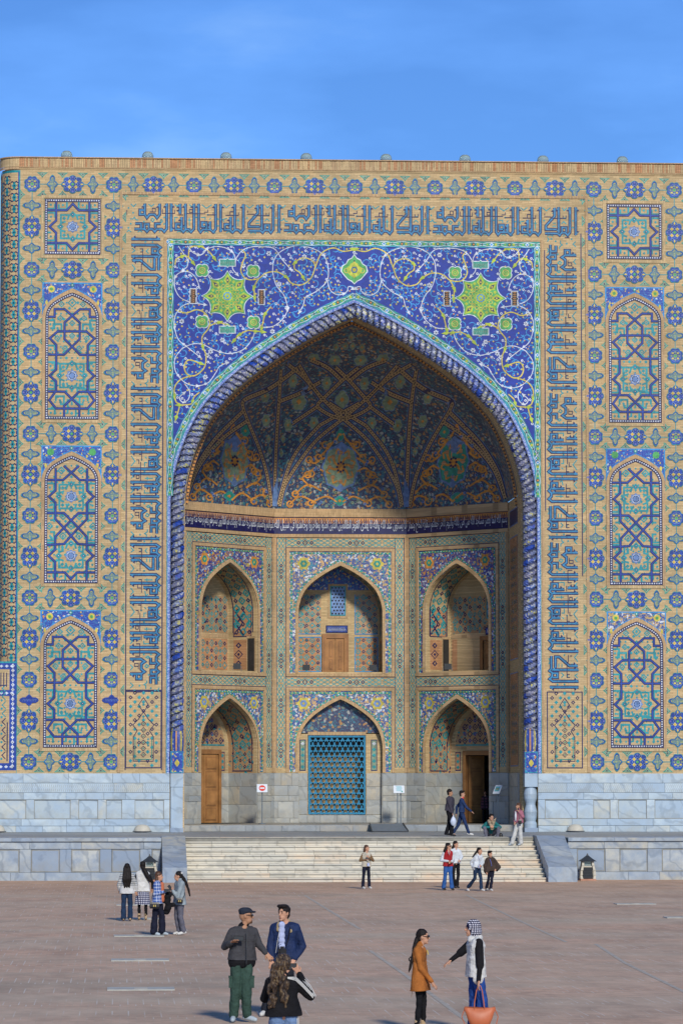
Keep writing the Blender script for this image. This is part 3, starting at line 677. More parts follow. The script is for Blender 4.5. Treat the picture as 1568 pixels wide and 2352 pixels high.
# ---------------------------------------------------------------- Kufic inscription band
KU = [  # big letters, in units: x 0..985 (read from the right), y 0..215
 [[(232, 208), (232, 130), (215, 105), (200, 128), (166, 128), (150, 105), (136, 128), (136, 208)], 1], [[(136, 128), (104, 128), (104, 160), (130, 160)], 0],
 [[(278, 210), (278, 26), (262, 4), (245, 22), (215, 22), (200, 4), (185, 22), (165, 22), (150, 4), (135, 22), (68, 22)], 1], [[(205, 26), (205, 62), (240, 62)], 0], [[(160, 26), (160, 58), (135, 58), (135, 26)], 0], [[(112, 24), (112, 62), (74, 62)], 0],
 [[(307, 5), (307, 210)], 1],
 [[(455, 210), (455, 26), (436, 4), (418, 22), (402, 22), (386, 4), (370, 22), (338, 22), (338, 62), (366, 62)], 1], [[(400, 210), (400, 24)], 1], [[(375, 112), (375, 26)], 1], [[(365, 208), (365, 135)], 1],
 [[(596, 210), (596, 26), (580, 4), (562, 22), (512, 22), (498, 4), (485, 24), (485, 210)], 1], [[(560, 82), (560, 24)], 1], [[(535, 26), (535, 74), (508, 74), (508, 44), (535, 44)], 0],
 [[(628, 5), (628, 210)], 1],
 [[(776, 210), (776, 26), (760, 4), (742, 22), (722, 22), (706, 4), (690, 22), (656, 22), (656, 62), (684, 62)], 1], [[(720, 210), (720, 24)], 1], [[(693, 115), (693, 26)], 1],
 [[(970, 210), (970, 26), (955, 4), (940, 22), (915, 22), (902, 4), (888, 16), (806, 16)], 1], [[(896, 210), (896, 22)], 1], [[(945, 26), (945, 60), (918, 60), (918, 26)], 0], [[(870, 205), (870, 145), (812, 72), (812, 46), (882, 46)], 1],
 [[(1008, 5), (1008, 210)], 1]]
KT = [[(20, 125), (20, 160)], [(168, 148), (205, 148), (205, 175), (185, 175), (185, 148)], [(250, 170), (250, 138), (330, 138), (330, 165)], [(350, 128), (385, 128)], [(425, 148), (425, 168), (445, 168), (445, 148), (425, 148)], [(410, 138), (530, 138)], [(540, 130), (600, 130)], [(520, 150), (545, 150), (545, 168)], [(660, 128), (745, 128), (745, 150)], [(690, 128), (690, 155), (712, 155)], [(800, 138), (845, 138), (845, 128), (945, 128), (945, 150)], [(805, 150), (805, 165)], [(580, 150), (580, 130)], [(925, 128), (925, 148)]]
KG = [[(45, 205), (62, 185), (80, 205)], [(160, 205), (178, 188), (196, 205)], [(330, 205), (345, 190), (357, 205)], [(425, 205), (440, 185), (450, 205)], [(505, 205), (535, 178), (570, 205)], [(645, 205), (665, 185), (690, 205)], [(790, 205), (815, 182), (842, 205)], [(920, 205), (932, 185), (950, 205)],
 [(40, 95), (60, 95), (68, 108), (80, 88), (95, 88)], [(175, 88), (188, 75), (198, 92), (184, 102), (175, 88)], [(235, 82), (243, 95), (251, 82), (243, 70), (235, 82)], [(330, 60), (330, 110), (350, 110)], [(425, 50), (425, 108)], [(415, 90), (435, 90)], [(500, 110), (528, 110), (528, 92)], [(555, 95), (565, 108)], [(650, 80), (640, 98), (670, 105)], [(742, 50), (742, 108)], [(732, 90), (752, 90)], [(855, 70), (880, 70)], [(858, 92), (880, 92)], [(915, 88), (930, 104), (946, 88)],
 [(20, 0), (32, 12), (48, 0)], [(90, 0), (105, 10), (120, 0)], [(228, -2), (238, 8)], [(345, 0), (358, 10), (372, 0)], [(520, 0), (535, 10), (550, 0)], [(665, 0), (680, 10), (695, 0)], [(820, -2), (840, 6), (860, -2)], [(925, -2), (935, 6)], [(405, 0), (412, 8), (420, 0)]]
def kufic(k, P, sc, w=13):
    """P maps unit (x,y) to frame coordinates"""
    for ln, head in KU:
        pts = [P(*p) for p in ln]; k.line(pts, (w + 9) * sc, 'navy', 1); k.line(pts, w * .74 * sc, 'kufic_blue', 3)
    for ln, head in KU:
        if head:
            for (x, y), (x2, y2) in ((ln[0], ln[1]), (ln[-1], ln[-2])):
                if abs(x - x2) < 1:
                    sg = 1 if y > y2 else -1
                    dr = -1 if x not in (307, 628, 1008) else 1
                    if x in (136, 400, 365, 720, 693, 896, 485, 870): dr = -1
                    for g, m_, l in ((1.25, 'navy', 1), (.8, 'kufic_blue', 3)):
                        tip = y + sg * 4 * g; bs = y - sg * 22 * g
                        k.poly(fixccw([P(x - dr * 5, tip), P(x - dr * 5, bs - sg * 8), P(x + dr * 20 * g, bs)]), m_, l)
    for p in [P(262, 4), P(150, 105), P(215, 105), P(200, 4), P(150, 4), P(436, 4), P(386, 4), P(580, 4), P(498, 4), P(760, 4), P(706, 4), P(955, 4), P(902, 4)]: k.dia(p, 13 * sc, 'navy', 2); k.dia(p, 9 * sc, 'kufic_blue', 4)
    for p in [P(150, 40), P(352, 42), P(521, 58), P(670, 42), P(931, 42), P(117, 144)]: k.dia(p, 8 * sc, 'brick', 5)
    for ln in KT: k.line([P(*p) for p in ln], 4.5 * sc, 'navy', 5)
    for ln in KG: k.line([P(*p) for p in ln], 7 * sc, 'turq', 0)
    for x, y in ((30, 30), (45, 60), (30, 175), (60, 140), (130, 75), (262, 60), (262, 110), (330, 30), (430, 30), (545, 130), (590, 0), (640, 30), (745, 25), (800, 110), (838, 120), (860, 165), (935, 130), (990, 110), (990, 60), (470, 110), (610, 100), (610, 50)): k.dia(P(x, y), 8 * sc, 'turq', 0)
def fixccw(p):
    a = sum(p[i][0] * p[(i + 1) % len(p)][1] - p[(i + 1) % len(p)][0] * p[i][1] for i in range(len(p)))
    return p if a > 0 else p[::-1]
b = Ink(FAC, .002)     # brick bed and fine frame lines
b.line([(-9.62, 4.2), (-9.62, 28.42), (9.68, 28.42), (9.68, 4.2)], .045, 'navy'); b.line([(-8.1, 4.2), (-8.1, 26.8), (8.12, 26.8), (8.12, 4.2)], .045, 'navy')
for s_ in (-1, 1): b.line([(s_ * 9.62, 7.55), (s_ * 8.1, 7.55)], .05, 'navy')
b.obj('frame_line', PORTAL)
f = MB()
for q in ((-9.95, 9.98, 28.56, 28.68), (-9.95, -9.83, 4.1, 28.56), (9.86, 9.98, 4.1, 28.56), (-8.06, 8.06, 26.69, 26.765), (-8.06, -7.96, 4.1, 26.69), (7.96, 8.06, 4.1, 26.69)):
    f.box(q[0], q[1], -.04, .01, q[2], q[3], 'brick_trim')
f.obj('brick_frame', PORTAL)
for i in range(3):
    x0 = -9.46 + i * 6.33; sx = 6.30 / 966; sy = 1.26 / 215
    k = Ink(FAC, .006); kufic(k, lambda x, y: (x0 + (x - 48) * sx, 26.96 + y * sy), (sx + sy) / 2); k.obj('kufic_inscription', PORTAL)
    z1 = 26.72 - i * 6.36; sx = 6.34 / 970; sy = 1.28 / 215
    k = Ink(FAC, .006); kufic(k, lambda x, y: (-8.2 - y * sy, z1 - (1018 - x) * sx), (sx + sy) / 2); k.obj('kufic_inscription', PORTAL)
    k = Ink(FAC, .006); kufic(k, lambda x, y: (8.24 + y * sy, z1 - .02 - (x - 48) * sx), (sx + sy) / 2); k.obj('kufic_inscription', PORTAL)
def girih_foot(cu):
    k = Ink(FAC, .004); v0, v1 = 4.3, 7.5; hw = .74
    k.line([(cu - hw, v0), (cu + hw, v0), (cu + hw, v1), (cu - hw, v1)], .045, 'navy', 1, True)
    def inside(u, v): return abs(u - cu) < .46 and v < 6.1
    for i in range(-4, 5):
        for j in range(17):
            u = cu + i * .18; v = v0 + .1 + j * .19
            if (i + j) % 2 or abs(u - cu) > hw - .06 or (abs(u - cu) < .16 and v < 6.0): continue
            if (i * 3 + j) % 8 == 1: k.dia((u, v), .1, 'turq', 1); k.dia((u, v), .055, 'navy', 2); k.dia((u, v), .025, 'yellow', 3)
            elif (i + j * 2) % 3 == 0: k.ring((u, v), .065, .035, 'navy', 1)
            else: k.dia((u, v), .085, 'turq', 1)
    k.line([(cu - .42, v0 + .28), (cu + .42, v0 + .28), (cu + .42, 5.6), (cu + .26, 5.85), (cu + .44, 6.1), (cu + .2, 6.35), (cu, 6.65), (cu - .2, 6.35), (cu - .44, 6.1), (cu - .26, 5.85), (cu - .42, 5.6)], .03, 'navy', 4, True)
    k.line([(cu, 6.65), (cu - .12, 6.8), (cu - .2, 6.95), (cu, 7.25), (cu + .2, 6.95), (cu + .12, 6.8), (cu, 6.65)], .028, 'navy', 4)
    k.line([(cu - .35, 5.5), (cu - .35, v0 + .36), (cu + .35, v0 + .36), (cu + .35, 5.5)], .03, 'teal_green', 4)
    for j in range(6): k.ring((cu, 4.85 + j * .26), .1, .02, 'navy', 4); k.dia((cu, 4.85 + j * .26), .04, 'teal_green', 4)
    for j in range(3):
        for s_ in (-1, 1): k.dia((cu + s_ * .2, 4.98 + j * .26), .05, 'turq', 4)
    k.dia((cu, 6.95), .06, 'turq', 4); k.dia((cu, 6.45), .06, 'turq', 4); k.obj('girih_panel', PORTAL)
girih_foot(-8.86); girih_foot(8.9)

# ---------------------------------------------------------------- great spandrel
k = Ink(FAC, .004)
spo = [(-7.92, 26.68), (-7.92, 15.54)] + ap(A0)[1:-1] + [(7.92, 15.54), (7.92, 26.68)]
k.tess([spo[::-1]], 'field_blue', 0); k.obj('spandrel_field', PORTAL)
def ok(u, v): return abs(u) < 7.6 and v < 26.4 and not in_arch(u, v, 0, 8.3, 15.54, 9.05)
WS=[[(-6.43,26.11),(-6.24,26.27),(-5.83,26.37),(-5.39,26.28),(-5.12,26.06),(-5.06,25.82),(-5.17,25.46),(-5.0,25.21)],[(-5.01,25.87),(-4.79,26.18),(-4.46,26.34),(-4.05,26.38),(-3.42,26.3),(-3.06,25.83),(-2.73,25.45)],[(-3.47,25.28),(-3.42,25.78),(-3.17,26.14),(-2.76,26.36),(-2.33,26.42),(-1.83,26.34),(-1.34,26.07),(-1.12,25.57),(-1.15,24.97),(-1.56,24.52),(-2.05,24.24),(-2.16,23.91),(-2.3,23.64)],[(-3.47,25.28),(-3.31,24.73),(-2.98,24.29),(-2.84,23.74),(-3.03,23.3),(-3.47,22.97),(-4.07,22.94)],[(-6.56,24.59),(-6.7,24.98),(-6.97,25.25),(-7.3,25.27),(-7.57,25.08),(-7.62,24.64),(-7.4,24.2),(-6.97,23.99),(-6.37,23.88)],[(-6.97,23.96),(-7.35,23.76),(-7.59,23.38),(-7.62,22.94),(-7.45,22.39),(-7.07,22.06),(-6.58,21.68)],[(-7.29,22.01),(-6.85,22.2),(-6.42,22.18),(-6.03,21.99),(-5.71,21.88),(-5.27,21.8),(-4.72,21.97),(-4.34,22.41),(-4.18,22.91)],[(-7.29,22.01),(-7.59,21.57),(-7.56,21.02),(-7.17,20.56),(-6.68,20.42),(-6.19,20.56),(-5.87,20.98),(-5.71,21.25),(-5.43,21.39)],[(-7.15,20.47),(-6.96,20.15),(-7.04,19.82),(-7.28,19.73),(-7.39,19.92),(-7.23,20.09)],[(-1.15,24.97),(-1.01,24.53),(-0.68,24.34),(-0.32,24.48),(-0.24,24.7),(0.03,24.62)],[(-7.46,26.37),(-7.3,26.13),(-7.08,25.8),(-7.08,25.52),(-7.24,25.36)],[(-7.08,26.38),(-6.81,26.08),(-6.48,26.02),(-6.26,26.25)]]
YS=[[(-4.79,26.26),(-4.62,26.04),(-4.73,25.71),(-4.81,25.32),(-4.57,24.99),(-4.1,25.0),(-3.75,25.25),(-3.31,25.31),(-2.93,25.12),(-2.65,24.82),(-2.21,24.77),(-1.83,25.07),(-1.64,25.57),(-1.39,26.12),(-0.9,26.35),(-0.46,26.21),(0.03,26.3)],[(-1.64,25.51),(-1.78,25.79),(-2.16,25.92),(-2.49,25.73),(-2.54,25.45),(-2.32,25.29),(-2.19,25.1)],[(-4.07,25.0),(-4.24,24.67),(-4.23,24.23)],[(-7.57,23.65),(-7.13,23.52),(-6.69,23.66),(-6.31,23.5),(-6.12,23.11),(-6.2,22.84),(-6.44,22.51),(-6.42,22.12),(-6.28,21.69),(-6.36,21.19),(-6.74,20.86),(-7.07,20.91),(-7.2,21.24),(-7.01,21.52),(-6.52,21.38)],[(-6.12,22.98),(-5.76,23.12),(-5.38,23.01)],[(-4.51,22.8),(-4.84,22.63),(-5.08,22.38)],[(-4.51,22.8),(-3.91,22.74)],[(-3.53,23.82),(-3.77,23.52),(-3.93,22.91)],[(-6.82,20.86),(-7.34,20.69),(-7.61,20.31),(-7.55,19.76),(-7.39,19.6),(-7.52,19.1)],[(-7.6,25.57),(-7.52,25.85),(-7.11,25.94),(-6.86,25.69)],[(-7.03,25.91),(-6.97,26.3),(-6.59,26.38),(-6.21,26.19),(-5.96,25.89)],[(-6.55,20.15),(-6.79,19.93),(-6.9,19.65),(-7.39,19.6)]]
sp_w = Ink(FAC, .004); rr = random.Random(11)
occ = [(-5.38, 24.25, 1.25)]
for s_ in (-1, 1):
    mir = lambda L_: [(u * -s_, v) for u, v in L_]
    for ln in WS:
        q = spline(mir(ln), 6); sp_w.line(q, .036, 'white', 4)
        for e, e2 in ((q[-1], q[-4]), (q[len(q) // 2], q[len(q) // 2 - 2])):
            a = math.atan2(e[1] - e2[1], e[0] - e2[0]); sp_w.poly([(e[0] + .16 * cos(a), e[1] + .16 * sin(a)), (e[0] + .09 * cos(a + 2), e[1] + .09 * sin(a + 2)), (e[0], e[1]), (e[0] + .09 * cos(a - 2), e[1] + .09 * sin(a - 2))], 'white', 5)
    for ln in YS:
        q = spline(mir(ln), 6); sp_w.line(q, .052, 'yellow', 3)
        for idx in (len(q) // 2, len(q) - 1):
            e, e2 = q[idx], q[max(idx - 3, 0)]; a = math.atan2(e[1] - e2[1], e[0] - e2[0])
            sp_w.poly([(e[0] + .22 * cos(a), e[1] + .22 * sin(a)), (e[0] + .08 * cos(a + 1.7), e[1] + .08 * sin(a + 1.7)), (e[0] - .1 * cos(a), e[1] - .1 * sin(a)), (e[0] + .08 * cos(a - 1.7), e[1] + .08 * sin(a - 1.7))], 'lime', 5)
sp_w.obj('scroll_mosaic', PORTAL)
fl = Ink(FAC, .004)    # fine blue tendrils, buds and white blossoms on a loose lattice
placed = []
for i in range(2400):
    u = rr.uniform(0, 7.65); v = rr.uniform(18.5, 26.45)
    if not ok(u, v) or math.hypot(u - 5.38, v - 24.25) < 1.05 or (u < .55 and 24.7 < v < 26.1): continue
    if any((u - a) ** 2 + (v - b_) ** 2 < .16 ** 2 for a, b_, _ in placed): continue
    placed.append((u, v, rr.random()))
for s_ in (-1, 1):
    for u, v, r in placed:
        c = (u * s_, v); ph = r * 20 * s_
        if r < .62:
            q = [(c[0] + (.05 + .16 * t / 7) * cos(ph + s_ * t * .62), c[1] + (.05 + .16 * t / 7) * sin(ph + s_ * t * .62)) for t in range(8)]
            fl.line(q, .036, 'cyan', 1)
            if r < .5: fl.dia(q[0], .042, 'yellow' if r < .36 else 'orange', 2)
            if r < .2: fl.dia(q[4], .035, 'orange', 2)
        elif r < .84:
            fl.ngon(c, .062, 5, 'white', 2, ph); fl.ngon(c, .025, 4, 'field_blue', 3)
            fl.dia((c[0] + .09, c[1] - .05), .03, 'white', 2)
        elif r < .9:
            for i in range(6): a = i * pi / 3 + ph; fl.ngon((c[0] + .075 * cos(a), c[1] + .075 * sin(a)), .04, 4, 'white', 2, a)
            fl.ngon(c, .05, 6, 'white', 3); fl.ngon(c, .03, 6, 'black', 4)
        else: fl.dia(c, .05, 'yellow', 2)
fl.obj('blossom_tiles', PORTAL, kind='stuff')
def big_star(cu, cv):
    k = Ink(FAC, .024)
    def pts(g):
        o = []
        for i in range(48):
            t = i * 2 * pi / 48; q = t % (pi / 4); d = abs(q - pi / 8) / (pi / 8); r = .80 + .20 * d * d
            if i % 12 == 0: r = 1.08
            elif i % 6 == 0: r = 1.06
            o.append((cu + g * r * cos(t), cv + g * r * sin(t)))
        return o
    k.fan((cu, cv), pts(1.03), 'white', 0); k.fan((cu, cv), pts(.985), 'green', 1)
    for i in range(8):
        a = i * pi / 4; c = (cu + .68 * cos(a), cv + .68 * sin(a)); ca, sa = cos(a), sin(a)
        k.poly([(c[0] + .3 * ca, c[1] + .3 * sa), (c[0] - .17 * sa, c[1] + .17 * ca), (c[0] - .24 * ca, c[1] - .24 * sa), (c[0] + .17 * sa, c[1] - .17 * ca)], 'lime', 2)
        k.poly([(c[0] + .16 * ca, c[1] + .16 * sa), (c[0] - .07 * sa, c[1] + .07 * ca), (c[0] - .12 * ca, c[1] - .12 * sa), (c[0] + .07 * sa, c[1] - .07 * ca)], 'navy', 3); k.dia(c, .045, 'yellow', 4)
        a += pi / 8; k.dia((cu + .66 * cos(a), cv + .66 * sin(a)), .08, 'lime', 2)
    for r, n in ((.46, 16), (.34, 12)):
        for i in range(n): a = i * 2 * pi / n; k.ring((cu + r * cos(a), cv + r * sin(a)), .075, .025, 'yellow' if r > .4 else 'lime', 3, 6, a)
    k.ngon((cu, cv), .25, 12, 'lime', 2)
    for i in range(10): a = i * 2 * pi / 10; k.dia((cu + .15 * cos(a), cv + .15 * sin(a)), .045, 'cyan', 4)
    k.dia((cu, cv), .05, 'cyan', 4); k.obj('star_medallion', PORTAL)
def quad_rose(cu, cv, s_=.27):
    k = Ink(FAC, .024); k.lobed((cu, cv), s_ * 1.2, s_ * 1.2, 4, 'white', 0, .13, 32, pi / 4, .7); k.lobed((cu, cv), s_ * 1.05, s_ * 1.05, 4, 'green', 1, .13, 32, pi / 4, .7)
    k.ring((cu, cv), s_ * .5, .035, 'yellow', 2, 8); k.ring((cu, cv), s_ * .25, .03, 'lime', 2, 4); k.obj('corner_rosette', PORTAL)
def script_plate(cu, cv, a, b, bgm, ink_):
    k = Ink(FAC, .024)
    for g, m_, l in ((.035, 'white', 0), (0, bgm, 1)):
        k.poly([(cu - a - g, cv - b - g), (cu + a + g, cv - b - g), (cu + a + g, cv + b + g), (cu - a - g, cv + b + g)], m_, l)
        k.dia((cu, cv), (b if a > b else a) * 1.45 + g, m_, l)
    r = random.Random(int(cu * 10 + cv)); n = 7
    for i in range(n):
        t = -1 + (2 * i + 1) / n
        if a > b: u = cu + t * a; k.line([(u, cv - b * .7), (u, cv + b * .6), (u + a / n * .9, cv - b * .2)], .025, ink_, 2)
        else: v = cv + t * b; k.line([(cu - a * .6, v), (cu + a * .6, v), (cu - a * .1, v + b / n * .9)], .025, ink_, 2)
    k.obj('script_plate', PORTAL)
for s_ in (-1, 1):
    big_star(5.38 * s_, 24.25)
    for u, v in ((6.45, 25.34), (4.29, 25.33), (6.45, 23.15), (4.27, 23.14)): quad_rose(u * s_, v)
    script_plate(5.38 * s_, 25.68, .32, .13, 'teal_green', 'sage'); script_plate(5.38 * s_, 22.82, .32, .13, 'teal_green', 'sage')
    script_plate(6.83 * s_, 24.24, .11, .3, 'black', 'orange'); script_plate(3.94 * s_, 24.22, .11, .3, 'black', 'orange')
k = Ink(FAC, .024)
def mand(g): return [(0, .66 * g), (.1 * g, .5 * g), (.26 * g, .42 * g), (.34 * g, .26 * g), (.5 * g, .16 * g), (.56 * g, -.06 * g), (.42 * g, -.24 * g), (.28 * g, -.4 * g), (.12 * g, -.48 * g), (0, -.6 * g)]
for g, m_, l in ((1.05, 'white', 0), (.96, 'green', 1), (.62, 'lime', 2)):
    h = mand(g); k.fan((0, 25.42), [(a, 25.42 + b) for a, b in h] + [(-a, 25.42 + b) for a, b in h[-2:0:-1]], m_, l)
for s_ in (-1, 1): k.line([(0, 25.75), (s_ * .18, 25.5), (s_ * .12, 25.25), (0, 25.12)], .04, 'yellow', 3); k.ring((s_ * .33, 25.38), .1, .03, 'yellow', 3, 8)
k.ring((0, 25.42), .12, .04, 'cobalt', 4, 6); k.dia((0, 25.42), .05, 'orange', 4); k.dia((0, 25.8), .04, 'navy', 4); k.obj('apex_medallion', PORTAL)
# chain border
def chain(path, w, closed=False, off=0):
    k = Ink(FAC, .03); k.line(path, w, 'teal_green', 0, closed)
    q = resample(path, .045); n = len(q)
    per = 17
    def nrm(i): a, b_ = q[max(i - 1, 0)], q[min(i + 1, n - 1)]; d = math.hypot(b_[0] - a[0], b_[1] - a[1]); return (-(b_[1] - a[1]) / d, (b_[0] - a[0]) / d)
    for sg in (-1, 1):
        L_ = []
        for i in range(n):
            nn = nrm(i); ph = (i + off) % per / per; am = w * .36 * (abs(1 - 2 * ph)) ** .8 * sg if True else 0
            am = w * (.10 + .28 * abs(cos(pi * (i + off) / per))) * sg
            L_.append((q[i][0] + nn[0] * am, q[i][1] + nn[1] * am))
        k.line(L_, .022, 'white', 1)
    for i in range(n):
        if (i + off) % per == 0:
            j = (i + off) // per
            if j % 2: k.dia(q[i], .085, 'black', 2); k.dia(q[i], .05, 'orange' if j % 4 == 1 else 'yellow', 3)
            else: k.dia(q[i], .095, 'white', 2); k.dia(q[i], .055, 'cyan', 3)
        elif (i + off) % per == per // 2: k.dia(q[i], .045, 'black', 2)
        elif (i + off) % per in (4, 13):
            nn = nrm(i); k.ngon((q[i][0], q[i][1]), .065, 6, 'lime' if (i // 3) % 2 else 'green', 2); k.dia(q[i], .022, 'yellow', 3)
    k.line([(p[0] + nrm(i)[0] * w * .5, p[1] + nrm(i)[1] * w * .5) for i, p in enumerate(q)], .018, 'turq', 2); k.line([(p[0] - nrm(i)[0] * w * .5, p[1] - nrm(i)[1] * w * .5) for i, p in enumerate(q)], .022, 'cyan', 2)
    return k
chain([(-7.79, 26.42), (-7.79, 15.75)], .25).obj('chain_border', PORTAL); chain([(7.79, 26.42), (7.79, 15.75)], .25).obj('chain_border', PORTAL)
chain([(-7.92, 26.55), (7.92, 26.55)], .25).obj('chain_border', PORTAL)
ac = [p for p in ap(A0, None, .14) if abs(p[0]) < 7.78]
mid = len(ac) // 2
chain(ac[mid::-1], .25).obj('chain_border', PORTAL); chain(ac[mid:], .25).obj('chain_border', PORTAL)
# ---------------------------------------------------------------- vault
def vy(X, Z):
    r = max(arch_r((Z - 15.54) / 7.9), .02); x = min(abs(X) / r, 7.12)
    po = 8.2 if x < 2.97 else 8.2 - (x - 2.97) / 4.15 * 4.4
    el = 8.2 * sqrt(max(0, 1 - (x / 7.4) ** 2))
    return 1.6 + r * (po * r + el * (1 - r))
prof = [p for p in rounded(arch(0, 1, 0, 1)) if p[0] <= 0][::-1]      # apex (0,1) down to (-1,0)
XS = [-7.14] + [-7.12 + 4.15 * i / 10 for i in range(11)] + [-2.97 + 5.94 * i / 12 for i in range(1, 12)] + [2.97 + 4.15 * i / 10 for i in range(11)] + [7.14]
m = MB(); rows = []
for a, t in prof:
    r = abs(a); Z = 15.54 + 7.9 * t
    if Z < 15.95: r = arch_r((15.95 - 15.54) / 7.9); Z = 15.95
    rr_ = max(r, .02)
    rows.append([(x * rr_, 1.6 if abs(x) > 7.13 else vy(x * rr_, Z), Z) for x in XS])
    if Z == 15.95: break
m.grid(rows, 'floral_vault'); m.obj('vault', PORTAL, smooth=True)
class VF(Frame):
    def __init__(s): pass
    def __call__(s, u, v, h=0): return Vector((u, vy(u, v) - h * 1.3, v))
VFr = VF()
RIBS=[[(-0.1,19.76),(-1.1,18.98),(-1.9,17.98),(-2.51,16.97),(-2.73,16.04)],[(-0.1,19.76),(0.88,20.55),(1.84,21.37),(2.76,21.81)],[(-1.02,19.56),(-1.92,18.58),(-2.42,17.58),(-2.81,16.04)],[(-1.02,19.56),(-0.12,20.04),(0.78,20.51)],[(-2.97,16.04),(-2.95,18.55),(-2.92,20.4),(-2.94,21.64)],[(-3.08,16.03),(-3.32,17.33),(-3.73,18.47),(-4.3,19.55),(-4.55,20.06),(-4.46,20.33),(-3.33,20.88),(-2.14,21.73)],[(-7.01,16.01),(-6.46,17.44),(-5.44,18.69),(-4.3,19.55)],[(-6.9,16.4),(-6.56,17.42),(-5.75,18.66),(-4.43,19.98)],[(-0.98,20.59),(-2.15,21.81)],[(-0.98,20.59),(-1.17,20.31),(-0.63,19.99),(-0.05,19.81)],[(-0.98,20.59),(-0.17,21.31),(0.54,21.83)],[(-0.17,21.31),(-0.89,21.81),(-1.76,22.05)],[(-1.17,20.31),(-2.37,19.54)],[(-2.97,20.39),(-1.94,20.83),(-1.04,21.3)]]
VMED=[(-0.02,17.79,'big'),(-4.83,17.84,'big'),(-2.01,20.48,'m'),(-0.1,20.59,'c'),(-3.46,19.63,'s'),(-1.29,19.65,'s'),(-2.43,19.54,'s'),(-0.56,22.07,'m2'),(-1.49,22.07,'m2'),(-0.83,21.21,'s'),(-2.35,21.22,'s'),(-3.57,20.55,'s'),(-0.16,22.58,'t'),(-0.56,22.53,'t'),(0.06,22.89,'t'),(-0.07,19.18,'top'),(-4.39,19.13,'top'),(-0.04,16.31,'bot'),(-5.05,16.32,'bot'),(-3.31,18.9,'d'),(-2.64,18.96,'d'),(-1.83,18.93,'d'),(-3.24,18.42,'d'),(-2.7,18.37,'d'),(-2.07,18.38,'d'),(-2.37,17.93,'d')]
plain('rib_tan', (0.42, 0.29, 0.15), 0.6, 0.2, 6)
def inv_(u, v): return v > 15.97 and in_arch(u, v, 0, 7.05, 15.54, 7.82)
k = Ink(VFr, .012, .006)
for s_ in (-1, 1):
    for ln in RIBS:
        q = resample(spline([(u * -s_, v) for u, v in ln], 6), .12); q = [p for p in q if inv_(*p)]
        if len(q) < 2: continue
        k.line(q, .26, 'steel_blue', 0); k.line(q, .21, 'navy', 1); k.line(q, .13, 'rib_tan', 2)
        for p in q[::1]: k.dia(p, .035, 'black' , 3)
k.obj('vault_ribs', PORTAL)
def vlob(u, v, a, b, n, l=0, fill='sage'):
    k = Ink(VFr, .012, .006)
    for g, m_, q in ((1.1, 'steel_blue', 0), (1.0, fill, 1)): k.lobed((u, v), a * g, b * g, n, m_, l + q, .1, 24)
    if a > .4:
        for i in range(8):
            t = i * pi / 4; k.line(spline([(u, v), (u + a * .35 * cos(t + .3), v + b * .35 * sin(t + .3)), (u + a * .62 * cos(t), v + b * .62 * sin(t))], 4), .10, 'orange', l + 3)
            k.line(spline([(u + a * .62 * cos(t), v + b * .62 * sin(t)), (u + a * .8 * cos(t + .25), v + b * .8 * sin(t + .25)), (u + a * .62 * cos(t + .5), v + b * .62 * sin(t + .5))], 4), .07, 'orange', l + 3)
            k.ngon((u + a * .62 * cos(t), v + b * .62 * sin(t)), .11, 4, 'brick_pink', l + 4, t)
            k.dia((u + a * .2 * cos(t), v + b * .2 * sin(t)), .06, 'navy', l + 5)
    else: k.dia((u, v), min(a, b) * .35, 'orange', l + 3)
    k.obj('vault_medallion', PORTAL)
for s_ in (-1, 1):
    for u, v, t in VMED:
        if s_ == 1 and abs(u) < .12: continue
        U_ = u * -s_ if abs(u) > .12 else u
        if t == 'big': vlob(U_, v, .80 if abs(u) < .2 else .62, 1.0, 8, 0, 'sage' if s_ < 0 else 'teal_green')
        elif t == 'm': vlob(U_, v, .34, .36, 6)
        elif t == 'c': vlob(U_, v, .3, .36, 4)
        elif t == 's': vlob(U_, v, .2, .27, 6)
        elif t == 'm2': vlob(U_, v, .28, .2, 6)
        elif t == 't': vlob(U_, v, .13, .13, 4)
        elif t == 'top': vlob(U_, v, .2, .26, 4, 0, 'teal_green')
        elif t == 'bot': vlob(U_, v, .26, .22, 4, 0, 'teal_green')
        else: vlob(U_, v, .1, .17, 4)
rr = random.Random(21)
for cu, hw in ((-.04, 2.35), (-4.95, 1.85), (4.87, 1.85)):      # orange arabesques in the three tympana
    k = Ink(VFr, .012, .006)
    for s_ in (-1, 1):
        for (a, b, c_, d_, e_, f_) in ((.0, 16.15, .25, 16.5, .55, 16.2), (.45, 16.2, .75, 16.5, .95, 16.15), (.35, 16.75, .62, 17.0, .85, 16.6), (.32, 17.6, .48, 17.75, .62, 17.45), (.1, 19.0, .28, 18.5, .42, 18.2), (.3, 18.2, .5, 17.95, .6, 18.1), (.55, 16.9, .72, 17.3, .55, 17.5), (0, 19.4, .12, 18.9, .3, 18.75)):
            q = spline([(cu + s_ * hw * a, b), (cu + s_ * hw * c_, d_), (cu + s_ * hw * e_, f_)], 6)
            k.line(q, .075, 'orange', 1); x, y = q[-1]; k.ring((x, y), .14, .06, 'orange', 1, 7); k.ngon(q[5], .07, 4, 'orange', 2)
        for i in range(26):
            v = rr.uniform(16.15, 18.9); u = cu + s_ * rr.uniform(.05, 1) * hw * (1 - ((v - 16) / 3.7) ** 1.3)
            if math.hypot((u - cu) / .8, v - 17.8) < 1.05: continue
            k.ngon((u, v), .075, 5, 'steel_blue' if rr.random() < .6 else 'sage', 3, rr.random() * 6); k.ngon((u, v), .03, 4, 'navy', 4)
    k.obj('arabesque_mosaic', PORTAL)
e1 = Ink(Frame((0, 1.6, 0), (1, 0, 0)), .004); q = ap(A2, None, -.1)
e1.line(q, .1, 'orange', 0)
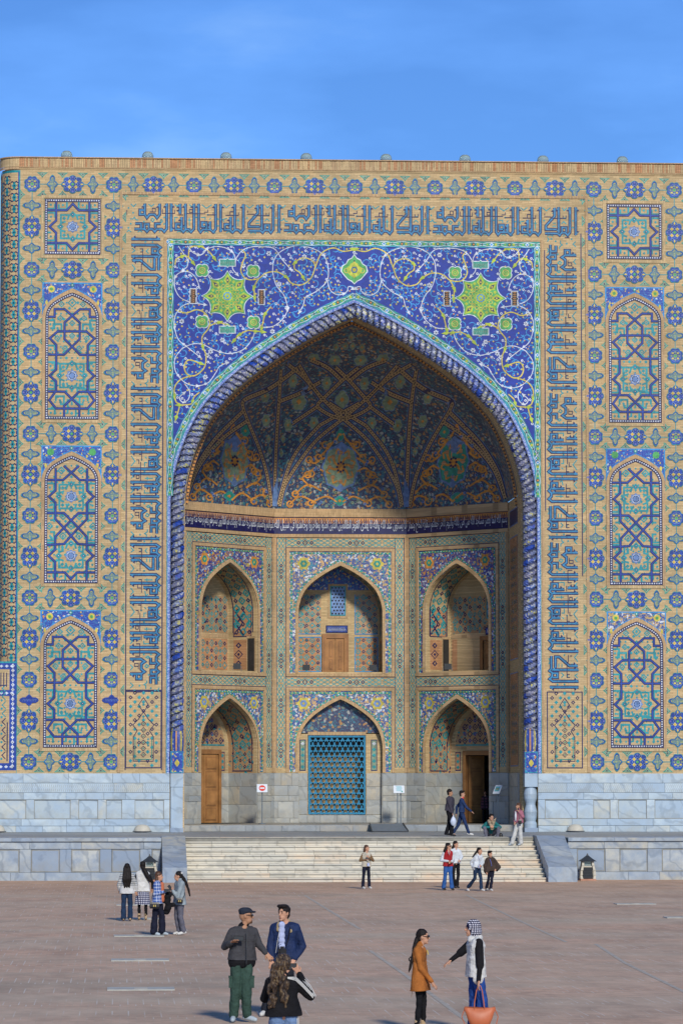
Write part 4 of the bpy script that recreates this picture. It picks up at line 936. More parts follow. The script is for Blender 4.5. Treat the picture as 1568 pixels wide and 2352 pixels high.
for p in resample(q, .16): e1.dia(p, .05, 'black', 1)
e1.obj('vault_edge', PORTAL)

# ---------------------------------------------------------------- inner walls
ZI = 1.88
def sweep(mb, fr, prof_, h0, h1, mat, flip=False):
    a, b_ = [fr(u, v, h0) for u, v in prof_], [fr(u, v, h1) for u, v in prof_]
    mb.grid([a, b_] if not flip else [b_, a], mat)
def lattice(k, u0, u1, v0, v1, st, clip=None, a='turq', b_='navy', l=1, w_=.04):
    nu = max(1, round((u1 - u0) / st)); nv = max(1, round((v1 - v0) / st)); su, sv = (u1 - u0) / nu, (v1 - v0) / nv
    for i in range(nu):
        for j in range(nv):
            c = (u0 + (i + .5) * su, v0 + (j + .5) * sv)
            if clip and not clip(*c): continue
            t = (i + j) % 2
            if t: k.ring(c, su * .46, w_, a, l, 4, 0, sv / su); k.dia(c, su * .16, 'orange' if (i * 2 + j) % 5 == 0 else a, l + 1)
            else: k.dia(c, su * .34, b_ if (i + j * 2) % 4 else a, l, sv * .34); k.dia(c, su * .14, 'fret_tan', l + 1)
def dia_border(k, p, q, w_, l=0):
    """geometric mosaic strip from p to q"""
    hor = abs(q[0] - p[0]) > abs(q[1] - p[1]); a0, a1 = (p[0], q[0]) if hor else (p[1], q[1]); c = p[1] if hor else p[0]
    a0, a1 = min(a0, a1), max(a0, a1)
    def P(t, s_): return (t, c + s_) if hor else (c + s_, t)
    def quad(t0, t1, s0, s1, m_, ll): k.poly(fixccw([P(t0, s0), P(t1, s0), P(t1, s1), P(t0, s1)]), m_, ll)
    quad(a0, a1, -w_ / 2, w_ / 2, 'brick', l)
    for s_ in (-1, 1): quad(a0, a1, s_ * w_ / 2 - .014, s_ * w_ / 2 + .014, 'navy', l + 1)
    st = w_ * .62; n = max(1, int((a1 - a0) / st)); st = (a1 - a0) / n
    for s_ in (-1, 1):
        for off in (0, 1):
            k.line([P(a0 + i * st, (w_ * .40 if (i + off) % 2 else 0) * s_) for i in range(n + 1)], .032, 'turq', l + 1)
    for i in range(n + 1):
        g = i % 8
        if g in (2, 3, 4): k.ring(P(a0 + i * st, 0), w_ * (.26 if g == 3 else .17), .032, 'navy', l + 2); k.dia(P(a0 + i * st, 0), .03, 'orange' if g == 3 else 'brick_pink', l + 3)
        elif g == 7: k.dia(P(a0 + i * st, 0), .04, 'orange', l + 2)
        elif i % 2: 
            for s_ in (-1, 1): k.dia(P(a0 + i * st, w_ * .3 * s_), .035, 'turq', l + 2)
class Tunnel(Frame):
    def __init__(s, fr, prof_): s.fr = fr; s.q = resample(prof_, .08)
    def __call__(s, u, v, h=0):
        x = min(max(u / .08, 0), len(s.q) - 1.001); i = int(x); t = x - i; a, b = s.q[i], s.q[i + 1]
        d = math.hypot(b[0] - a[0], b[1] - a[1]) or 1; n_ = ((b[1] - a[1]) / d, -(b[0] - a[0]) / d)
        return s.fr(a[0] + (b[0] - a[0]) * t + n_[0] * h, a[1] + (b[1] - a[1]) * t + n_[1] * h, -v)
Sw, SLo, SUp = 1.88, (5.3, 2.1), (11.35, 2.05)      # opening half-width; spring and rise of lower and upper arches
def facet(fr, kind):
    H = 3.035
    o = [(-H, ZI - .3), (-Sw, ZI - .3)] + rounded(arch(0, Sw, *SLo)) + [(Sw, ZI - .3), (H, ZI - .3), (H, 15.95), (-H, 15.95)]
    hole = [(-Sw, 8.62)] + rounded(arch(0, Sw, *SUp)) + [(Sw, 8.62)]
    k = Ink(fr, 0); k.tess([o, hole], 'brick'); k.obj('iwan_wall', PORTAL)
    k = Ink(fr, .004)
    dia_border(k, (-2.45, 14.42), (2.45, 14.42), .44); dia_border(k, (-2.66, 4.35), (-2.66, 14.64), .4, 0); dia_border(k, (2.66, 4.35), (2.66, 14.64), .4, 0); dia_border(k, (-2.45, 8.17), (2.45, 8.17), .44)
    k.obj('mosaic_border', PORTAL)
    b = MB()
    def fb(u0, u1, v0, v1, h=.05, m_='brick_trim'):
        P = [fr(u0, v0, -.01), fr(u1, v0, -.01), fr(u1, v1, -.01), fr(u0, v1, -.01), fr(u0, v0, h), fr(u1, v0, h), fr(u1, v1, h), fr(u0, v1, h)]
        for q in ((4, 5, 6, 7), (0, 1, 5, 4), (1, 2, 6, 5), (2, 3, 7, 6), (3, 0, 4, 7)): b.face([P[a] for a in q], m_)
    for v0, v1 in ((8.42, 14.18), (4.12, 7.92)):
        fb(-2.44, -2.3, v0, v1); fb(2.3, 2.44, v0, v1); fb(-2.3, 2.3, v1 - .14, v1)
    fb(-2.3, 2.3, 8.42, 8.56); fb(-3.02, 3.02, 14.66, 14.8, .07); fb(-3.02, 3.02, 15.58, 15.95, .07); fb(-3.02, -2.88, 4.12, 14.655); fb(2.88, 3.02, 4.12, 14.655)
    for sp, low in ((SUp, 8.57), (SLo, 4.12)):       # arch bands
        i1, i2 = ap((0, Sw, *sp), low), ap((0, Sw + .13, sp[0], sp[1] + .16), low)
        b.grid([[fr(*p, .06) for p in i2], [fr(*p, .06) for p in i1]], 'brick_trim'); b.grid([[fr(*p, 0) for p in i2], [fr(*p, .06) for p in i2]], 'brick_trim')
    b.obj('brick_frame', PORTAL)
    k = Ink(fr, .004)
    for (sp, top, m_), low in zip(((SUp, 14.03, 'floral_warm' if kind == 0 else 'floral_orange'), (SLo, 7.76, 'floral_warm')), (8.58, 4.15)):
        sl = [(-2.28, top), (-2.28, low), (-Sw - .14, low)] + [(u, v) for u, v in rounded(arch(0, Sw + .14, sp[0], sp[1] + .17))] + [(Sw + .14, low), (2.28, low), (2.28, top)]
        k.tess([sl[::-1]], m_, 0)
        for s_ in (-1, 1):
            k.lobed((s_ * 1.65, top - .55), .3, .3, 6, 'yellow' if kind == 0 or sp is SLo else 'orange', 1, .12, 24); k.ngon((s_ * 1.65, top - .55), .17, 6, 'teal_green' if sp is SUp else 'pale_blue', 2); k.dia((s_ * 1.65, top - .55), .07, 'yellow', 3)
            for i in range(9): k.ngon((s_ * (.3 + .22 * (i % 6)), top - .18 - .09 * (i % 3)), .05, 5, 'white' if i % 2 else 'cyan', 2)
        k.line([(-2.2, low), (-2.2, top - .08), (2.2, top - .08), (2.2, low)], .07, 'teal_green', 3)
        for p in resample([(-2.2, low), (-2.2, top - .08), (2.2, top - .08), (2.2, low)], .17): k.dia(p, .035, 'yellow' if int(p[1] * 9 + p[0] * 5) % 3 else 'white', 4)
        ar = rounded(arch(0, Sw + .2, sp[0], sp[1] + .24)); k.line(ar, .07, 'teal_green', 3)
        for p in resample(ar, .17): k.dia(p, .035, 'orange' if int(p[1] * 9) % 2 else 'white', 4)
    k.obj('floral_spandrel', PORTAL)
    # inscription band
    k = Ink(fr, .02); k.rect(-3.0, 14.82, 3.0, 15.56, 'navy', 0); k.rect(-3.0, 15.3, 3.0, 15.53, 'brick_pink' if kind == -1 else 'orange', 1) if kind != 0 else k.rect(-3.0, 15.3, 3.0, 15.53, 'orange', 1)
    r = random.Random(kind + 9); u = -2.95
    while u < 2.9:
        k.rect(u, 15.32, u + .035, 15.50, 'navy', 2); k.line([(u, 15.33), (u + .06, 15.33), (u + .08, 15.42)], .03, 'navy', 2); u += .085 + r.random() * .05
    k.obj('inscription_ground', PORTAL)
    # niches
    for (sp, low, d) in ((SUp, 8.62, 1.9 if kind == 0 else 1.7), (SLo, ZI, 1.7)):
        up = sp is SUp; n_ = MB(); prf = [(-Sw, low)] + rounded(arch(0, Sw, *sp)) + [(Sw, low)]
        sweep(n_, fr, prf, 0, -.22, 'brick'); sweep(n_, fr, prf, -.22, -d, 'brick' if up else 'fret_tan')
        n_.face([fr(-Sw, low, 0), fr(Sw, low, 0), fr(Sw, low, -d), fr(-Sw, low, -d)], 'brick')
        bk = fr.shift(0, 0, -d); q = Ink(bk, 0); has_door = (not up) or kind == 0 or True
        if not up and kind == 1:     # real doorway with a room behind
            q.tess([[(-Sw, low), (-1.0, low), (-1.0, 5.1), (1.0, 5.1), (1.0, low), (Sw, low)] + rounded(arch(0, Sw, *sp))[::-1]], 'brick')
        else: q.tess([[(-Sw, low), (Sw, low)] + rounded(arch(0, Sw, *sp))[::-1]], 'brick')
        q.v = n_.v + q.v; q.f = n_.f + [tuple(i + len(n_.v) for i in f) for f in q.f]; mm = [n_.mats[i] for i in n_.m] + [q.mats[i] for i in q.m]
        z_ = MB(); z_.v = q.v; z_.f = q.f; z_.m = [z_.mi(x) for x in mm]; z_.obj('niche', PORTAL)
        # side walls: frames looking into the niche
        lf = Frame(fr(-Sw, 0, 0), -fr.Nn); rf = Frame(fr(Sw, 0, -d), fr.Nn)
        tn = Tunnel(fr, prf); ln_ = len(tn.q) * .08; k = Ink(tn, .006)
        lo = 1.6 if up else 3.4
        lattice(k, lo, ln_ - lo, .28, d - .3, .36, l=0, w_=.07)
        for e_ in (.26, d - .28): k.line([(lo + i * .1, e_) for i in range(int((ln_ - 2 * lo) / .1))], .05, 'navy', 2)
        k.obj('soffit_mosaic', PORTAL)
        k = Ink(bk, .004)
        if up:
            if kind == 0:
                for s_ in (-1, 1):
                    u0, u1 = sorted((s_ * .78, s_ * 1.8))
                    k.rect(u0, 8.7, u1, 10.25, 'brick_pink', 0); lattice(k, u0, u1, 8.7, 10.25, .26, l=1); k.line([(u0, 8.7), (u1, 8.7), (u1, 10.25), (u0, 10.25)], .04, 'cyan', 3, True)
                    k.rect(u0, 10.4, u1, 12.2, 'fret_tan', 0); lattice(k, u0, u1, 10.4, 12.2, .26, lambda u, v: in_arch(u, v, 0, 1.75, *sp), 'turq', 'navy'); k.line([(u0, 12.2), (u0, 10.4), (u1, 10.4)], .04, 'cyan', 3)
                k.tess([[(-1.3, 12.4), (1.3, 12.4)] + [p for p in rounded(arch(0, 1.8, *sp)) if p[1] > 12.4][::-1]], 'floral_blue', 0)
            else:
                k.rect(-1.8, 10.35, 1.8, 12.0, 'fret_tan', 0); lattice(k, -1.75, 1.75, 10.4, 12.0, .3, l=1); k.rect(-.1, 8.7, 1.8, 10.1, 'brick_pink', 0); k.rect(-1.8, 8.7, -1.5, 10.1, 'brick_pink', 0); lattice(k, 0, 1.75, 8.75, 10.05, .3, l=1)
                k.rect(-1.85, 10.15, 1.85, 10.3, 'brick_trim', 2)
        else:
            k.tess([[(-1.6, 5.35), (1.6, 5.35)] + [p for p in rounded(arch(0, 1.6, 5.35, 1.85))][::-1]], 'floral_vault' if kind == 0 else 'fret_tan', 0)
            if kind: lattice(k, -1.5, 1.5, 5.4, 7.2, .3, lambda u, v: in_arch(u, v, 0, 1.45, 5.35, 1.7), 'navy', 'cobalt', 1)
            k.line([(-1.6, 5.35), (1.6, 5.35)], .06, 'turq', 3); k.rect(-1.85, 5.15, 1.85, 5.3, 'brick_trim', 2)
            for s_ in (-1, 1):
                u0, u1 = sorted((s_ * 1.3, s_ * 1.62)) if kind else sorted((s_ * 1.36, s_ * 1.68))
                k.rect(u0, 4.2, u1, 5.05, 'navy' if kind else 'teal_green', 1); k.rect(u0 + .04, 4.24, u1 - .04, 5.01, 'brick_pink' if kind else 'sage', 2)
                for j in range(3): k.dia(((u0 + u1) / 2, 4.36 + j * .26), .1, 'turq', 3)
        k.obj('niche_mosaic', PORTAL)
        for f2, s_ in ((lf, -1), (rf, 1)):
            k = Ink(f2, .004)
            if up:
                k.rect(.3, 10.2, d - .35, 12.0, 'brick_pink' if kind else 'fret_tan', 0); k.rect(.3, 8.72, d - .35, 10.05, 'brick_pink', 0)
                if kind:
                    for ln in ([(.35, 10.3), (.85, 10.8), (.4, 11.3), (.9, 11.8)], [(.9, 10.25), (.45, 10.75), (.95, 11.25), (.5, 11.75)], [(.35, 11.1), (.65, 11.4), (.35, 11.7)], [(.95, 10.5), (1.25, 10.85), (.95, 11.2)], [(.35, 10.6), (.55, 10.8), (.35, 11.0)]): k.line(ln, .075, 'navy' if len(ln) == 4 else 'turq', 1)
                    for ln in ([(.5, 12.0), (.9, 12.35), (.7, 12.6), (1.1, 12.9)],): k.line([(a, min(b, 12.0)) for a, b in ln], .07, 'navy', 1)
                    k.line([(.3, 10.2), (d - .35, 10.2), (d - .35, 12.0), (.3, 12.0)], .04, 'navy', 2, True)
                    lattice(k, .35, .85, 8.8, 10.0, .4, l=1, a='navy')
                    k.rect(d - .62, 8.64, d - .1, 10.2, 'brick_trim', 3); k.rect(d - .56, 8.64, d - .16, 10.1, 'dark_room', 4)
                else: lattice(k, .35, d - .4, 8.75, 10.0, .28, l=1)
            else:
                k.rect(.3, 4.2, d - .3, 5.35, 'fret_tan', 0); lattice(k, .32, d - .32, 4.25, 6.2, .3, l=1); k.line([(.3, 4.2), (d - .3, 4.2), (d - .3, 6.2), (.3, 6.2)], .04, 'navy', 3, True)
            k.obj('niche_mosaic', PORTAL)
    return
FC = Frame((0, 9.8, 0), (1, 0, 0)); FL = Frame((-5.045, 7.6, 0), (4.15, 4.4, 0)); FR = Frame((5.045, 7.6, 0), (4.15, -4.4, 0))
facet(FC, 0); facet(FL, -1); facet(FR, 1)
# thuluth line of the inner inscription (white script)
def shape_ar(txt):
    """join Arabic letters with presentation forms, return in visual order"""
    F = {'ا': ('FE8D', 'FE8E'), 'ب': ('FE8F', 'FE90', 'FE91', 'FE92'), 'ت': ('FE95', 'FE96', 'FE97', 'FE98'), 'ة': ('FE93', 'FE94'), 'ج': ('FE9D', 'FE9E', 'FE9F', 'FEA0'), 'ح': ('FEA1', 'FEA2', 'FEA3', 'FEA4'), 'خ': ('FEA5', 'FEA6', 'FEA7', 'FEA8'), 'د': ('FEA9', 'FEAA'), 'ذ': ('FEAB', 'FEAC'), 'ر': ('FEAD', 'FEAE'), 'ز': ('FEAF', 'FEB0'), 'س': ('FEB1', 'FEB2', 'FEB3', 'FEB4'), 'ش': ('FEB5', 'FEB6', 'FEB7', 'FEB8'), 'ظ': ('FEC5', 'FEC6', 'FEC7', 'FEC8'), 'ع': ('FEC9', 'FECA', 'FECB', 'FECC'), 'ف': ('FED1', 'FED2', 'FED3', 'FED4'), 'ق': ('FED5', 'FED6', 'FED7', 'FED8'), 'ك': ('FED9', 'FEDA', 'FEDB', 'FEDC'), 'ل': ('FEDD', 'FEDE', 'FEDF', 'FEE0'), 'م': ('FEE1', 'FEE2', 'FEE3', 'FEE4'), 'ن': ('FEE5', 'FEE6', 'FEE7', 'FEE8'), 'ه': ('FEE9', 'FEEA', 'FEEB', 'FEEC'), 'و': ('FEED', 'FEEE'), 'ي': ('FEF1', 'FEF2', 'FEF3', 'FEF4'), 'ى': ('FEEF', 'FEF0'), 'ئ': ('FE89', 'FE8A', 'FE8B', 'FE8C'), 'ض': ('FEBD', 'FEBE', 'FEBF', 'FEC0'), 'ص': ('FEB9', 'FEBA', 'FEBB', 'FEBC')}
    out_ = []
    for i, c in enumerate(txt):
        if c not in F: out_.append(c); continue
        pv = i > 0 and txt[i - 1] in F and len(F[txt[i - 1]]) == 4; nx = i + 1 < len(txt) and txt[i + 1] in F; f = F[c]
        if len(f) == 4: g = f[3] if pv and nx else f[1] if pv else f[2] if nx else f[0]
        else: g = f[1] if pv else f[0]
        out_.append(chr(int(g, 16)))
    return ''.join(out_)[::-1]
def ar_text(txt, fr, u0, u1, v0, v1, mat, h, parent, name='inscription'):
    c = bpy.data.curves.new('tmp', 'FONT'); c.body = shape_ar(txt); c.resolution_u = 2; o = bpy.data.objects.new('tmp', c); COL.objects.link(o)
    bpy.context.view_layer.update(); me = bpy.data.meshes.new_from_object(o.evaluated_get(bpy.context.evaluated_depsgraph_get())); bpy.data.objects.remove(o)
    if not me.vertices: return
    xs = [v.co.x for v in me.vertices]; ys = [v.co.y for v in me.vertices]; a, b, c_, d = min(xs), max(xs), min(ys), max(ys)
    for v in me.vertices: v.co = fr(u0 + (v.co.x - a) / (b - a) * (u1 - u0), v0 + (v.co.y - c_) / (d - c_) * (v1 - v0), h)
    me.materials.clear(); return link(me, name, parent, [mat])
T_R = 'بسم الله انما يعمر مساجد الله من امن بالله واليوم الاخر اجعلتم سقاية الحاج وعمارة'
T_C = 'لا يستون عند الله والله لا يهدى القوم الظالمين الذين امنوا وهاجروا وجاهدوا فى سبيل الله'
T_L = 'باموالهم وانفسهم اعظم درجة عند الله واولئك هم الفائزون يبشرهم ربهم برحمة منه ورضوان'
for t, f in ((T_R, FR), (T_C, FC), (T_L, FL)):
    try: ar_text(t, f, -2.95, 2.95, 14.86, 15.46, 'white', .034, PORTAL)
    except Exception as ex: print('text', ex)
# side jambs between the rope arch and the octagon
for s_ in (-1, 1):
    fr = Frame((-7.14, 1.6, 0), (0, 1, 0)) if s_ < 0 else Frame((7.14, 5.44, 0), (0, -1, 0))
    k = Ink(fr, 0); k.rect(-.5 if s_ > 0 else 0, ZF, 3.84 if s_ > 0 else 4.34, 15.97, 'brick')
    k.base = .004
    for v0, v1, m_ in ((14.82, 15.5, 'navy'), (9.0, 14.3, 'brick_pink'), (4.4, 8.4, 'brick_pink')):
        k.rect(.4, v0, 3.5, v1, m_, 1); k.line([(.4, v0), (3.5, v0), (3.5, v1), (.4, v1)], .05, 'steel_blue', 2, True)
        if m_ != 'navy': lattice(k, .8, 3.1, v0 + .4, v1 - .4, .38, l=3, a='sage', b_='steel_blue')
    k.obj('iwan_jamb', PORTAL)
# room behind the open door
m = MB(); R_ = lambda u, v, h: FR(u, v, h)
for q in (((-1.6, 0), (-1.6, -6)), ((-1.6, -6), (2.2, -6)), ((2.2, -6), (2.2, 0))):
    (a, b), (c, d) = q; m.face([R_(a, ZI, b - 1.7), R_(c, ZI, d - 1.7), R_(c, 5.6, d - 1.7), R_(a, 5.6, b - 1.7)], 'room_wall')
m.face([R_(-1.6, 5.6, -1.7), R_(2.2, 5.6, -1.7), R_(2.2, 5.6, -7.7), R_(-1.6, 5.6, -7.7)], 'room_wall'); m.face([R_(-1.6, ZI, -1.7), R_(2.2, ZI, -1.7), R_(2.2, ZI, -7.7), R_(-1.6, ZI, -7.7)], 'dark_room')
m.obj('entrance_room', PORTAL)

# ---------------------------------------------------------------- doors
def fbox(b, fr, u0, u1, v0, v1, h0, h1, m_):
    P = [fr(u0, v0, h0), fr(u1, v0, h0), fr(u1, v1, h0), fr(u0, v1, h0), fr(u0, v0, h1), fr(u1, v0, h1), fr(u1, v1, h1), fr(u0, v1, h1)]
    for q in ((4, 5, 6, 7), (0, 1, 5, 4), (1, 2, 6, 5), (2, 3, 7, 6), (3, 0, 4, 7), (3, 2, 1, 0)): b.face([P[a] for a in q], m_)
def leaf(fr, u0, u1, v0, v1, rows_, parent, h=0.0):
    b = MB(); fbox(b, fr, u0, u1, v0, v1, h, h + .05, 'wood'); o = b.obj('door_leaf', parent)
    y = v0 + .1; tot = sum(rows_); sp_ = (v1 - v0 - .2 - .08 * (len(rows_) - 1))
    for r in rows_:
        hh = sp_ * r / tot; b = MB(); fbox(b, fr, u0 + .12, u1 - .12, y, y + hh, h + .051, h + .065, 'wood_frame'); fbox(b, fr, u0 + .17, u1 - .17, y + .05, y + hh - .05, h + .0655, h + .085, 'wood'); b.obj('door_panel', o); y += hh + .08
    return o
def door(fr, hw, v0, v1, rows_, open_=False, two=True):
    b = MB()
    for q in ((-hw - .16, -hw, v0, v1 + .2), (hw, hw + .16, v0, v1 + .2), (-hw, hw, v1, v1 + .2)): fbox(b, fr, q[0], q[1], q[2], q[3], -.1, .10, 'wood_frame')
    for q in ((-hw - .05, -hw + .03, v0, v1), (hw - .03, hw + .05, v0, v1)): fbox(b, fr, q[0], q[1], q[2], q[3], .1005, .13, 'wood')
    d = b.obj('door', PORTAL)
    if not open_:
        if two: leaf(fr, -hw + .03, -.01, v0 + .02, v1 - .02, rows_, d); leaf(fr, .01, hw - .03, v0 + .02, v1 - .02, rows_, d)
        else: leaf(fr, -hw + .03, hw - .03, v0 + .02, v1 - .02, rows_, d)
    return d
bl = FL.shift(0, 0, -1.7); br_ = FR.shift(0, 0, -1.7); bc = FC.shift(0, 0, -1.9)
d = door(Frame(bl(.15, 0, .02), FL.U), .98, ZI, 4.95, (1, 1.3, 1.3, 1)); d['label'] = 'tall closed panelled wooden door'
d = door(Frame(br_(0, 0, .0), FR.U), .95, ZI, 4.9, (1, 1, 1, 1), True); d['label'] = 'wooden door standing open to a dark room'
hg = br_(-.9, 0, -.05); fo = Frame(hg, FR.U * cos(1.3) - FR.Nn * sin(1.3)); leaf(fo, 0, .82, ZI + .02, 4.86, (1, 1.2, 1.2, .8), d)
d = door(Frame(bc(-.12, 0, .02), FC.U), .44, 8.66, 10.2, (1, 1.5)); d['label'] = 'small double wooden door on the upper floor'
for f, s_ in ((bl, -1), (br_, 1)):
    d = door(Frame(f(s_ * .55, 0, .02) if s_ > 0 else f(-.75, 0, .02), f.U), .45, 8.66, 10.0, (1, 1.2), False, False)
# upper grille windows and script plaques
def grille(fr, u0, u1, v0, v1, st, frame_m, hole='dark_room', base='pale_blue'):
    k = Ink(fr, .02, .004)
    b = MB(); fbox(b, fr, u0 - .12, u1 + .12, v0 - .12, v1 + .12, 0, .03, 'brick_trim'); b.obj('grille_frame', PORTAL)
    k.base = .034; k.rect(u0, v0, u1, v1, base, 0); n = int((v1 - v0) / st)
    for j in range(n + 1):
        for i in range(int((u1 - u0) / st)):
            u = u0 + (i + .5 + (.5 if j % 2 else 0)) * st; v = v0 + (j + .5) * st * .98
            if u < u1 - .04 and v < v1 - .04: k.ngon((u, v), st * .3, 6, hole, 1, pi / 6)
    k.line([(u0, v0), (u1, v0), (u1, v1), (u0, v1)], .05, 'turq', 2, True); k.obj('window_grille', PORTAL)
grille(bc, -.33, .33, 11.25, 12.55, .15, 'brick'); grille(bl, -1.2, -.4, 11.0, 11.9, .16, 'brick'); grille(br_, .3, 1.1, 11.0, 12.0, .16, 'brick')
for f, u, v in ((bc, -.05, 10.62), (bl, -.8, 10.42), (br_, .7, 10.42)):
    k = Ink(f, .03); k.rect(u - .5, v - .17, u + .5, v + .17, 'navy', 0); k.rect(u - .45, v - .13, u + .45, v + .13, 'cobalt', 1)
    for i in range(9): x = u - .4 + i * .09; k.line([(x, v - .09), (x + .01, v + .1), (x + .05, v - .02), (x + .09, v - .06)], .022, 'white', 2)
    k.obj('script_plaque', PORTAL)

# ---------------------------------------------------------------- blue lattice screen (hexagon openings are real holes)
m = MB(); sf = FC.shift(-.14, 0, -.35); u0, u1, v0, v1 = -1.22, 1.22, 2.32, 5.72
P = sf; cs = .243; rws = 14; rh = (v1 - v0 - .1) / rws
for q in ((u0 - .06, u1 + .06, v0 - .06, v0 + .02), (u0 - .06, u1 + .06, v1 - .02, v1 + .06), (u0 - .06, u0 + .02, v0 + .02, v1 - .02), (u1 - .02, u1 + .06, v0 + .02, v1 - .02)): fbox(m, sf, q[0], q[1], q[2], q[3], -.04, .06, 'screen_blue')
m.obj('screen_frame', PORTAL)
k = MB(); cnt = []
for j in range(rws + 1):
    for i in range(-1, 11):
        cu = u0 + .02 + (i + .5 + (.5 if j % 2 else 0)) * cs; cv = v0 + .05 + j * rh
        if cu < u0 - .1 or cu > u1 + .1: continue
        cnt.append((cu, cv))
        R = cs / sqrt(3); out6 = [(min(max(cu + cs * .5774 * cos(pi / 6 + a * pi / 3), u0), u1), min(max(cv + rh * .667 * sin(pi / 6 + a * pi / 3), v0), v1)) for a in range(6)]
        in6 = [(min(max(cu + cs * .40 * cos(pi / 6 + a * pi / 3), u0), u1), min(max(cv + rh * .47 * sin(pi / 6 + a * pi / 3), v0), v1)) for a in range(6)]
        k.grid([[sf(*p, .02) for p in out6], [sf(*p, .02) for p in in6]], 'screen_blue', True); k.grid([[sf(*p, .02) for p in in6], [sf(*p, -.04) for p in in6]], 'screen_blue', True)
        for p in out6[::2]: k.face([sf(p[0] + .05 * cos(a * pi / 2), p[1] + .05 * sin(a * pi / 2), .024) for a in range(4)], 'screen_node')
k.obj('lattice_screen', PORTAL, label='blue lattice screen with rows of hexagonal openings', kind='stuff')
# what is seen through the screen: blocks with courtyard sunlight put into their colours
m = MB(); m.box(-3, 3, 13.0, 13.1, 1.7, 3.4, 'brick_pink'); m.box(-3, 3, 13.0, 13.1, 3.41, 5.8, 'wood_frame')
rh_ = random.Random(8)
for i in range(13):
    for j in range(9): m.box(-2.9 + i * .45, -2.5 + i * .45, 12.85 - rh_.random() * .3, 13.0, 1.9 + j * .42, 2.28 + j * .42, rh_.choice(('court_lit_pale', 'dark_room', 'court_lit_tan', 'wood', 'court_lit_tan', 'dark_room')))
m.obj('court_light_blocks', PORTAL, kind='stuff')

# ---------------------------------------------------------------- marble cladding: every slab its own piece
BOXC = {}
def slab_mesh(w_, h_, d, mat):
    key = (round(w_, 2), round(h_, 2), round(d, 3), mat)
    if key not in BOXC:
        b = MB(); e = .008; x, z = w_ / 2, h_ / 2
        F0 = [(-x + e, -d, -z + e), (x - e, -d, -z + e), (x - e, -d, z - e), (-x + e, -d, z - e)]; B0 = [(-x, -d + e, -z), (x, -d + e, -z), (x, -d + e, z), (-x, -d + e, z)]; C0 = [(p[0], 0, p[2]) for p in B0]
        b.face(F0, mat)
        for A_, B_ in ((F0, B0), (B0, C0)):
            for i in range(4): j = (i + 1) % 4; b.face([B_[i], B_[j], A_[j], A_[i]], mat)
        BOXC[key] = b.mesh('slab')
    return BOXC[key]
def slab(fr, u0, u1, v0, v1, d, mat, parent, h=0, name='slab', gap=.006):
    me = slab_mesh(u1 - u0 - gap, v1 - v0 - gap, d, mat); o = link(me, name, parent); p = fr((u0 + u1) / 2, (v0 + v1) / 2, h)
    o.matrix_local = Matrix(((fr.U.x, -fr.Nn.x, fr.V.x, p.x), (fr.U.y, -fr.Nn.y, fr.V.y, p.y), (fr.U.z, -fr.Nn.z, fr.V.z, p.z), (0, 0, 0, 1))); return o
rq = random.Random(5)
def course(fr, u0, u1, v0, v1, wmin, wmax, d, mat, parent, h=0):
    u = u0
    while u < u1 - .01:
        w_ = rq.uniform(wmin, wmax)
        if u1 - (u + w_) < wmin * .6: w_ = u1 - u
        slab(fr, u, u + w_, v0, v1, d + rq.uniform(0, .006), mat, parent, h); u += w_
def dado(fr, u0, u1, mat, parent, panels):
    b = MB(); fbox(b, fr, u0, u1, ZF - .0, ZM - .012, -.02, .012, 'joint_light'); b.obj('mortar_bed', parent)
    course(fr, u0, u1, 3.66, ZM - .005, 1.1, 2.1, .06, mat, parent); course(fr, u0, u1, 3.26, 3.655, 1.2, 2.2, .045, mat, parent)
    course(fr, u0, u1, 2.97, 3.255, .9, 2.0, .06, mat, parent)
    x = u0
    for a, b_ in panels:
        if a > x + .02: slab(fr, x, a, 2.16, 2.965, .06, mat, parent)
        slab(fr, a, b_, 2.16, 2.965, .022, mat, parent); k = Ink(fr, .0605, .002); k.line([(a + .0, 2.17), (b_, 2.17), (b_, 2.955), (a, 2.955)], .022, 'joint_light', 0, True); k.obj('panel_moulding', parent)
        x = b_
    if u1 > x + .02: slab(fr, x, u1, 2.16, 2.965, .06, mat, parent)
    course(fr, u0, u1, 1.87, 2.155, 1.4, 2.3, .06, mat, parent); course(fr, u0, u1, ZF + .004, 1.865, .9, 1.5, .10, mat, parent)
dado(FAC, -15.6, -7.75, 'marble_wall', PORTAL, [(-15.3, -13.75), (-13.4, -11.9), (-11.55, -10.75), (-10.4, -9.75), (-9.2, -8.0)])
dado(FAC, 7.75, 15.0, 'marble_wall', PORTAL, [(8.05, 9.4), (10.1, 10.8), (11.15, 12.35), (12.7, 14.15)])
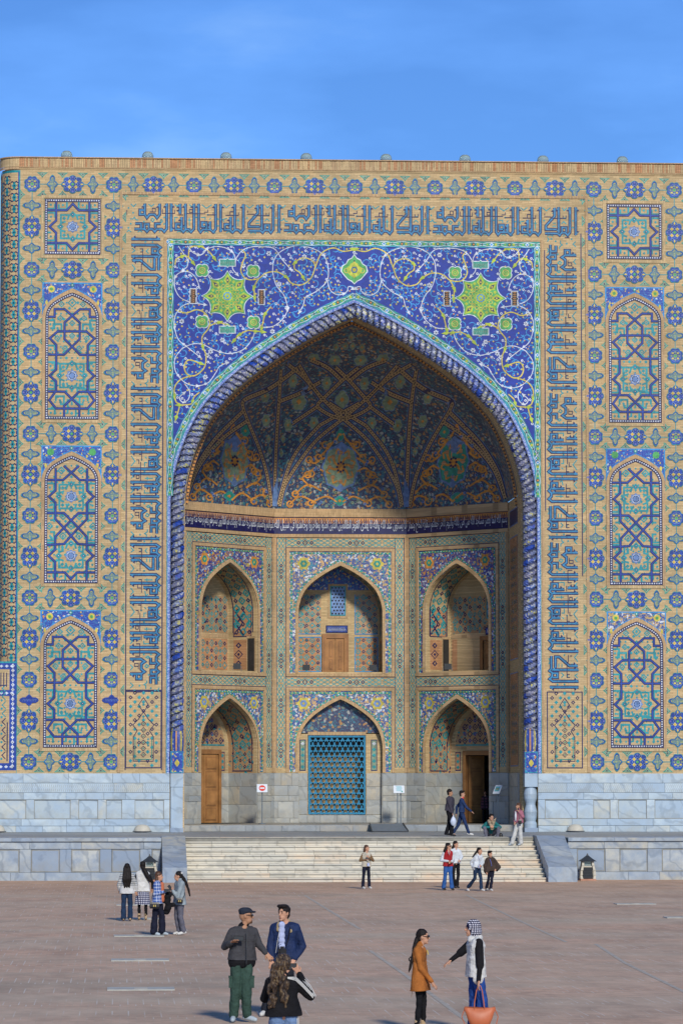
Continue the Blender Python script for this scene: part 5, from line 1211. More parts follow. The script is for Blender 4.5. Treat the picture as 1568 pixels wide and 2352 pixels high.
# zig-zag relief on the second course
z_ = Ink(FAC, .05, .003)
for a, b in ((-15.6, -7.8), (7.8, 15.0)):
    u = a
    while u < b: 
        for j in range(2): z_.line([(u, 3.3 + j * .17), (u + .04, 3.44 + j * .17)], .014, 'stone_grey', 0)
        u += .085
z_.obj('carved_relief', PORTAL, kind='stuff')
m = MB(); m.box(-15.62, -14.99, .0, 2, ZF, ZM, 'marble_wall'); m.obj('dado_return', PORTAL)
for i, fr in enumerate((FL, FC, FR)):
    for a, b in ((-3.0, -Sw), (Sw, 3.0)):
        bb = MB(); fbox(bb, fr, a, b, ZI - .02, 4.11, -.01, .02, 'joint_light'); bb.obj('mortar_bed', PORTAL)
        for v0, v1 in ((3.55, 4.1), (3.1, 3.55), (2.85, 3.1), (ZI, 2.1)): course(fr, a, b, v0, v1, .35, .8, .06, 'marble_inner', PORTAL)
        slab(fr, a, a + .22, 2.1, 2.85, .06, 'marble_inner', PORTAL); slab(fr, b - .22, b, 2.1, 2.85, .06, 'marble_inner', PORTAL); slab(fr, a + .22, b - .22, 2.1, 2.85, .03, 'marble_inner', PORTAL)
    d = 1.7; bk = fr.shift(0, 0, -d); lf = Frame(fr(-Sw, 0, 0), -fr.Nn); rf = Frame(fr(Sw, 0, -d), fr.Nn)
    for f2 in (lf, rf): 
        for v0, v1 in ((3.5, 4.1), (2.7, 3.5), (ZI, 2.7)): course(f2, .0, d, v0, v1, .6, .9, .03, 'marble_inner', PORTAL)
    if i != 1:
        e = (1.12, 1.2) if i == 2 else (.98, 1.3)
        for v0, v1 in ((3.5, 4.1), (2.7, 3.5), (ZI, 2.7)): slab(bk, -Sw, -e[0], v0, v1, .04, 'marble_inner', PORTAL); slab(bk, e[1], Sw, v0, v1, .04, 'marble_inner', PORTAL)
# centre bay: wall that carries the screen
cf = FC.shift(0, 0, -.36)
m = MB(); fbox(m, cf, -Sw, -1.44, ZI, 5.86, -.1, 0, 'brick'); fbox(m, cf, 1.16, Sw, ZI, 5.86, -.1, 0, 'brick'); fbox(m, cf, -1.44, 1.16, 5.8, 5.95, -.1, .03, 'brick_trim'); fbox(m, cf, -1.44, 1.16, ZI, 2.24, -.1, 0, 'brick')
ar_ = [(-Sw, 5.9), (Sw, 5.9)] + [p for p in rounded(arch(0, Sw, *SLo)) if p[1] > 5.9][::-1]; kk = Ink(cf, 0); kk.tess([ar_], 'floral_vault'); kk.obj('lunette_tiles', PORTAL)
m.obj('screen_wall', PORTAL)
for a, b in ((-Sw, -1.46), (1.18, Sw)):
    for v0, v1 in ((3.5, 4.1), (2.9, 3.5), (2.25, 2.9), (ZI, 2.24)): slab(cf, a, b, v0, v1, .03, 'marble_inner', PORTAL, 0)
    k = Ink(cf, .005); c = (a + b) / 2; k.rect(c - .14, 4.2, c + .14, 5.6, 'navy', 0); k.rect(c - .1, 4.24, c + .1, 5.56, 'sage', 1)
    for j in range(5): k.dia((c, 4.38 + j * .26), .09, 'turq' if j < 4 else 'white', 2)
    k.obj('niche_mosaic', PORTAL)
course(cf, -1.46, 1.18, ZI, 2.23, .5, .8, .04, 'marble_inner', PORTAL)
for s_ in (-1, 1):
    fr = Frame((7.14, 5.42, 0), (0, -1, 0)) if s_ > 0 else Frame((-7.14, 1.6, 0), (0, 1, 0))
    for v0, v1 in ((3.5, 4.1), (2.9, 3.5), (2.2, 2.9), (1.6, 2.2)): course(fr, 0, 3.8, v0, v1, .8, 1.3, .04, 'marble_inner', PORTAL)
# half-dome stones at the foot of the wall
HD = MB(); HD.lathe([(.36, 0), (.35, .05), (.30, .16), (.20, .25), (.0, .28)], 0, 0, 'stone_cream', 16, False); HD.lathe([(.40, -.03), (.40, 0), (.36, .0)], 0, 0, 'metal_dark', 16, False)
me = HD.mesh('half_dome', True)
for x in (-14.95, -8.9, 9.25):
    o = link(me, 'domed_uplighter', None, loc=(x, -.6, ZF + .06)); tag(o, {-14.95: 'low cream domed light housing at the marble base, at the left edge', -8.9: 'low cream domed light housing at the marble base, left of the great arch', 9.25: 'low cream domed light housing at the marble base, right of the great arch'}[x], 'light housing', 'domed light housings along the marble base')

# ---------------------------------------------------------------- glass lamps on the roof edge
RL = MB(); RL.lathe([(.26, 0), (.285, .06), (.27, .16), (.22, .25), (.14, .31), (.0, .335)], 0, 0, 'lamp_glass', 18, False); rl = RL.mesh('lamp_dome', True)
RB = MB(); RB.lathe([(.2, -.08), (.29, -.06), (.29, .0), (.2, .02)], 0, 0, 'metal_grey', 18); rb = RB.mesh('lamp_base', True)
names = ['above the left end of the portal', 'above the left panels', 'above the left upright inscription', 'above the left star medallion', 'just right of the arch apex', 'above the right star medallion', 'above the right upright inscription', 'nearest the right edge']
for x, nm in zip([-12.21, -8.77, -5.44, -2.02, 1.39, 4.77, 8.12, 11.54], names):
    o = empty('roof_lamp', (x, .45, ZT + .60), 'round glass lamp dome on the roof edge, ' + nm, 'lamp', 'glass lamp domes along the roof edge')
    o.scale = (.88, .88, .88); link(rl, 'lamp_dome', o); link(rb, 'lamp_base', o)

# ================================================================ terrace and stairs
TER = empty('stone_terrace', (0, 0, 0), 'grey blue marble terrace with recessed panels, carrying the portal', 'terrace')
WY = -15.5
m = MB(); m.box(-26, -8.3, WY + .1, 40, -.5, 1.55, 'joint_light'); m.box(7.15, 26, WY + .1, 40, -.5, 1.55, 'joint_light'); m.box(-8.299, 7.149, -13.9, 40, -.5, 1.549, 'joint_light'); m.obj('terrace_core', TER)
b = MB(); b.box(-26, 26, -13.85, 1.96, 1.54, 1.58, 'joint_dark'); b.obj('joint_bed', TER)
top = Frame((0, 0, 1.565), (1, 0, 0), (0, 1, 0))
y = -13.3
while y < 1.9:
    d_ = min(rq.uniform(1.0, 1.5), 1.95 - y)
    if d_ > .2: course(top, -15.5, 15.5, y, y + d_, 1.6, 2.6, .035, 'marble_floor', TER)
    y += max(d_, .2)
m = MB(); m.box(-26, -15.5, -13.3, 1.95, 1.56, 1.6, 'marble_floor'); m.box(15.5, 26, -13.3, 1.95, 1.56, 1.6, 'marble_floor'); m.obj('terrace_floor', TER)
# raised floor of the portal hall
m = MB(); m.box(-7.1, 7.1, 2.1, 14, 1.4, 1.84, 'joint_dark'); m.obj('hall_core', TER)
m = MB(); m.box(-7.1, 7.1, 2.4, 14, 1.842, ZI, 'marble_floor'); m.obj('hall_floor', TER)
sf_ = Frame((0, 2.1, 0), (1, 0, 0)); course(sf_, -7.1, 7.1, 1.6, 1.86, .9, 1.9, .06, 'marble_floor', TER)
tt_ = Frame((0, 0, 1.84), (1, 0, 0), (0, 1, 0)); course(tt_, -7.1, 7.1, 2.04, 2.4, .9, 1.9, .04, 'marble_floor', TER)
def terrace_wall(u0, u1, start, step):
    fr = Frame((0, WY, 0), (1, 0, 0))
    course(fr, u0, u1, 1.46, 1.6, 1.2, 2.2, .10, 'marble_terrace', TER, .04); course(fr, u0, u1, 1.18, 1.455, 1.0, 2.4, .06, 'marble_terrace', TER)
    course(fr, u0, u1, -.02, .30, 1.0, 1.8, .07, 'marble_terrace', TER)
    x = u0; c = start
    while c < u1 + .2:
        a, b_ = max(c - .54, u0), min(c + .54, u1)
        if a > x + .03: slab(fr, x, a, .30, 1.175, .06, 'marble_terrace', TER)
        if b_ > a + .1:
            slab(fr, a, b_, .30, 1.175, .022, 'marble_terrace', TER)
            k = Ink(fr, .024, .002); k.line([(a + .03, .34), (b_ - .03, .34), (b_ - .03, 1.14), (a + .03, 1.14)], .028, 'joint_light', 0, True); k.obj('panel_moulding', TER)
        x = max(b_, x); c += step
    if x < u1 - .03: slab(fr, x, u1, .30, 1.175, .06, 'marble_terrace', TER)
terrace_wall(-16.6, -8.28, -15.65, 1.51); terrace_wall(7.12, 16.2, 8.0, 1.62)
for a, b_ in ((-16.6, -8.28), (7.12, 16.2)): course(Frame((0, 0, 1.565), (1, 0, 0), (0, 1, 0)), a, b_, WY - .1, -13.3, 1.4, 2.2, .035, 'marble_terrace', TER)
STA = empty('marble_stairs', (0, 0, 0), 'broad flight of pale cream marble steps leading up to the portal terrace', 'stairs')
NS = 10; ST0 = -18.2; run = .5; rise = 1.6 / NS
for i in range(NS):
    y0 = ST0 + i * run; z1 = rise * (i + 1)
    m = MB(); m.box(-7.34, 6.0, y0 + .06, -13.0, z1 - rise, z1 - .045, 'joint_light'); m.obj('step_core', STA)
    u = -7.34
    while u < 6.0 - .01:
        w_ = rq.uniform(.9, 1.9)
        if 6.0 - (u + w_) < .5: w_ = 6.0 - u
        me = slab_mesh(w_ - .006, rise - .003, .0, 'marble_step') if False else None
        key = ('st', round(w_, 2), i == NS - 1)
        if key not in BOXC:
            b = MB(); ww = w_ - .012; dp = run + .05 if i < NS - 1 else .62
            b.box(-ww / 2, ww / 2, -.02, dp, rise - .045, rise, 'marble_step'); b.box(-ww / 2, ww / 2, .035, .07, 0, rise - .0455, 'marble_step'); BOXC[key] = b.mesh('step_slab')
        link(BOXC[key], 'step_slab', STA, loc=(u + w_ / 2, y0, z1 - rise + rq.uniform(-.002, .002))); u += w_
for s_, x0, x1 in ((-1, -8.26, -7.36), (1, 6.02, 7.1)):     # sloping cheek walls
    m = MB(); n = 5; yb = ST0 - .35
    Pz = lambda y: min(1.66, .55 + (y - yb) / (-14.6 - yb) * 1.11)
    ys = [yb + (-13.3 - yb) * i / 4 for i in range(5)]
    for i in range(4):
        b = MB(); a, c = ys[i] + .004, ys[i + 1] - .004
        P = [(x0, a, -.02), (x1, a, -.02), (x1, c, -.02), (x0, c, -.02), (x0, a, Pz(a)), (x1, a, Pz(a)), (x1, c, Pz(c)), (x0, c, Pz(c))]
        for q in ((0, 1, 5, 4), (1, 2, 6, 5), (2, 3, 7, 6), (3, 0, 4, 7), (4, 5, 6, 7)): b.face([P[j] for j in q], 'marble_terrace')
        b.obj('cheek_slab', STA)
# ================================================================ ground
m = MB(); m.box(-900, 900, -900, 900, -.5, 0, 'paving'); tag(m.obj('ground'), kind='structure')
m = MB()
def strip_g(pts, w_, z, mat):
    for a, b in zip(pts, pts[1:]): m.face([(a[0] - w_, a[1], z), (a[0] + w_, a[1], z), (b[0] + w_, b[1], z), (b[0] - w_, b[1], z)], mat)
plain('strip_pale', (0.43, 0.385, 0.31), 0.8, 0.2, 4); plain('strip_light', (0.42, 0.42, 0.37), 0.7, 0.15, 4)
for pts in ([(-3.82, -62), (-3.83, -49), (-3.8, -34)], [(-4.52, -100), (-4.4, -84), (-4.38, -74)], [(.45, -70), (.85, -55), (1.5, -34)], [(-.1, -95), (.45, -80), (1.0, -71)]): strip_g(pts, .045, .004, 'strip_pale')
tag(m.obj('paving_joint_strips'), kind='structure')
for i, (x, y) in enumerate([(-9.5, -89), (-9.45, -78.2), (-9.4, -66), (-9.35, -54.8), (-9.35, -43.5), (5.75, -43.5), (5.6, -54.8)]):
    b = MB(); b.box(-.6, .6, -.42, .42, 0, .02, 'strip_light'); b.box(-.12, .12, -.3, .3, .0201, .024, 'stone_cream')
    o = b.obj('drain_slab', None, loc=(x, y, .002)); side = 'left' if x < 0 else 'right'
    tag(o, ['pale flat slab in the paving, nearest the viewer on the left', 'pale flat slab in the paving, second nearest on the left', 'pale flat slab in the paving just behind the two girls with phones', 'pale flat slab in the paving behind the girl in black trousers', 'pale flat slab in the paving on the left, nearest the terrace', 'pale flat slab in the paving on the right, nearer the terrace', 'pale flat slab in the paving at the right edge of the picture'][i], 'paving slab', 'pale flat slabs let into the plaza')

# ---------------------------------------------------------------- lanterns at the foot of the terrace
def lantern(x, y, label, sc=1.0):
    o = empty('garden_lantern', (x, y, 0), label, 'lantern', 'stone lanterns by the stairs')
    b = MB(); b.box(-.42, .42, -.42, .42, 0, .09, 'stone_pink'); b.obj('base', o)
    for s_ in (-1, 1):
        for t_ in (-1, 1):
            b = MB(); pr = [(.40, .09), (.42, .3), (.40, .55), (.34, .8), (.31, 1.05)]
            for (r0, z0), (r1, z1) in zip(pr, pr[1:]):
                P = [(s_ * r0, t_ * .34, z0), (s_ * (r0 - .13), t_ * .34, z0), (s_ * (r1 - .1), t_ * .3, z1), (s_ * r1, t_ * .3, z1)]; Q = [(p[0], p[1] - t_ * .1, p[2]) for p in P]
                b.face(P, 'stone_cream'); b.face(Q[::-1], 'stone_cream')
                for i in range(4): j = (i + 1) % 4; b.face([P[i], P[j], Q[j], Q[i]], 'stone_cream')
            b.obj('post', o)
    for i in range(7): b = MB(); b.box(-.27, .27, -.24, .24, .12 + i * .085, .17 + i * .085, 'metal_dark'); b.obj('louvre', o)
    b = MB(); b.box(-.25, .25, -.2, .2, .1, .71, 'metal_dark'); b.box(-.26, .26, -.25, .25, .712, .78, 'stone_cream'); b.obj('louvre_core', o)
    b = MB(); rows = [[(-.45, -.45, 1.03), (.45, -.45, 1.03), (.45, .45, 1.03), (-.45, .45, 1.03)], [(-.22, -.22, 1.2), (.22, -.22, 1.2), (.22, .22, 1.2), (-.22, .22, 1.2)], [(-.06, -.06, 1.34), (.06, -.06, 1.34), (.06, .06, 1.34), (-.06, .06, 1.34)], [(-.015, -.015, 1.46), (.015, -.015, 1.46), (.015, .015, 1.46), (-.015, .015, 1.46)]]
    b.grid(rows, 'metal_dark', True); b.face(rows[0][::-1], 'metal_dark'); b.obj('roof', o)
    b = MB(); b.box(-.18, .18, -.18, .18, .8, 1.02, 'lamp_glass'); b.obj('glass', o)
    o.scale = (.7, .7, .7)
lantern(7.75, -16.4, 'small cream lantern with dark pointed roof standing right of the stairs'); lantern(-8.72, -16.6, 'small cream lantern with dark pointed roof behind the four young women')

# ---------------------------------------------------------------- signs and loose things in the hall
def sign(x, y, z0, h_, w_, ht, tilt, rz, label, draw, poles=(0,)):
    o = empty('standing_sign', (x, y, z0), label, 'sign'); o.rotation_euler.z = rz
    b = MB(); b.lathe([(.16, 0), (.16, .02), (.04, .03)], 0, 0, 'metal_grey', 12)
    for p in poles: b.tube([(p, 0, .02), (p, 0, h_ - .1)], .022, 'metal_grey', 8)
    b.obj('post', o)
    b = MB(); b.box(-w_ / 2, w_ / 2, -.012, .012, -ht / 2, ht / 2, 'sign_white'); pn = b.obj('sign_board', o); pn.location = (0, -.03, h_); pn.rotation_euler = (-tilt, 0, 0)
    k = Ink(Frame((0, -.012, 0), (1, 0, 0)), .003, .003); draw(k); k.obj('sign_print', pn)
def no_entry(k): k.ngon((0, 0), .145, 24, 'sign_red'); k.rect(-.10, -.035, .10, .035, 'sign_white', 1)
def info(k):
    for i in range(6): k.rect(-.13 + .02 * (i % 2), .13 - i * .045, .11 + .02 * (i % 3), .15 - i * .045, 'sign_teal')
    k.rect(.1, -.15, .16, -.1, 'teal_green')
def mini(k): k.rect(-.14, -.1, .14, .14, 'sign_teal'); k.rect(-.1, -.05, .1, .08, 'sage', 1)
sign(-3.62, 6.6, ZI, 1.55, .46, .40, .5, 0, 'white standing sign with a red no-entry disc left of the blue screen', no_entry)
sign(2.45, 7.6, ZI, 1.5, .48, .38, .5, 0, 'white information sign on thin legs right of the blue screen', info, (-.06, .08))
sign(6.5, 4.3, ZI, 1.5, .40, .42, .5, -.9, 'small blue information sign turned sideways by the right jamb', mini)
m = MB(); x0, x1 = .72, 2.25
P = [(x0, -.2, 1.61), (x1, -.2, 1.61), (x1 - .05, 2.0, 1.89), (x0 + .05, 2.0, 1.89)]; Q = [(p[0], p[1], p[2] + .04) for p in P]
m.face(Q, 'metal_grey')
for i in range(4): j = (i + 1) % 4; m.face([P[i], P[j], Q[j], Q[i]], 'metal_dark')
for s_ in (x0, x1): m.box(s_ - .015, s_ + .015, -.2, -.17, 1.6, 1.7, 'metal_dark')
m.tube([(x1, -.2, 1.66), (x1 - .05, 2.0, 1.96)], .025, 'metal_dark', 6); m.tube([(x0, -.2, 1.66), (x0 + .05, 2.0, 1.96)], .025, 'metal_dark', 6)
tag(m.obj('access_ramp'), 'grey metal ramp laid over the low step in front of the screen', 'ramp')
def flood(x, y, z, label):
    b = MB(); b.box(-.16, .16, -.12, .12, .08, .34, 'metal_dark'); b.tube([(-.2, 0, 0), (-.2, 0, .2), (.2, 0, .2), (.2, 0, 0)], .015, 'metal_grey', 5); b.box(-.22, .22, -.08, .08, 0, .02, 'metal_dark')
    tag(b.obj('floodlight', None, loc=(x, y, z)), label, 'floodlight', 'floodlights on the niche floors')
p = FC(-1.5, 8.63, -.6); flood(*p, 'small dark floodlight in the left corner of the central upper niche')
p = FC(1.5, 8.63, -.6); flood(*p, 'small dark floodlight in the right corner of the central upper niche')
p = FL(1.2, 8.63, -.6); flood(*p, 'small dark floodlight on the sill of the left upper niche')
p = FR(-1.1, 8.63, -.6); flood(*p, 'small dark floodlight on the sill of the right upper niche')
# ================================================================ people
def cloth(name, c, pat=None, c2=None, rough=0.85, k=20.0):
    if name in MATS: return name
    b = MatB(name, rough, 0.15); v = b.co(); base = b.ramp(b.noise(v, 7, 4), (0.3, v3(c, .72)), (0.7, v3(c, 1.2)))
    if pat:
        sp = b.n('ShaderNodeSeparateXYZ'); b.l(v, sp.inputs[0]); X, Y, Z = sp.outputs
        sxy = b.math('ADD', X, b.math('MULTIPLY', Y, 0.6)); fr_ = lambda a, q: b.math('FRACT', b.math('MULTIPLY', a, q))
        if pat == 'stripe': f = b.math('MULTIPLY', b.math('LESS_THAN', fr_(Z, k), 0.35), b.math('GREATER_THAN', Z, .93))
        elif pat == 'plaid': f = b.math('ADD', b.math('LESS_THAN', fr_(Z, k), 0.3), b.math('LESS_THAN', fr_(sxy, k), 0.3)); f = b.math('MULTIPLY', f, 0.5)
        else: f = b.math('MULTIPLY', b.math('GREATER_THAN', fr_(Z, k), 0.42), b.math('GREATER_THAN', fr_(sxy, k), 0.42))
        base = b.mix(f, base, c2)
    b.col(base); b.bump(b.noise(v, 11, 6, .65), .8, .03); return name
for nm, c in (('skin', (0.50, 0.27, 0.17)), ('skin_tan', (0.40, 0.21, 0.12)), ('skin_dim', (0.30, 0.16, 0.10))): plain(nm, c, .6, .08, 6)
plain('hair_black', (0.014, 0.011, 0.010), .62, .4, 20, .15); plain('hair_brown', (0.075, 0.035, 0.018), .5, .35, 20); plain('lip', (0.30, 0.09, 0.07), .5); plain('eye', (0.01, 0.008, 0.008), .3)
hb = MatB('hair_curl', .5, .4); hb.col(hb.ramp(hb.noise(hb.co('Object', (5, 5, 1.4)), 9, 4, .6), (.42, (.02, .012, .009)), (.56, (.09, .055, .03)), (.72, (.26, .19, .09)))); hb.bump(hb.noise(hb.co('Object', (4, 4, 1.2)), 12, 4), .9, .03)
plain('glasses', (0.008, 0.008, 0.009), .2); plain('leather_tan', (0.46, 0.13, 0.055), .45, .12, 5); plain('leather_black', (0.012, 0.012, 0.014), .35, .2, 8); plain('gold', (0.6, 0.45, 0.1), .35); plain('shoe_white', (0.55, 0.55, 0.52), .6, .1); plain('shoe_grey', (0.36, 0.42, 0.45), .7, .12); plain('shoe_dark', (0.03, 0.028, 0.028), .5); plain('boot_beige', (0.42, 0.30, 0.17), .7, .12); plain('plastic_bag', (0.50, 0.56, 0.66), .35, .15, 9)

def V(*a): return Vector(a)
def capsule(b, p0, r0, p1, r1, mat='x', n=10, sq=None):
    """closed tapered capsule, optionally squashed along a direction"""
    p0, p1 = Vector(p0), Vector(p1); d = p1 - p0; L_ = d.length
    t = d / L_ if L_ > 1e-5 else Vector((0, 0, 1)); a = t.cross(Vector((0, 0, 1)) if abs(t.z) < .9 else Vector((1, 0, 0))).normalized(); c = t.cross(a)
    rings = [(p0 - t * r0 * cos(x), r0 * sin(x)) for x in (.25, .7, 1.15)] + [(p0, r0)]
    if L_ > 1e-5: rings += [(p0.lerp(p1, .5), (r0 + r1) / 2)]
    rings += [(p1, r1)] + [(p1 + t * r1 * cos(x), r1 * sin(x)) for x in (1.15, .7, .25)]
    rows = [[p + (a * cos(k * 2 * pi / n) + c * sin(k * 2 * pi / n)) * r for k in range(n)] for p, r in rings]
    i0 = len(b.v); b.grid(rows, mat, True); b.face(rows[0][::-1], mat); b.face(rows[-1], mat)
def ellip(b, c, rad, ax=None, mat='x', n=12):
    c = Vector(c); ax = ax or (Vector((1, 0, 0)), Vector((0, 1, 0)), Vector((0, 0, 1))); rows = []
    for j in range(1, 8):
        ph = pi * j / 8 - pi / 2; rows.append([c + ax[0] * rad[0] * cos(ph) * cos(k * 2 * pi / n) + ax[1] * rad[1] * cos(ph) * sin(k * 2 * pi / n) + ax[2] * rad[2] * sin(ph) for k in range(n)])
    b.grid(rows, mat, True); b.face(rows[0][::-1], mat); b.face(rows[-1], mat)
MATS['x'] = bpy.data.materials.new('temporary')
TS = bpy.data.scenes.new('workbench')
def skin_over(b, name, parent, mat, vox, smooth=3, loc=None, rough=0.0):
    """fuse overlapping volumes into one continuous skin"""
    me = b.mesh('t'); me.materials.clear(); o = bpy.data.objects.new('t', me); TS.collection.objects.link(o)
    r = o.modifiers.new('r', 'REMESH'); r.mode = 'VOXEL'; r.voxel_size = vox; r.use_smooth_shade = True
    s = o.modifiers.new('s', 'SMOOTH'); s.iterations = smooth; s.factor = .5
    TS.view_layers[0].update(); new = bpy.data.meshes.new_from_object(o.evaluated_get(TS.view_layers[0].depsgraph))
    bpy.data.objects.remove(o); bpy.data.meshes.remove(me)
    if rough:
        nrm = [v.normal.copy() for v in new.vertices]; cos_ = [v.co.copy() for v in new.vertices]; flat = []
        for c, n_ in zip(cos_, nrm): q = c * 9; flat += list(c + n_ * (rough * noise.noise(q) + rough * .5 * noise.noise(q * 3)))
        new.vertices.foreach_set('co', flat)
    return link(new, name, parent, [mat])

class Person:
    def __init__(s, loc, H, phi, hphi, label, group=None, near=False, skin='skin', build=1.0, pel=None, neck=None, head=None, J=None):
        s.k = H / 1.70; s.near = near; s.vox = .0075 if near else .013; s.skin = skin; s.bd = build
        s.root = empty('person', loc, label, 'person', group)
        p, h = radians(phi), radians(hphi)
        s.f = V(sin(p), -cos(p), 0); s.l = V(cos(p), sin(p), 0); s.hf = V(sin(h), -cos(h), 0); s.hl = V(cos(h), sin(h), 0); k = s.k
        s.pel = V(*pel) if pel else V(0, 0, .94 * k); s.nk = V(*neck) if neck else V(0, 0, 1.43 * k); s.up = (s.nk - s.pel).normalized()
        J = J or {}; s.J = {}
        for nm, sg in (('L', -1), ('R', 1)):
            s.J['sh' + nm] = s.nk + s.l * sg * .152 * k * build - s.up * .068 * k
            s.J['hip' + nm] = s.pel + s.l * sg * .085 * k - s.up * .03 * k
            s.J['kn' + nm] = V(*J['kn' + nm]) if 'kn' + nm in J else s.l * sg * .10 * k + s.f * .02 + V(0, 0, .49 * k)
            s.J['an' + nm] = V(*J['an' + nm]) if 'an' + nm in J else s.l * sg * .10 * k + V(0, 0, .085 * k)
            s.J['el' + nm] = V(*J['el' + nm]) if 'el' + nm in J else s.J['sh' + nm] + s.l * sg * .06 * k - s.f * .03 - V(0, 0, .27 * k)
            s.J['ha' + nm] = V(*J['ha' + nm]) if 'ha' + nm in J else s.J['el' + nm] + s.l * sg * .0 + s.f * .07 - V(0, 0, .25 * k)
        s.hd = V(*head) if head else s.nk + s.hf * .02 * k + V(0, 0, .165 * k)
        s.toe = {}
        for nm in 'LR': s.toe[nm] = V(*J['toe' + nm]) if 'toe' + nm in J else s.J['an' + nm] + s.f * .15 * k + V(0, 0, -.045 * k)
        s.make_body()
    def part(s, b, name, mat, vox=None, smooth=3, rough=0): return skin_over(b, name, s.root, mat, vox or s.vox * 1.15, smooth, rough=rough)
    def torso_pts(s, t, half, fwd=0.0): c = s.pel.lerp(s.nk, t) + s.f * fwd * s.k; return c - s.l * half * s.k * s.bd, c + s.l * half * s.k * s.bd
    def make_body(s):
        k = s.k; b = MB(); J = s.J; h = s.hd; ax = (s.hl, s.hf, V(0, 0, 1))
        ellip(b, h + V(0, 0, .02 * k) - s.hf * .01 * k, (.079 * k, .099 * k, .112 * k), ax); ellip(b, h + s.hf * .028 * k - V(0, 0, .055 * k), (.055 * k, .06 * k, .062 * k), ax)
        capsule(b, h + s.hf * .085 * k + V(0, 0, .01 * k), .011 * k, h + s.hf * .105 * k - V(0, 0, .022 * k), .015 * k)
        ellip(b, h + s.hf * .078 * k - V(0, 0, .062 * k), (.026 * k, .014 * k, .012 * k), ax)
        ellip(b, h + s.hf * .07 * k - V(0, 0, .098 * k), (.022 * k, .02 * k, .018 * k), ax)
        for sg in (-1, 1): ellip(b, h + s.hl * sg * .078 * k - V(0, 0, .0), (.012 * k, .02 * k, .032 * k), ax)
        capsule(b, h - V(0, 0, .05 * k), .05 * k, s.nk - s.up * .03 * k, .058 * k)
        for t, hf, r in ((.82, .09, .055), (.68, .08, .080), (.35, .06, .08), (.05, .07, .09)): p, q = s.torso_pts(t, hf); capsule(b, p, r * k, q, r * k)
        capsule(b, s.pel, .10 * k, s.nk, .07 * k)
        for nm in 'LR':
            capsule(b, J['sh' + nm], .045 * k, J['el' + nm], .036 * k); capsule(b, J['el' + nm], .036 * k, J['ha' + nm], .024 * k)
            capsule(b, s.nk - s.up * .05 * k, .04 * k, J['sh' + nm] - s.up * .01 * k, .040 * k)
            capsule(b, J['hip' + nm], .068 * k, J['kn' + nm], .040 * k); capsule(b, J['kn' + nm], .040 * k, J['an' + nm], .028 * k); capsule(b, J['an' + nm], .035 * k, s.toe[nm], .028 * k)
            d = (J['ha' + nm] - J['el' + nm]).normalized(); w_ = d.cross(s.f if abs(d.dot(s.f)) < .8 else V(0, 0, 1)).normalized(); n_ = d.cross(w_); H_ = J['ha' + nm]
            for off in (-.018, 0, .018): capsule(b, H_ + w_ * off * k, .016 * k, H_ + d * .07 * k + w_ * off * 1.2 * k, .014 * k)
            for i, (off, ln) in enumerate(((-.030, .062), (-.010, .074), (.011, .070), (.031, .056))):
                a0 = H_ + d * .075 * k + w_ * off * k; a1 = a0 + d * ln * .55 * k + w_ * off * .25 * k; a2 = a1 + (d * .8 + n_ * .6).normalized() * ln * .5 * k
                capsule(b, a0, .0095 * k, a1, .009 * k, n=6); capsule(b, a1, .009 * k, a2, .008 * k, n=6)
            sg = -1 if nm == 'L' else 1
            a0 = H_ + d * .02 * k + w_ * .02 * sg * k; a1 = a0 + (d * .6 + w_ * .7 * sg + n_ * .3).normalized() * .045 * k; capsule(b, a0, .013 * k, a1, .010 * k, n=6); capsule(b, a1, .010 * k, a1 + (d + n_ * .3).normalized() * .03 * k, .009 * k, n=6)
        s.body = skin_over(b, 'body', s.root, s.skin, s.vox, 2)
        b = MB()
        for sg in (-1, 1):
            ellip(b, h + s.hf * .083 * k + s.hl * sg * .031 * k + V(0, 0, .014 * k), (.013 * k, .007 * k, .006 * k), ax, 'eye', 8)
            ellip(b, h + s.hf * .087 * k + s.hl * sg * .031 * k + V(0, 0, .036 * k), (.018 * k, .006 * k, .004 * k), ax, 'hair_black', 8)
        link(b.mesh('eyes'), 'eyes', s.root); b = MB(); ellip(b, h + s.hf * .091 * k - V(0, 0, .062 * k), (.021 * k, .006 * k, .006 * k), ax, 'lip', 8); link(b.mesh('mouth'), 'mouth', s.root)
    def top(s, mat, hem=.0, sleeves=True, smat=None, th=1.0, flare=0.0, collar=True, name='jacket', sname='sleeve', arm=1.0, fwd=.0, vest=False, rough=0.0):
        """hem: fraction along pelvis->neck (negative = below the pelvis)"""
        k = s.k; b = MB(); J = s.J
        for i in range(9):
            t = .90 - .52 * i / 8; hf = .105 - .04 * i / 8; r = min(.064 + .022 * i, .099); p, q = s.torso_pts(t, hf, fwd); capsule(b, p, r * k * th, q, r * k * th)
        n = 10; t0 = .38
        for i in range(n + 1):
            t = t0 + (hem - t0) * i / n; g = i / n; p, q = s.torso_pts(t, .07 + .02 * g + flare * g); capsule(b, p, (.104 + .012 * g + flare * .6 * g) * k * th, q, (.104 + .012 * g + flare * .6 * g) * k * th)
        for nm in 'LR':
            capsule(b, s.nk - s.up * .012, .060 * k, J['sh' + nm] + s.up * .0, .056 * k * th)
        if collar: capsule(b, s.nk - s.l * .02, .062 * k, s.nk + s.up * .035 * k + s.l * .02, .058 * k)
        a = MB() if smat else b
        if sleeves:
            for nm in 'LR':
                e, w = J['el' + nm], J['ha' + nm]; capsule(a, J['sh' + nm], .055 * k * min(arm, 1.15) * th, e, .050 * k * arm); capsule(a, e, .052 * k * arm, e.lerp(w, .93), .038 * k * arm)
        # cut the bottom square: flatten everything under the hem
        o = s.part(b, name, mat, rough=rough or .007 * k); zc = s.pel.lerp(s.nk, hem); me = o.data
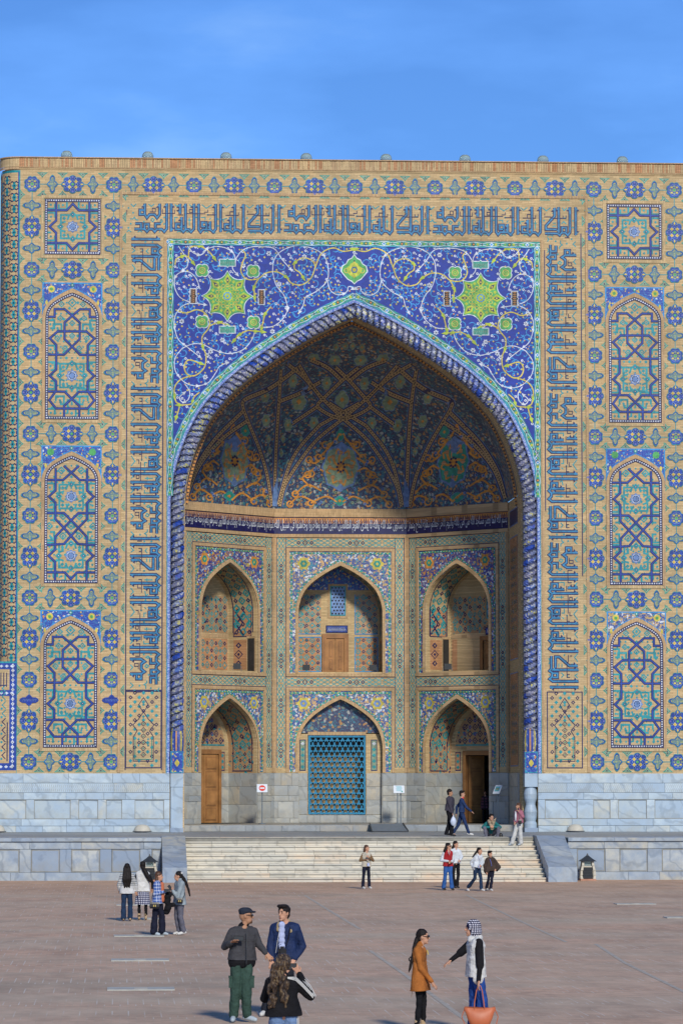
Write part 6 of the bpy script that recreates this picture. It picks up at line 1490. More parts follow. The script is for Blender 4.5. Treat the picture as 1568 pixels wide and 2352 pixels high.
        for v in me.vertices:
            d = (v.co - zc).dot(s.up)
            if d < 0 and (v.co - zc - s.up * d).length < .34 * k + flare and not any((v.co - s.J['ha' + nm]).length < .10 or (v.co - (s.J['el' + nm] + s.J['ha' + nm]) / 2).length < .12 for nm in 'LR'): v.co -= s.up * d * .92
        if smat: s.part(a, sname, smat)
        return o
    def trousers(s, mat, thigh=1.0, hemr=.055, kneer=.062, end=.93, name='trousers'):
        k = s.k; b = MB(); J = s.J
        p, q = s.torso_pts(.02, .075); capsule(b, p, .105 * k, q, .105 * k); p, q = s.torso_pts(.16, .07); capsule(b, p, .095 * k, q, .095 * k)
        for nm in 'LR': capsule(b, J['hip' + nm], .092 * k * thigh, J['kn' + nm], kneer * k); capsule(b, J['kn' + nm], kneer * k, J['kn' + nm].lerp(J['an' + nm], end), hemr * k)
        return s.part(b, name, mat, rough=.012)
    def skirt(s, mat, z0, r0, r1, name='skirt'):
        k = s.k; b = MB()
        n = 6; rows = []
        for i in range(n + 1):
            t = i / n; z = s.pel.z + .05 + (z0 - s.pel.z - .05) * t; r = r0 + (r1 - r0) * t
            rows.append([V(s.pel.x, s.pel.y, z) + s.l * r * 1.15 * cos(a * pi / 12) + s.f * r * .85 * sin(a * pi / 12) for a in range(24)])
        b.grid(rows, mat, True); b.face(rows[0], mat); b.face(rows[-1][::-1], mat); return b.obj(name, s.root, smooth=True)
    def shoes(s, mat, name='shoe', boot=0.0, soles=None):
        k = s.k
        for nm in 'LR':
            b = MB(); a = s.J['an' + nm]; t = s.toe[nm]; d = (t - a); d.z = 0; d = d.normalized() if d.length > 1e-4 else s.f; heel = V(a.x, a.y, min(a.z, t.z + .03)) - d * .045 * k
            capsule(b, heel, .038 * k, t + d * .0, .036 * k); capsule(b, V(a.x, a.y, heel.z), .042 * k, t - d * .04 + V(0, 0, .008), .042 * k); capsule(b, a + V(0, 0, boot), .045 * k, V(a.x, a.y, heel.z), .042 * k)
            o = s.part(b, name, mat, .01)
            zmin = t.z - .03 * k
            for v in o.data.vertices: v.co.z = max(v.co.z, zmin)
    def hair(s, mat, style='short', drop=.5, side=0.0, back=0.06, w=.08, tail=None):
        k = s.k; b = MB(); h = s.hd; ax = (s.hl, s.hf, V(0, 0, 1))
        ellip(b, h + V(0, 0, .048 * k) - s.hf * .024 * k, (.092 * k, .107 * k, .102 * k), ax); ellip(b, h - s.hf * .05 * k - V(0, 0, .01 * k), (.080 * k, .065 * k, .085 * k), ax)
        if style == 'short': 
            for i in range(7): a = i * .9; ellip(b, h + V(0, 0, .115 * k) + s.hl * .05 * cos(a) * k + s.hf * (.03 + .045 * sin(a)) * k, (.035 * k, .04 * k, .025 * k), ax)
        if style == 'long':
            for sg in (-1, 0, 1):
                p = h - s.hf * .055 * k + s.hl * sg * w * .7 * k + V(0, 0, .02); q = h - s.hf * (back + .03) * k + s.hl * (sg * w * 1.1 + side) * k - V(0, 0, drop * .55); r = h - s.hf * (back - .0) * k + s.hl * (sg * w * .8 + side * 1.3) * k - V(0, 0, drop)
                capsule(b, p, .052 * k, q, .055 * k); capsule(b, q, .055 * k, r, .022 * k)
        o = s.part(b, 'hair', mat, s.vox * 1.1, 2, rough=.008)
        if tail:       # pony tail or braid through the given points
            b = MB()
            for i, ((p, r), (q, r2)) in enumerate(zip(tail, tail[1:])): capsule(b, V(*p), r, V(*q), r2)
            s.part(b, 'hair_tail', mat, s.vox, 1, rough=.006)
        return o
    def glasses(s, dark=True):
        k = s.k; b = MB(); h = s.hd; ax = (s.hl, s.hf, V(0, 0, 1))
        for sg in (-1, 1): ellip(b, h + s.hf * .100 * k + s.hl * sg * .036 * k + V(0, 0, .012 * k), (.029 * k, .008 * k, (.024 if dark else .019) * k), ax, 'glasses', 10); b.tube([h + s.hf * .095 * k + s.hl * sg * .066 * k + V(0, 0, .02 * k), h - s.hf * .0 + s.hl * sg * .082 * k + V(0, 0, .02 * k)], .005 * k, 'glasses', 5)
        b.tube([h + s.hf * .105 * k - s.hl * .03 * k + V(0, 0, .018), h + s.hf * .105 * k + s.hl * .03 * k + V(0, 0, .018)], .005, 'glasses', 5); link(b.mesh('glasses'), 'glasses', s.root)
    def seam(s, pts, r, mat, name): b = MB(); b.tube([V(*p) for p in pts], r, mat, 5); b.obj(name, s.root)
    def world(s, p): return s.root.location + V(*p)
def item(name, b, p, label, cat, smooth=False, rz=0, group=None):
    o = b.obj(name, None, smooth=smooth, loc=p); o.rotation_euler.z = rz; return tag(o, label, cat, group)
def phone(P, nm, off, label, rz=0, tilt=0, flat=True):
    b = MB(); b.box(-.075, .075, -.005, .005, -.036, .036, 'glasses'); b.box(-.07, .07, -.0052, -.005, -.031, .031, 'metal_dark'); b.box(-.066, -.045, .005, .009, .0, .03, 'metal_grey'); o = item('phone', b, P.world(P.J['ha' + nm] + V(*off)), label, 'phone', rz=rz); o.rotation_euler.y = tilt; return o
def handbag(p, w, h, d, mat, label, rz=0, strap=None, clasp=None, cat='bag'):
    r = empty('handbag', p, label, cat); r.rotation_euler.z = rz
    b = MB(); rows = []
    for z, g, gd in ((0, .94, .8), (h * .3, 1.03, 1.0), (h * .75, 1.0, .85), (h, .93, .55)):
        rows.append([(w / 2 * g * max(-1, min(1, 1.35 * cos(a * pi / 8))), d / 2 * gd * max(-1, min(1, 1.35 * sin(a * pi / 8))), z) for a in range(16)])
    b.grid(rows, mat, True); b.face(rows[0][::-1], mat); b.face(rows[-1], mat); b.obj('bag_body', r, smooth=False)
    if clasp: b = MB(); b.box(-.03, -.012, -d / 2 - .008, -d / 2 + .002, h * .3, h * .6, clasp); b.box(.012, .03, -d / 2 - .008, -d / 2 + .002, h * .3, h * .6, clasp); b.obj('clasp', r)
    if strap: b = MB(); b.tube(strap, .008, mat, 5); b.obj('strap', r)
    return r

# ---- man in flat cap
P = Person((-8.0, -98.16, 0), 1.75, 18, 80, 'man in dark flat cap and charcoal jacket with green trousers, holding up a phone', near=True, skin='skin_tan', build=1.12, head=(.06, -.02, 1.63), neck=(.02, 0, 1.46),
           J=dict(anL=(-.13, 0, .09), anR=(.08, -.02, .09), knL=(-.10, -.03, .50), knR=(.06, -.04, .50), elL=(-.27, -.02, 1.16), haL=(-.16, -.22, 1.24), elR=(.26, 0, 1.19), haR=(.37, -.05, 1.06), toeL=(-.15, -.16, .045), toeR=(.20, -.10, .045)))
cloth('wool_charcoal', (.055, .055, .06)); cloth('knit_black', (.010, .010, .012)); cloth('cotton_green', (.035, .068, .052)); cloth('felt_navy', (.022, .028, .042))
P.top('wool_charcoal', hem=-.02, th=1.12, arm=1.12); P.trousers('cotton_green', thigh=1.1, hemr=.072, kneer=.085); P.shoes('shoe_grey')
b = MB()
for t in (-.02, -.09): p, q = P.torso_pts(t, .09); capsule(b, p, .118, q, .118)
P.part(b, 'hem_band', 'knit_black')
b = MB(); capsule(b, P.nk + V(-.02, 0, .01), .066, P.nk + V(.03, 0, .055), .064); P.part(b, 'collar', 'knit_black')
b = MB(); h = P.hd; ellip(b, h + V(-.012, 0, .083), (.098, .112, .058), (P.hl, P.hf, V(0, 0, 1))); ellip(b, h + P.hf * .10 + V(0, 0, .067), (.07, .06, .018), (P.hl, P.hf, V(0, 0, 1))); ellip(b, h - P.hf * .03 + V(0, 0, .05), (.09, .085, .05), (P.hl, P.hf, V(0, 0, 1))); P.part(b, 'flat_cap', 'felt_navy')
P.glasses(False); P.seam([(.06, -.185, .9), (.065, -.19, 1.15), (.06, -.16, 1.4)], .006, 'metal_dark', 'zip')
for x, sg in ((-.19, -1), (.17, 1)):
    b = MB(); b.box(-.05, .05, -.06, .06, -.09, .09, 'cotton_green'); b.box(-.055, .055, -.065, .065, .06, .095, 'cotton_green'); o = b.obj('pocket', P.root, loc=(x * .8, -.03, .62))
b = MB(); capsule(b, h + P.hf * .055 - V(0, 0, .085), .035, h + P.hf * .075 - V(0, 0, .09), .028); P.part(b, 'beard', 'hair_brown')
phone(P, 'L', (.10, -.05, .06), 'black phone held sideways by the man in the flat cap', 0, .06)
# ---- young man
P = Person((-7.29, -96.6, 0), 1.76, -12, -38, 'young man in navy jacket with beige fleece collar over a pale shirt', near=True, build=1.1, head=(.0, -.03, 1.615), neck=(.03, 0, 1.46),
           J=dict(anL=(-.30, -.16, .085), anR=(.10, .02, .09), knL=(-.17, -.1, .5), elL=(-.21, 0, 1.10), haL=(-.20, -.08, .88), elR=(.30, 0, 1.09), haR=(.17, -.12, .90), toeL=(-.36, -.28, .04)))
cloth('nylon_navy', (.014, .028, .085), rough=.6); cloth('fleece', (.36, .28, .16)); cloth('shirt_pale', (.40, .46, .66)); cloth('denim_black', (.018, .020, .028)); 
P.trousers('denim_black', hemr=.07, kneer=.075); P.top('nylon_navy', hem=-.06, th=1.16, arm=1.25, collar=False); P.shoes('shoe_white'); P.hair('hair_black', 'short')
b = MB(); p0 = P.nk
for i in range(7): t = i / 6; c = V(-.035, 0, 0) + P.nk + P.f * (.13 + .02 * t) + V(0, 0, -.02 - .5 * t); ellip(b, c, (.055 + .01 * t, .03, .06))
P.part(b, 'shirt', 'shirt_pale', .012)
for sg, pts in ((-1, [(-.09, -.10, 1.36), (-.075, -.04, 1.45), (-.03, .05, 1.50)]), (1, [(.11, -.12, 1.34), (.13, -.03, 1.44), (.07, .05, 1.50)])):
    b = MB()
    for p, q in zip(pts, pts[1:]): capsule(b, p, .032, q, .036)
    P.part(b, 'fleece_collar', 'fleece', .011, rough=.006)
P.seam([(-.06, -.17, 1.40), (-.10, -.185, 1.2), (-.13, -.19, 1.0)], .004, 'shoe_white', 'cord'); P.seam([(.10, -.17, 1.40), (.07, -.20, 1.22), (.03, -.22, 1.12)], .009, 'leather_black', 'camera_strap')
b = MB(); b.box(-.065, .065, -.035, .035, -.05, .04, 'leather_black'); b.box(-.03, .03, -.03, .03, .0405, .075, 'leather_black'); b.tube([(0, -.03, -.005), (0, -.11, -.005)], .04, 'leather_black', 12); b.tube([(-.05, 0, .04), (-.055, 0, .09), (-.02, 0, .11)], .006, 'leather_black', 5)
item('camera', b, P.world((-.03, -.25, 1.03)), 'black camera hanging in front of the young man in the navy jacket', 'camera')
# ---- photographer seen from behind
P = Person((-7.91, -110.49, 0), 1.62, 180, 172, 'woman with long curly hair, seen from behind, raising a phone', near=True, build=1.05, head=(-.0, .03, 1.50), neck=(-.01, 0, 1.34),
           J=dict(elL=(.33, .06, 1.10), haL=(.20, .27, 1.36), elR=(-.22, .15, 1.07), haR=(.02, .33, 1.36)))
cloth('jersey_black', (.010, .010, .012)); cloth('denim_light', (.13, .21, .36))
P.trousers('denim_light', thigh=1.15, hemr=.09, kneer=.09); P.top('jersey_black', hem=-.06, th=1.14, arm=1.2, flare=.01); P.shoes('shoe_white')
b = MB(); h = P.hd; rr = random.Random(4)
ellip(b, h + V(0, -.02, .03), (.10, .115, .11))
for i in range(46):
    a = rr.uniform(-1, 1); t = rr.random(); c = h + V(-.06 * t - .03 + a * (.07 + .07 * t), -.09 - .05 * rr.random() - .03 * t, .05 - .50 * t); capsule(b, c, .035, c + V(-.02 + rr.uniform(-.02, .02), 0, -.09), .018, n=6)
P.part(b, 'hair', 'hair_curl', .009, 1, rough=.016)
for off in (-.018, .0, .018):
    e, w, s0 = P.J['elL'], P.J['haL'], P.J['shL']; P.seam([(s0.x - .10, -.09, s0.z + .055 + off * .3), (s0.x, -.085, s0.z + .045 + off), (s0.lerp(e, .5).x, -.055 + off * .2, s0.lerp(e, .5).z + .045 + off), (e.x + .03, .0, e.z + off + .0)], .006, 'shoe_white', 'white_stripe'); P.seam([(e.x + .045 + off, .0, e.z), (e.lerp(w, .5).x + .045 + off, .1, e.lerp(w, .5).z), (w.x + .035 + off, w.y - .08, w.z - .05)], .006, 'shoe_white', 'white_stripe')
    P.seam([(.165 + off * .8, -.055, .86), (.17 + off * .8, -.05, .5)], .005, 'shoe_white', 'white_stripe')
phone(P, 'L', (-.10, .06, .09), 'dark phone held up by the woman with curly hair', 0, 0)
# ---- woman with braid
P = Person((-5.41, -100.23, 0), 1.50, 68, 72, 'woman in rust orange coat and sunglasses with a long black braid', near=True, build=.98, head=(.045, -.01, 1.385), neck=(-.01, 0, 1.255),
           J=dict(elL=(.0, -.17, .93), haL=(.17, -.15, .72), elR=(.02, .16, .95), haR=(.15, .1, .75), anL=(-.055, -.06, .08), anR=(.045, .08, .08), knL=(-.02, -.07, .42), knR=(.06, .08, .42), toeL=(.04, -.09, .04), toeR=(.15, .05, .04)))
cloth('wool_rust', (.36, .125, .028)); cloth('legging_black', (.010, .010, .012))
P.trousers('legging_black', thigh=.95, hemr=.045, kneer=.052); P.top('wool_rust', hem=-.55, th=1.0, flare=.045, arm=1.05); P.shoes('boot_beige', boot=.06)
b = MB(); b.v = []; cl = MB(); capsule(cl, P.nk + V(0, 0, -.0), .062, P.nk + V(.02, 0, .04), .058); P.part(cl, 'collar', 'wool_rust')
P.hair('hair_black', 'plain', tail=[((-.03, .0, 1.37), .042), ((-.07, -.02, 1.30), .034), ((-.095, -.03, 1.22), .030), ((-.105, -.04, 1.16), .024), ((-.115, -.04, 1.10), .028), ((-.13, -.05, 1.03), .026), ((-.155, -.05, .93), .024), ((-.175, -.05, .86), .008)])
b = MB(); b.tube([(-.135 + .035 * cos(a * .7), -.05, 1.06 + .035 * sin(a * .7)) for a in range(10)], .012, 'leather_black', 6); b.obj('hair_bow', P.root); P.glasses(True); P.seam([(.10, -.07, 1.20), (.115, -.06, 1.13)], .008, 'gold', 'button')
P.seam([(-.14, -.115, .50), (-.09, -.135, .85), (-.04, -.15, 1.1)], .003, 'wood_dark', 'seam')
# ---- woman in head scarf
P = Person((-4.61, -100.57, 0), 1.66, -78, -88, 'woman in checked head scarf and white fleece vest reaching out one arm', near=True, build=1.0, head=(-.055, 0, 1.525), neck=(.0, 0, 1.385),
           J=dict(elR=(.045, -.22, .99), haR=(.02, -.24, .76), elL=(-.22, .10, 1.16), haL=(-.37, .06, 1.05), anL=(-.03, .06, .08), anR=(.09, -.07, .08), knL=(-.01, .08, .48), knR=(.09, -.08, .48)))
cloth('fleece_white', (.60, .60, .57)); cloth('denim_blue', (.020, .065, .26)); cloth('scarf_check', (.012, .014, .05), 'check', (.62, .62, .68), k=32)
P.trousers('denim_blue', thigh=1.05, hemr=.10, kneer=.085); P.top('fleece_white', hem=-.22, th=1.2, sleeves=False, flare=.0, rough=.010, name='vest')
b = MB()
for nm in 'LR': e, w = P.J['el' + nm], P.J['ha' + nm]; capsule(b, P.J['sh' + nm] + V(0, 0, .0), .072, e, .062); capsule(b, e, .060, e.lerp(w, .15), .045); capsule(b, e.lerp(w, .15), .042, e.lerp(w, .95), .034)
P.part(b, 'sleeve', 'jersey_black'); b = MB(); capsule(b, P.nk + V(-.05, -.02, -.02), .07, P.nk + V(.03, .0, .0), .075); P.part(b, 'collar', 'fleece_white', rough=.01); P.shoes('shoe_dark')
b = MB(); h = P.hd; ax = (P.hl, P.hf, V(0, 0, 1)); ellip(b, h + V(.028, 0, .035), (.102, .115, .112), ax); ellip(b, h + V(.05, 0, -.04), (.098, .105, .10), ax); capsule(b, h + V(.02, 0, -.07), .068, P.nk + V(-.02, 0, -.02), .065); capsule(b, P.nk + V(-.06, -.02, -.02), .045, P.nk + V(-.03, -.02, -.1), .02); P.part(b, 'head_scarf', 'scarf_check')
r = empty('tote_bag', P.world((.035, -.25, .12)), 'large tan orange leather tote held low by the woman in the head scarf', 'bag')
b = MB(); rows = []
for z, w_, d_ in ((0, .135, .07), (.02, .15, .085), (.09, .18, .085), (.17, .205, .065), (.225, .235, .04), (.255, .225, .018)): rows.append([(w_ * max(-1, min(1, 1.25 * cos(a * pi / 10))), d_ * sin(a * pi / 10), z + (.015 * cos(a * pi / 5) if z > .2 else 0)) for a in range(20)])
b.grid(rows, 'leather_tan', True); b.face(rows[0][::-1], 'leather_tan'); b.face(rows[-1], 'leather_tan'); b.obj('bag_body', r, smooth=True)
for y in (-.03, .03): b = MB(); b.tube([(-.085, y, .2), (-.08, y, .33), (-.05, y * .7, .50), (-.02, 0, .575), (.01, 0, .575), (.035, y * .7, .50), (.06, y, .33), (.07, y, .2)], .007, 'leather_tan', 6); b.obj('handle', r)
b = MB(); b.tube([(-.22, 0, .24), (-.27, -.02, .12), (-.22, -.03, .0), (-.18, -.03, -.03)], .007, 'leather_tan', 5); b.tube([(.22, 0, .24), (.27, -.02, .12), (.24, -.03, .0)], .007, 'leather_tan', 5); b.obj('strap', r)

G4 = 'young women standing left of the stairs'
# ---- striped sweater, back view
P = Person((-9.67, -56.46, 0), 1.51, 180, 180, 'young woman with very long black hair in a striped white sweater, back turned', G4, J=dict(elL=(.24, .0, .98), haL=(.25, .05, .8), elR=(-.22, .02, .96), haR=(-.2, .10, .82)))
cloth('knit_stripe', (.52, .52, .50), 'stripe', (.05, .07, .09), k=22); cloth('denim_dark', (.016, .035, .075)); P.trousers('denim_dark', hemr=.085, kneer=.075); P.top('knit_stripe', hem=-.22, th=1.12, flare=.01, arm=1.15); P.shoes('boot_beige'); P.hair('hair_black', 'long', .52, w=.085, back=.14)
# ---- white vest
P = Person((-9.25, -55.86, 0), 1.55, 180, 190, 'young woman in white vest, dotted dark skirt and beige boots, back turned', G4, J=dict(elL=(.27, .03, 1.0), haL=(.26, .12, .85), elR=(-.24, .0, 1.0), haR=(-.26, .05, .84)))
cloth('skirt_dots', (.03, .035, .09), 'check', (.55, .56, .62), k=20); P.trousers('legging_black', hemr=.045, kneer=.052); P.skirt('skirt_dots', .43, .13, .185); P.top('fleece_white', hem=-.18, th=1.2, smat='jersey_black', name='vest', arm=.95); P.shoes('boot_beige', boot=.09)
P.hair('hair_black', 'plain', tail=[((.0, -.08, 1.42), .05), ((.06, -.12, 1.32), .06), ((.12, -.13, 1.2), .065), ((.18, -.12, 1.08), .045), ((.21, -.1, 1.02), .015)])
# ---- plaid shirt
P = Person((-8.95, -65.76, 0), 1.56, 72, 80, 'young woman in blue plaid shirt and wide navy trousers looking at her phone', G4, head=(.03, -.01, 1.42), J=dict(elL=(-.07, -.17, 1.0), haL=(.15, -.13, 1.06), elR=(.03, .15, 1.0), haR=(.19, .02, 1.06), anL=(-.10, -.06, .08), anR=(.10, .06, .08), knL=(-.07, -.06, .47), knR=(.1, .06, .47)))
cloth('shirt_plaid', (.06, .12, .34), 'plaid', (.55, .60, .70), k=13); cloth('twill_navy', (.012, .014, .028)); P.trousers('twill_navy', thigh=1.1, hemr=.10, kneer=.085); P.top('shirt_plaid', hem=-.20, th=1.08, arm=1.1, flare=.01); P.shoes('shoe_grey'); P.hair('hair_brown', 'long', .32, w=.05, back=.02)
b = MB(); capsule(b, (.10, -.03, 1.25), .05, (.11, -.03, .85), .055); P.part(b, 'undershirt', 'leather_tan'); MATS['leather_tan']
phone(P, 'L', (.07, -.02, .03), 'dark phone in the hands of the girl in the plaid shirt', .3)
handbag(P.world((-.08, -.24, .66)), .24, .15, .08, 'leather_black', 'small black shoulder bag with gold clasps on the girl in the plaid shirt', 0, [(-.1, 0, .14), (-.03, .04, .4), (.02, .08, .62)], 'gold')
b = MB()
for i in range(12): t = i / 11; ellip(b, (.0 + .03 * sin(i * 2.1), .02 * cos(i * 1.7), -.45 * t), (.07 + .02 * sin(i * 3), .06, .07))
ellip(b, (.12, 0, -.28), (.07, .05, .06)); o = skin_over(b, 'folded_coat', None, 'jersey_black', .013, 2, rough=.012); o.location = P.world((.24, .05, 1.02)); tag(o, 'black fluffy coat hanging over the arm of the girl in the plaid shirt', 'coat')
# ---- grey hoodie
P = Person((-8.42, -65.53, 0), 1.56, -68, -85, 'young woman in grey hoodie, grey trousers and white sneakers holding a phone', G4, head=(-.04, 0, 1.42), J=dict(elR=(-.05, -.19, .93), haR=(-.17, -.15, 1.08), elL=(-.08, .13, .95), haL=(-.19, .02, 1.02), anR=(.10, -.05, .08), anL=(-.0, .08, .08), knR=(.02, -.07, .46), knL=(-.07, .07, .46), toeR=(-.03, -.1, .04)))
cloth('fleece_grey', (.26, .31, .33)); cloth('twill_grey', (.12, .12, .15)); P.trousers('twill_grey', thigh=1.1, hemr=.075, kneer=.075); P.top('fleece_grey', hem=-.28, th=1.14, arm=1.25, flare=.015); P.shoes('shoe_white')
P.hair('hair_black', 'plain', tail=[((.04, .02, 1.42), .05), ((.11, .03, 1.34), .045), ((.17, .04, 1.22), .035), ((.22, .03, 1.08), .03), ((.25, .03, .95), .02)]); phone(P, 'R', (-.06, -.02, .07), 'small phone raised by the girl in the grey hoodie', .5, .8)
handbag(P.world((.0, -.26, .78)), .15, .12, .06, 'leather_black', 'little black bag worn in front by the girl in the grey hoodie', 0, [(.07, 0, .11), (.13, .1, .22), (.1, .2, .3)], 'gold')
b = MB(); ellip(b, (.05, -.05, 1.50), (.025, .02, .025), None, 'shoe_white', 8); b.obj('hair_clip', P.root)

# ---- people near the stairs
P = Person((-1.32, -27.19, 0), 1.5, 25, 60, 'girl in cream vest with brown sleeves and black trousers, hands at her chest', J=dict(elL=(-.22, 0, .98), haL=(.0, -.18, 1.02), elR=(.24, -.02, .98), haR=(.07, -.18, 1.10), anL=(-.13, -.05, .08), anR=(.10, 0, .08), knL=(-.10, -.03, .44)))
cloth('knit_cream', (.46, .42, .33)); cloth('knit_brown', (.20, .12, .06)); P.trousers('twill_navy', hemr=.07, kneer=.062); P.top('knit_cream', hem=-.12, smat='knit_brown', th=1.05, name='vest'); P.shoes('shoe_white'); P.hair('hair_brown', 'long', .17, w=.05, back=.05); b = MB(); b.box(-.04, .04, -.005, .005, -.06, .05, 'shirt_pale'); b.obj('badge', P.root, loc=(.06, -.17, .86))
P = Person((1.86, -26.32, 0), 1.62, 20, 40, 'person in white sleeves and black trousers half hidden behind the woman in the red vest', J=dict(elR=(.22, 0, 1.08), haR=(.14, -.15, .98), anL=(-.05, 0, .08), anR=(.04, -.1, .08)))
cloth('cotton_white', (.60, .64, .66)); P.trousers('legging_black', hemr=.065, kneer=.06); P.top('cotton_white', hem=-.05, th=1.05, arm=1.15); P.shoes('shoe_dark'); P.hair('hair_black', 'long', .25, w=.06)
P = Person((1.37, -28.9, 0), 1.6, 18, 55, 'woman in red vest, white sleeves, blue jeans and round sunglasses', J=dict(elL=(-.24, 0, 1.02), haL=(-.0, -.2, 1.0), elR=(.18, 0, 1.02), haR=(.07, -.2, .97), anL=(-.15, .05, .08), anR=(.12, -.12, .08), knL=(-.11, -.02, .47), knR=(.08, -.08, .47)))
cloth('knit_red', (.33, .02, .025)); cloth('denim_mid', (.03, .10, .30)); P.trousers('denim_mid', hemr=.085, kneer=.07); P.top('knit_red', hem=-.12, smat='cotton_white', th=1.05, name='vest', arm=1.15); P.shoes('shoe_dark'); P.hair('hair_black', 'long', .28, w=.08, side=-.05); P.glasses(True); P.seam([(-.02, -.15, 1.34), (.03, -.18, 1.2), (.05, -.16, 1.34)], .008, 'cotton_white', 'necktie')
P = Person((2.26, -29.97, 0), 1.5, 40, 60, 'running girl in white sweatshirt with a badge, one foot lifted', head=(.09, -.03, 1.36), neck=(.06, 0, 1.22), J=dict(anL=(-.28, .28, .13), toeL=(-.26, .26, .03), knL=(-.08, .0, .43), anR=(.13, -.12, .08), knR=(.12, -.05, .45), elL=(-.19, .05, .96), haL=(-.12, -.02, .75), elR=(.22, .0, .98), haR=(.12, -.18, .88)))
P.trousers('denim_dark', hemr=.075, kneer=.065); P.top('cotton_white', hem=-.05, th=1.12, arm=1.25); P.shoes('shoe_white'); P.hair('hair_black', 'plain', tail=[((.03, .04, 1.38), .04), ((-.06, .06, 1.27), .035), ((-.15, .06, 1.15), .02)]); b = MB(); b.box(-.045, .045, -.005, .005, -.06, .05, 'shirt_pale'); b.obj('badge', P.root, loc=(.07, -.2, .85)); P.seam([(.02, -.12, 1.2), (.08, -.18, 1.0), (.07, -.2, .9)], .005, 'violet', 'lanyard')
P = Person((2.73, -30.0, 0), 1.42, 25, 45, 'running child in wide dark brown coat beside the girl in white', head=(-.03, -.02, 1.26), neck=(-.02, 0, 1.13), J=dict(elR=(.27, .0, .82), haR=(.16, -.18, .74), elL=(-.2, 0, .85), haL=(-.17, -.16, .66), anL=(-.14, .15, .09), anR=(-.03, -.1, .08), knL=(-.08, .0, .42), knR=(.02, -.12, .43)))
cloth('wool_brown', (.055, .038, .030)); P.trousers('twill_navy', hemr=.07, kneer=.062); P.top('wool_brown', hem=-.25, th=1.3, arm=1.7, flare=.05); P.shoes('shoe_white'); P.hair('hair_black', 'short'); P.seam([(-.05, -.15, 1.1), (-.01, -.2, .95), (.0, -.2, .85)], .008, 'violet', 'lanyard')
# ---- on the terrace
P = Person((2.89, -12.5, 1.6), 1.80, 68, 75, 'heavy set man in charcoal sweater and black trousers carrying a plastic bag', skin='skin_tan', build=1.2, J=dict(elL=(.02, -.24, 1.12), haL=(.09, -.24, .90), elR=(.0, .2, 1.12), haR=(.1, .2, .9), anL=(.06, -.1, .09), anR=(-.12, .1, .12), knL=(.08, -.1, .5), knR=(.0, .1, .5)))
cloth('knit_charcoal', (.05, .045, .06)); P.trousers('legging_black', thigh=1.25, hemr=.075, kneer=.08); P.top('knit_charcoal', hem=.02, th=1.32, arm=1.15, fwd=.03); P.shoes('shoe_dark'); P.hair('hair_black', 'plain')
b = MB(); rows = [[(r * cos(a * pi / 6) * (1 + .15 * sin(a * 3)), r * .7 * sin(a * pi / 6), z) for a in range(12)] for r, z in ((.04, 0), (.10, .06), (.12, .17), (.08, .28), (.02, .36), (.015, .42))]; b.grid(rows, 'plastic_bag', True); b.face(rows[0][::-1], 'plastic_bag'); item('plastic_bag', b, P.world((.12, -.26, .42)), 'bluish white plastic bag in the hand of the man in the charcoal sweater', 'bag', True)
P = Person((3.47, -11.37, 1.6), 1.74, 82, 70, 'youth in navy tracksuit with red collar striding across the terrace', J=dict(anL=(.27, -.1, .09), anR=(-.34, .08, .12), knL=(.13, -.1, .50), knR=(-.12, .08, .45), toeL=(.42, -.1, .06), toeR=(-.24, .08, .03), elL=(.18, -.18, 1.10), haL=(.36, -.17, .96), elR=(-.18, .17, 1.12), haR=(-.2, .15, .86)))
cloth('track_navy', (.016, .035, .10), rough=.6); P.trousers('track_navy', hemr=.055, kneer=.07); P.top('track_navy', hem=-.08, th=1.05, arm=1.1, collar=False); P.shoes('shoe_white'); P.hair('hair_black', 'short'); b = MB(); capsule(b, P.nk + V(0, 0, -.01), .07, P.nk + V(.03, 0, .04), .062); P.part(b, 'red_collar', 'sign_red')
P = Person((4.42, -12.9, 1.44), 1.62, 0, 8, 'person sitting on the top step in teal sweater and beige scarf, arms on knees', pel=(0, .42, .25), neck=(0, .20, .64), head=(0, .10, .78), J=dict(knL=(-.24, .0, .42), knR=(.24, .0, .42), anL=(-.18, -.03, .08), anR=(.19, -.03, .08), elL=(-.30, .08, .45), haL=(-.06, -.06, .46), elR=(.30, .08, .45), haR=(.06, -.06, .47)))
P.root.location = (4.42, -13.55, 1.46); P.root.scale = (1.12, 1.12, 1.12)
cloth('knit_teal', (.02, .16, .16)); cloth('scarf_beige', (.36, .28, .18), 'plaid', (.12, .10, .08), k=9); P.trousers('twill_grey', hemr=.06, kneer=.075); P.top('knit_teal', hem=.1, th=1.1, arm=1.15); P.shoes('shoe_white'); P.hair('hair_black', 'short')
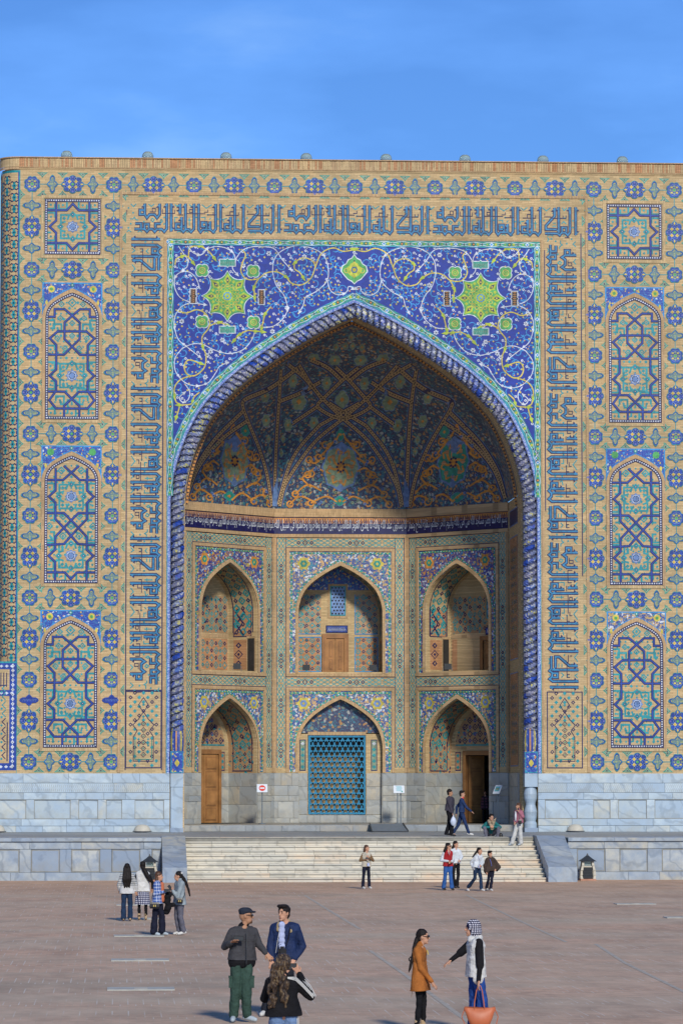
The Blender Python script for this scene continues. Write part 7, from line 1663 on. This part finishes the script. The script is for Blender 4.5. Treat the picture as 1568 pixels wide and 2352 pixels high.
b = MB(); capsule(b, (-.09, .12, .66), .06, (.09, .12, .66), .06); capsule(b, (-.08, .06, .62), .055, (.02, -.02, .40), .05); capsule(b, (.08, .06, .62), .055, (-.01, -.02, .40), .045); capsule(b, (.1, .15, .66), .03, (.15, .1, .76), .02); P.part(b, 'scarf', 'scarf_beige')
b = MB(); ellip(b, (0, 0, .15), (.09, .07, .16), None, 'leather_black'); ellip(b, (0, -.05, .1), (.06, .03, .07), None, 'leather_black'); item('backpack', b, (4.78, -13.42, 1.45), 'small black backpack beside the person sitting on the top step', 'bag', True)
P = Person((5.37, -12.9, 1.28), 1.60, -50, -75, 'woman in pink jacket and white trousers on the phone near the right cheek wall', J=dict(elR=(.14, -.17, 1.10), haR=(-.01, -.16, 1.28), elL=(-.12, .12, 1.1), haL=(-.16, .0, .9), anL=(-.26, .05, .08), anR=(.08, -.06, .08), knL=(-.15, .0, .47), knR=(.05, -.08, .48), toeL=(-.38, .0, .04), toeR=(-.03, -.12, .04)))
P.root.location = (5.37, -14.45, 1.28)
cloth('puffer_pink', (.34, .13, .17)); cloth('cotton_offwhite', (.50, .50, .47)); P.trousers('cotton_offwhite', thigh=1.05, hemr=.10, kneer=.085); P.top('puffer_pink', hem=-.02, th=1.2, arm=1.25); P.shoes('shoe_grey'); P.hair('hair_brown', 'long', .22, w=.05)
b = MB(); ellip(b, (-.13, -.06, 1.12), (.04, .06, .2), None, 'cotton_white'); b.obj('shirt_front', P.root, smooth=True); phone(P, 'R', (-.02, .0, .09), 'pale phone at the ear of the woman in the pink jacket', .9, 1.2)
handbag(P.world((.02, -.25, .82)), .12, .18, .07, 'leather_black', 'small black bag at the hip of the woman in the pink jacket', 0, [(0, 0, .17), (-.02, .08, .4), (-.03, .12, .5)])
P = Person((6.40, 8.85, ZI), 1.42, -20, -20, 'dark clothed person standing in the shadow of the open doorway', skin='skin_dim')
cloth('cotton_dark', (.02, .015, .022), 'check', (.10, .04, .06), k=8); P.trousers('legging_black', hemr=.07, kneer=.07); P.top('cotton_dark', hem=-.4, th=1.1, flare=.03); P.shoes('shoe_dark'); P.hair('hair_black', 'long', .3, w=.06)

bpy.data.scenes.remove(TS)
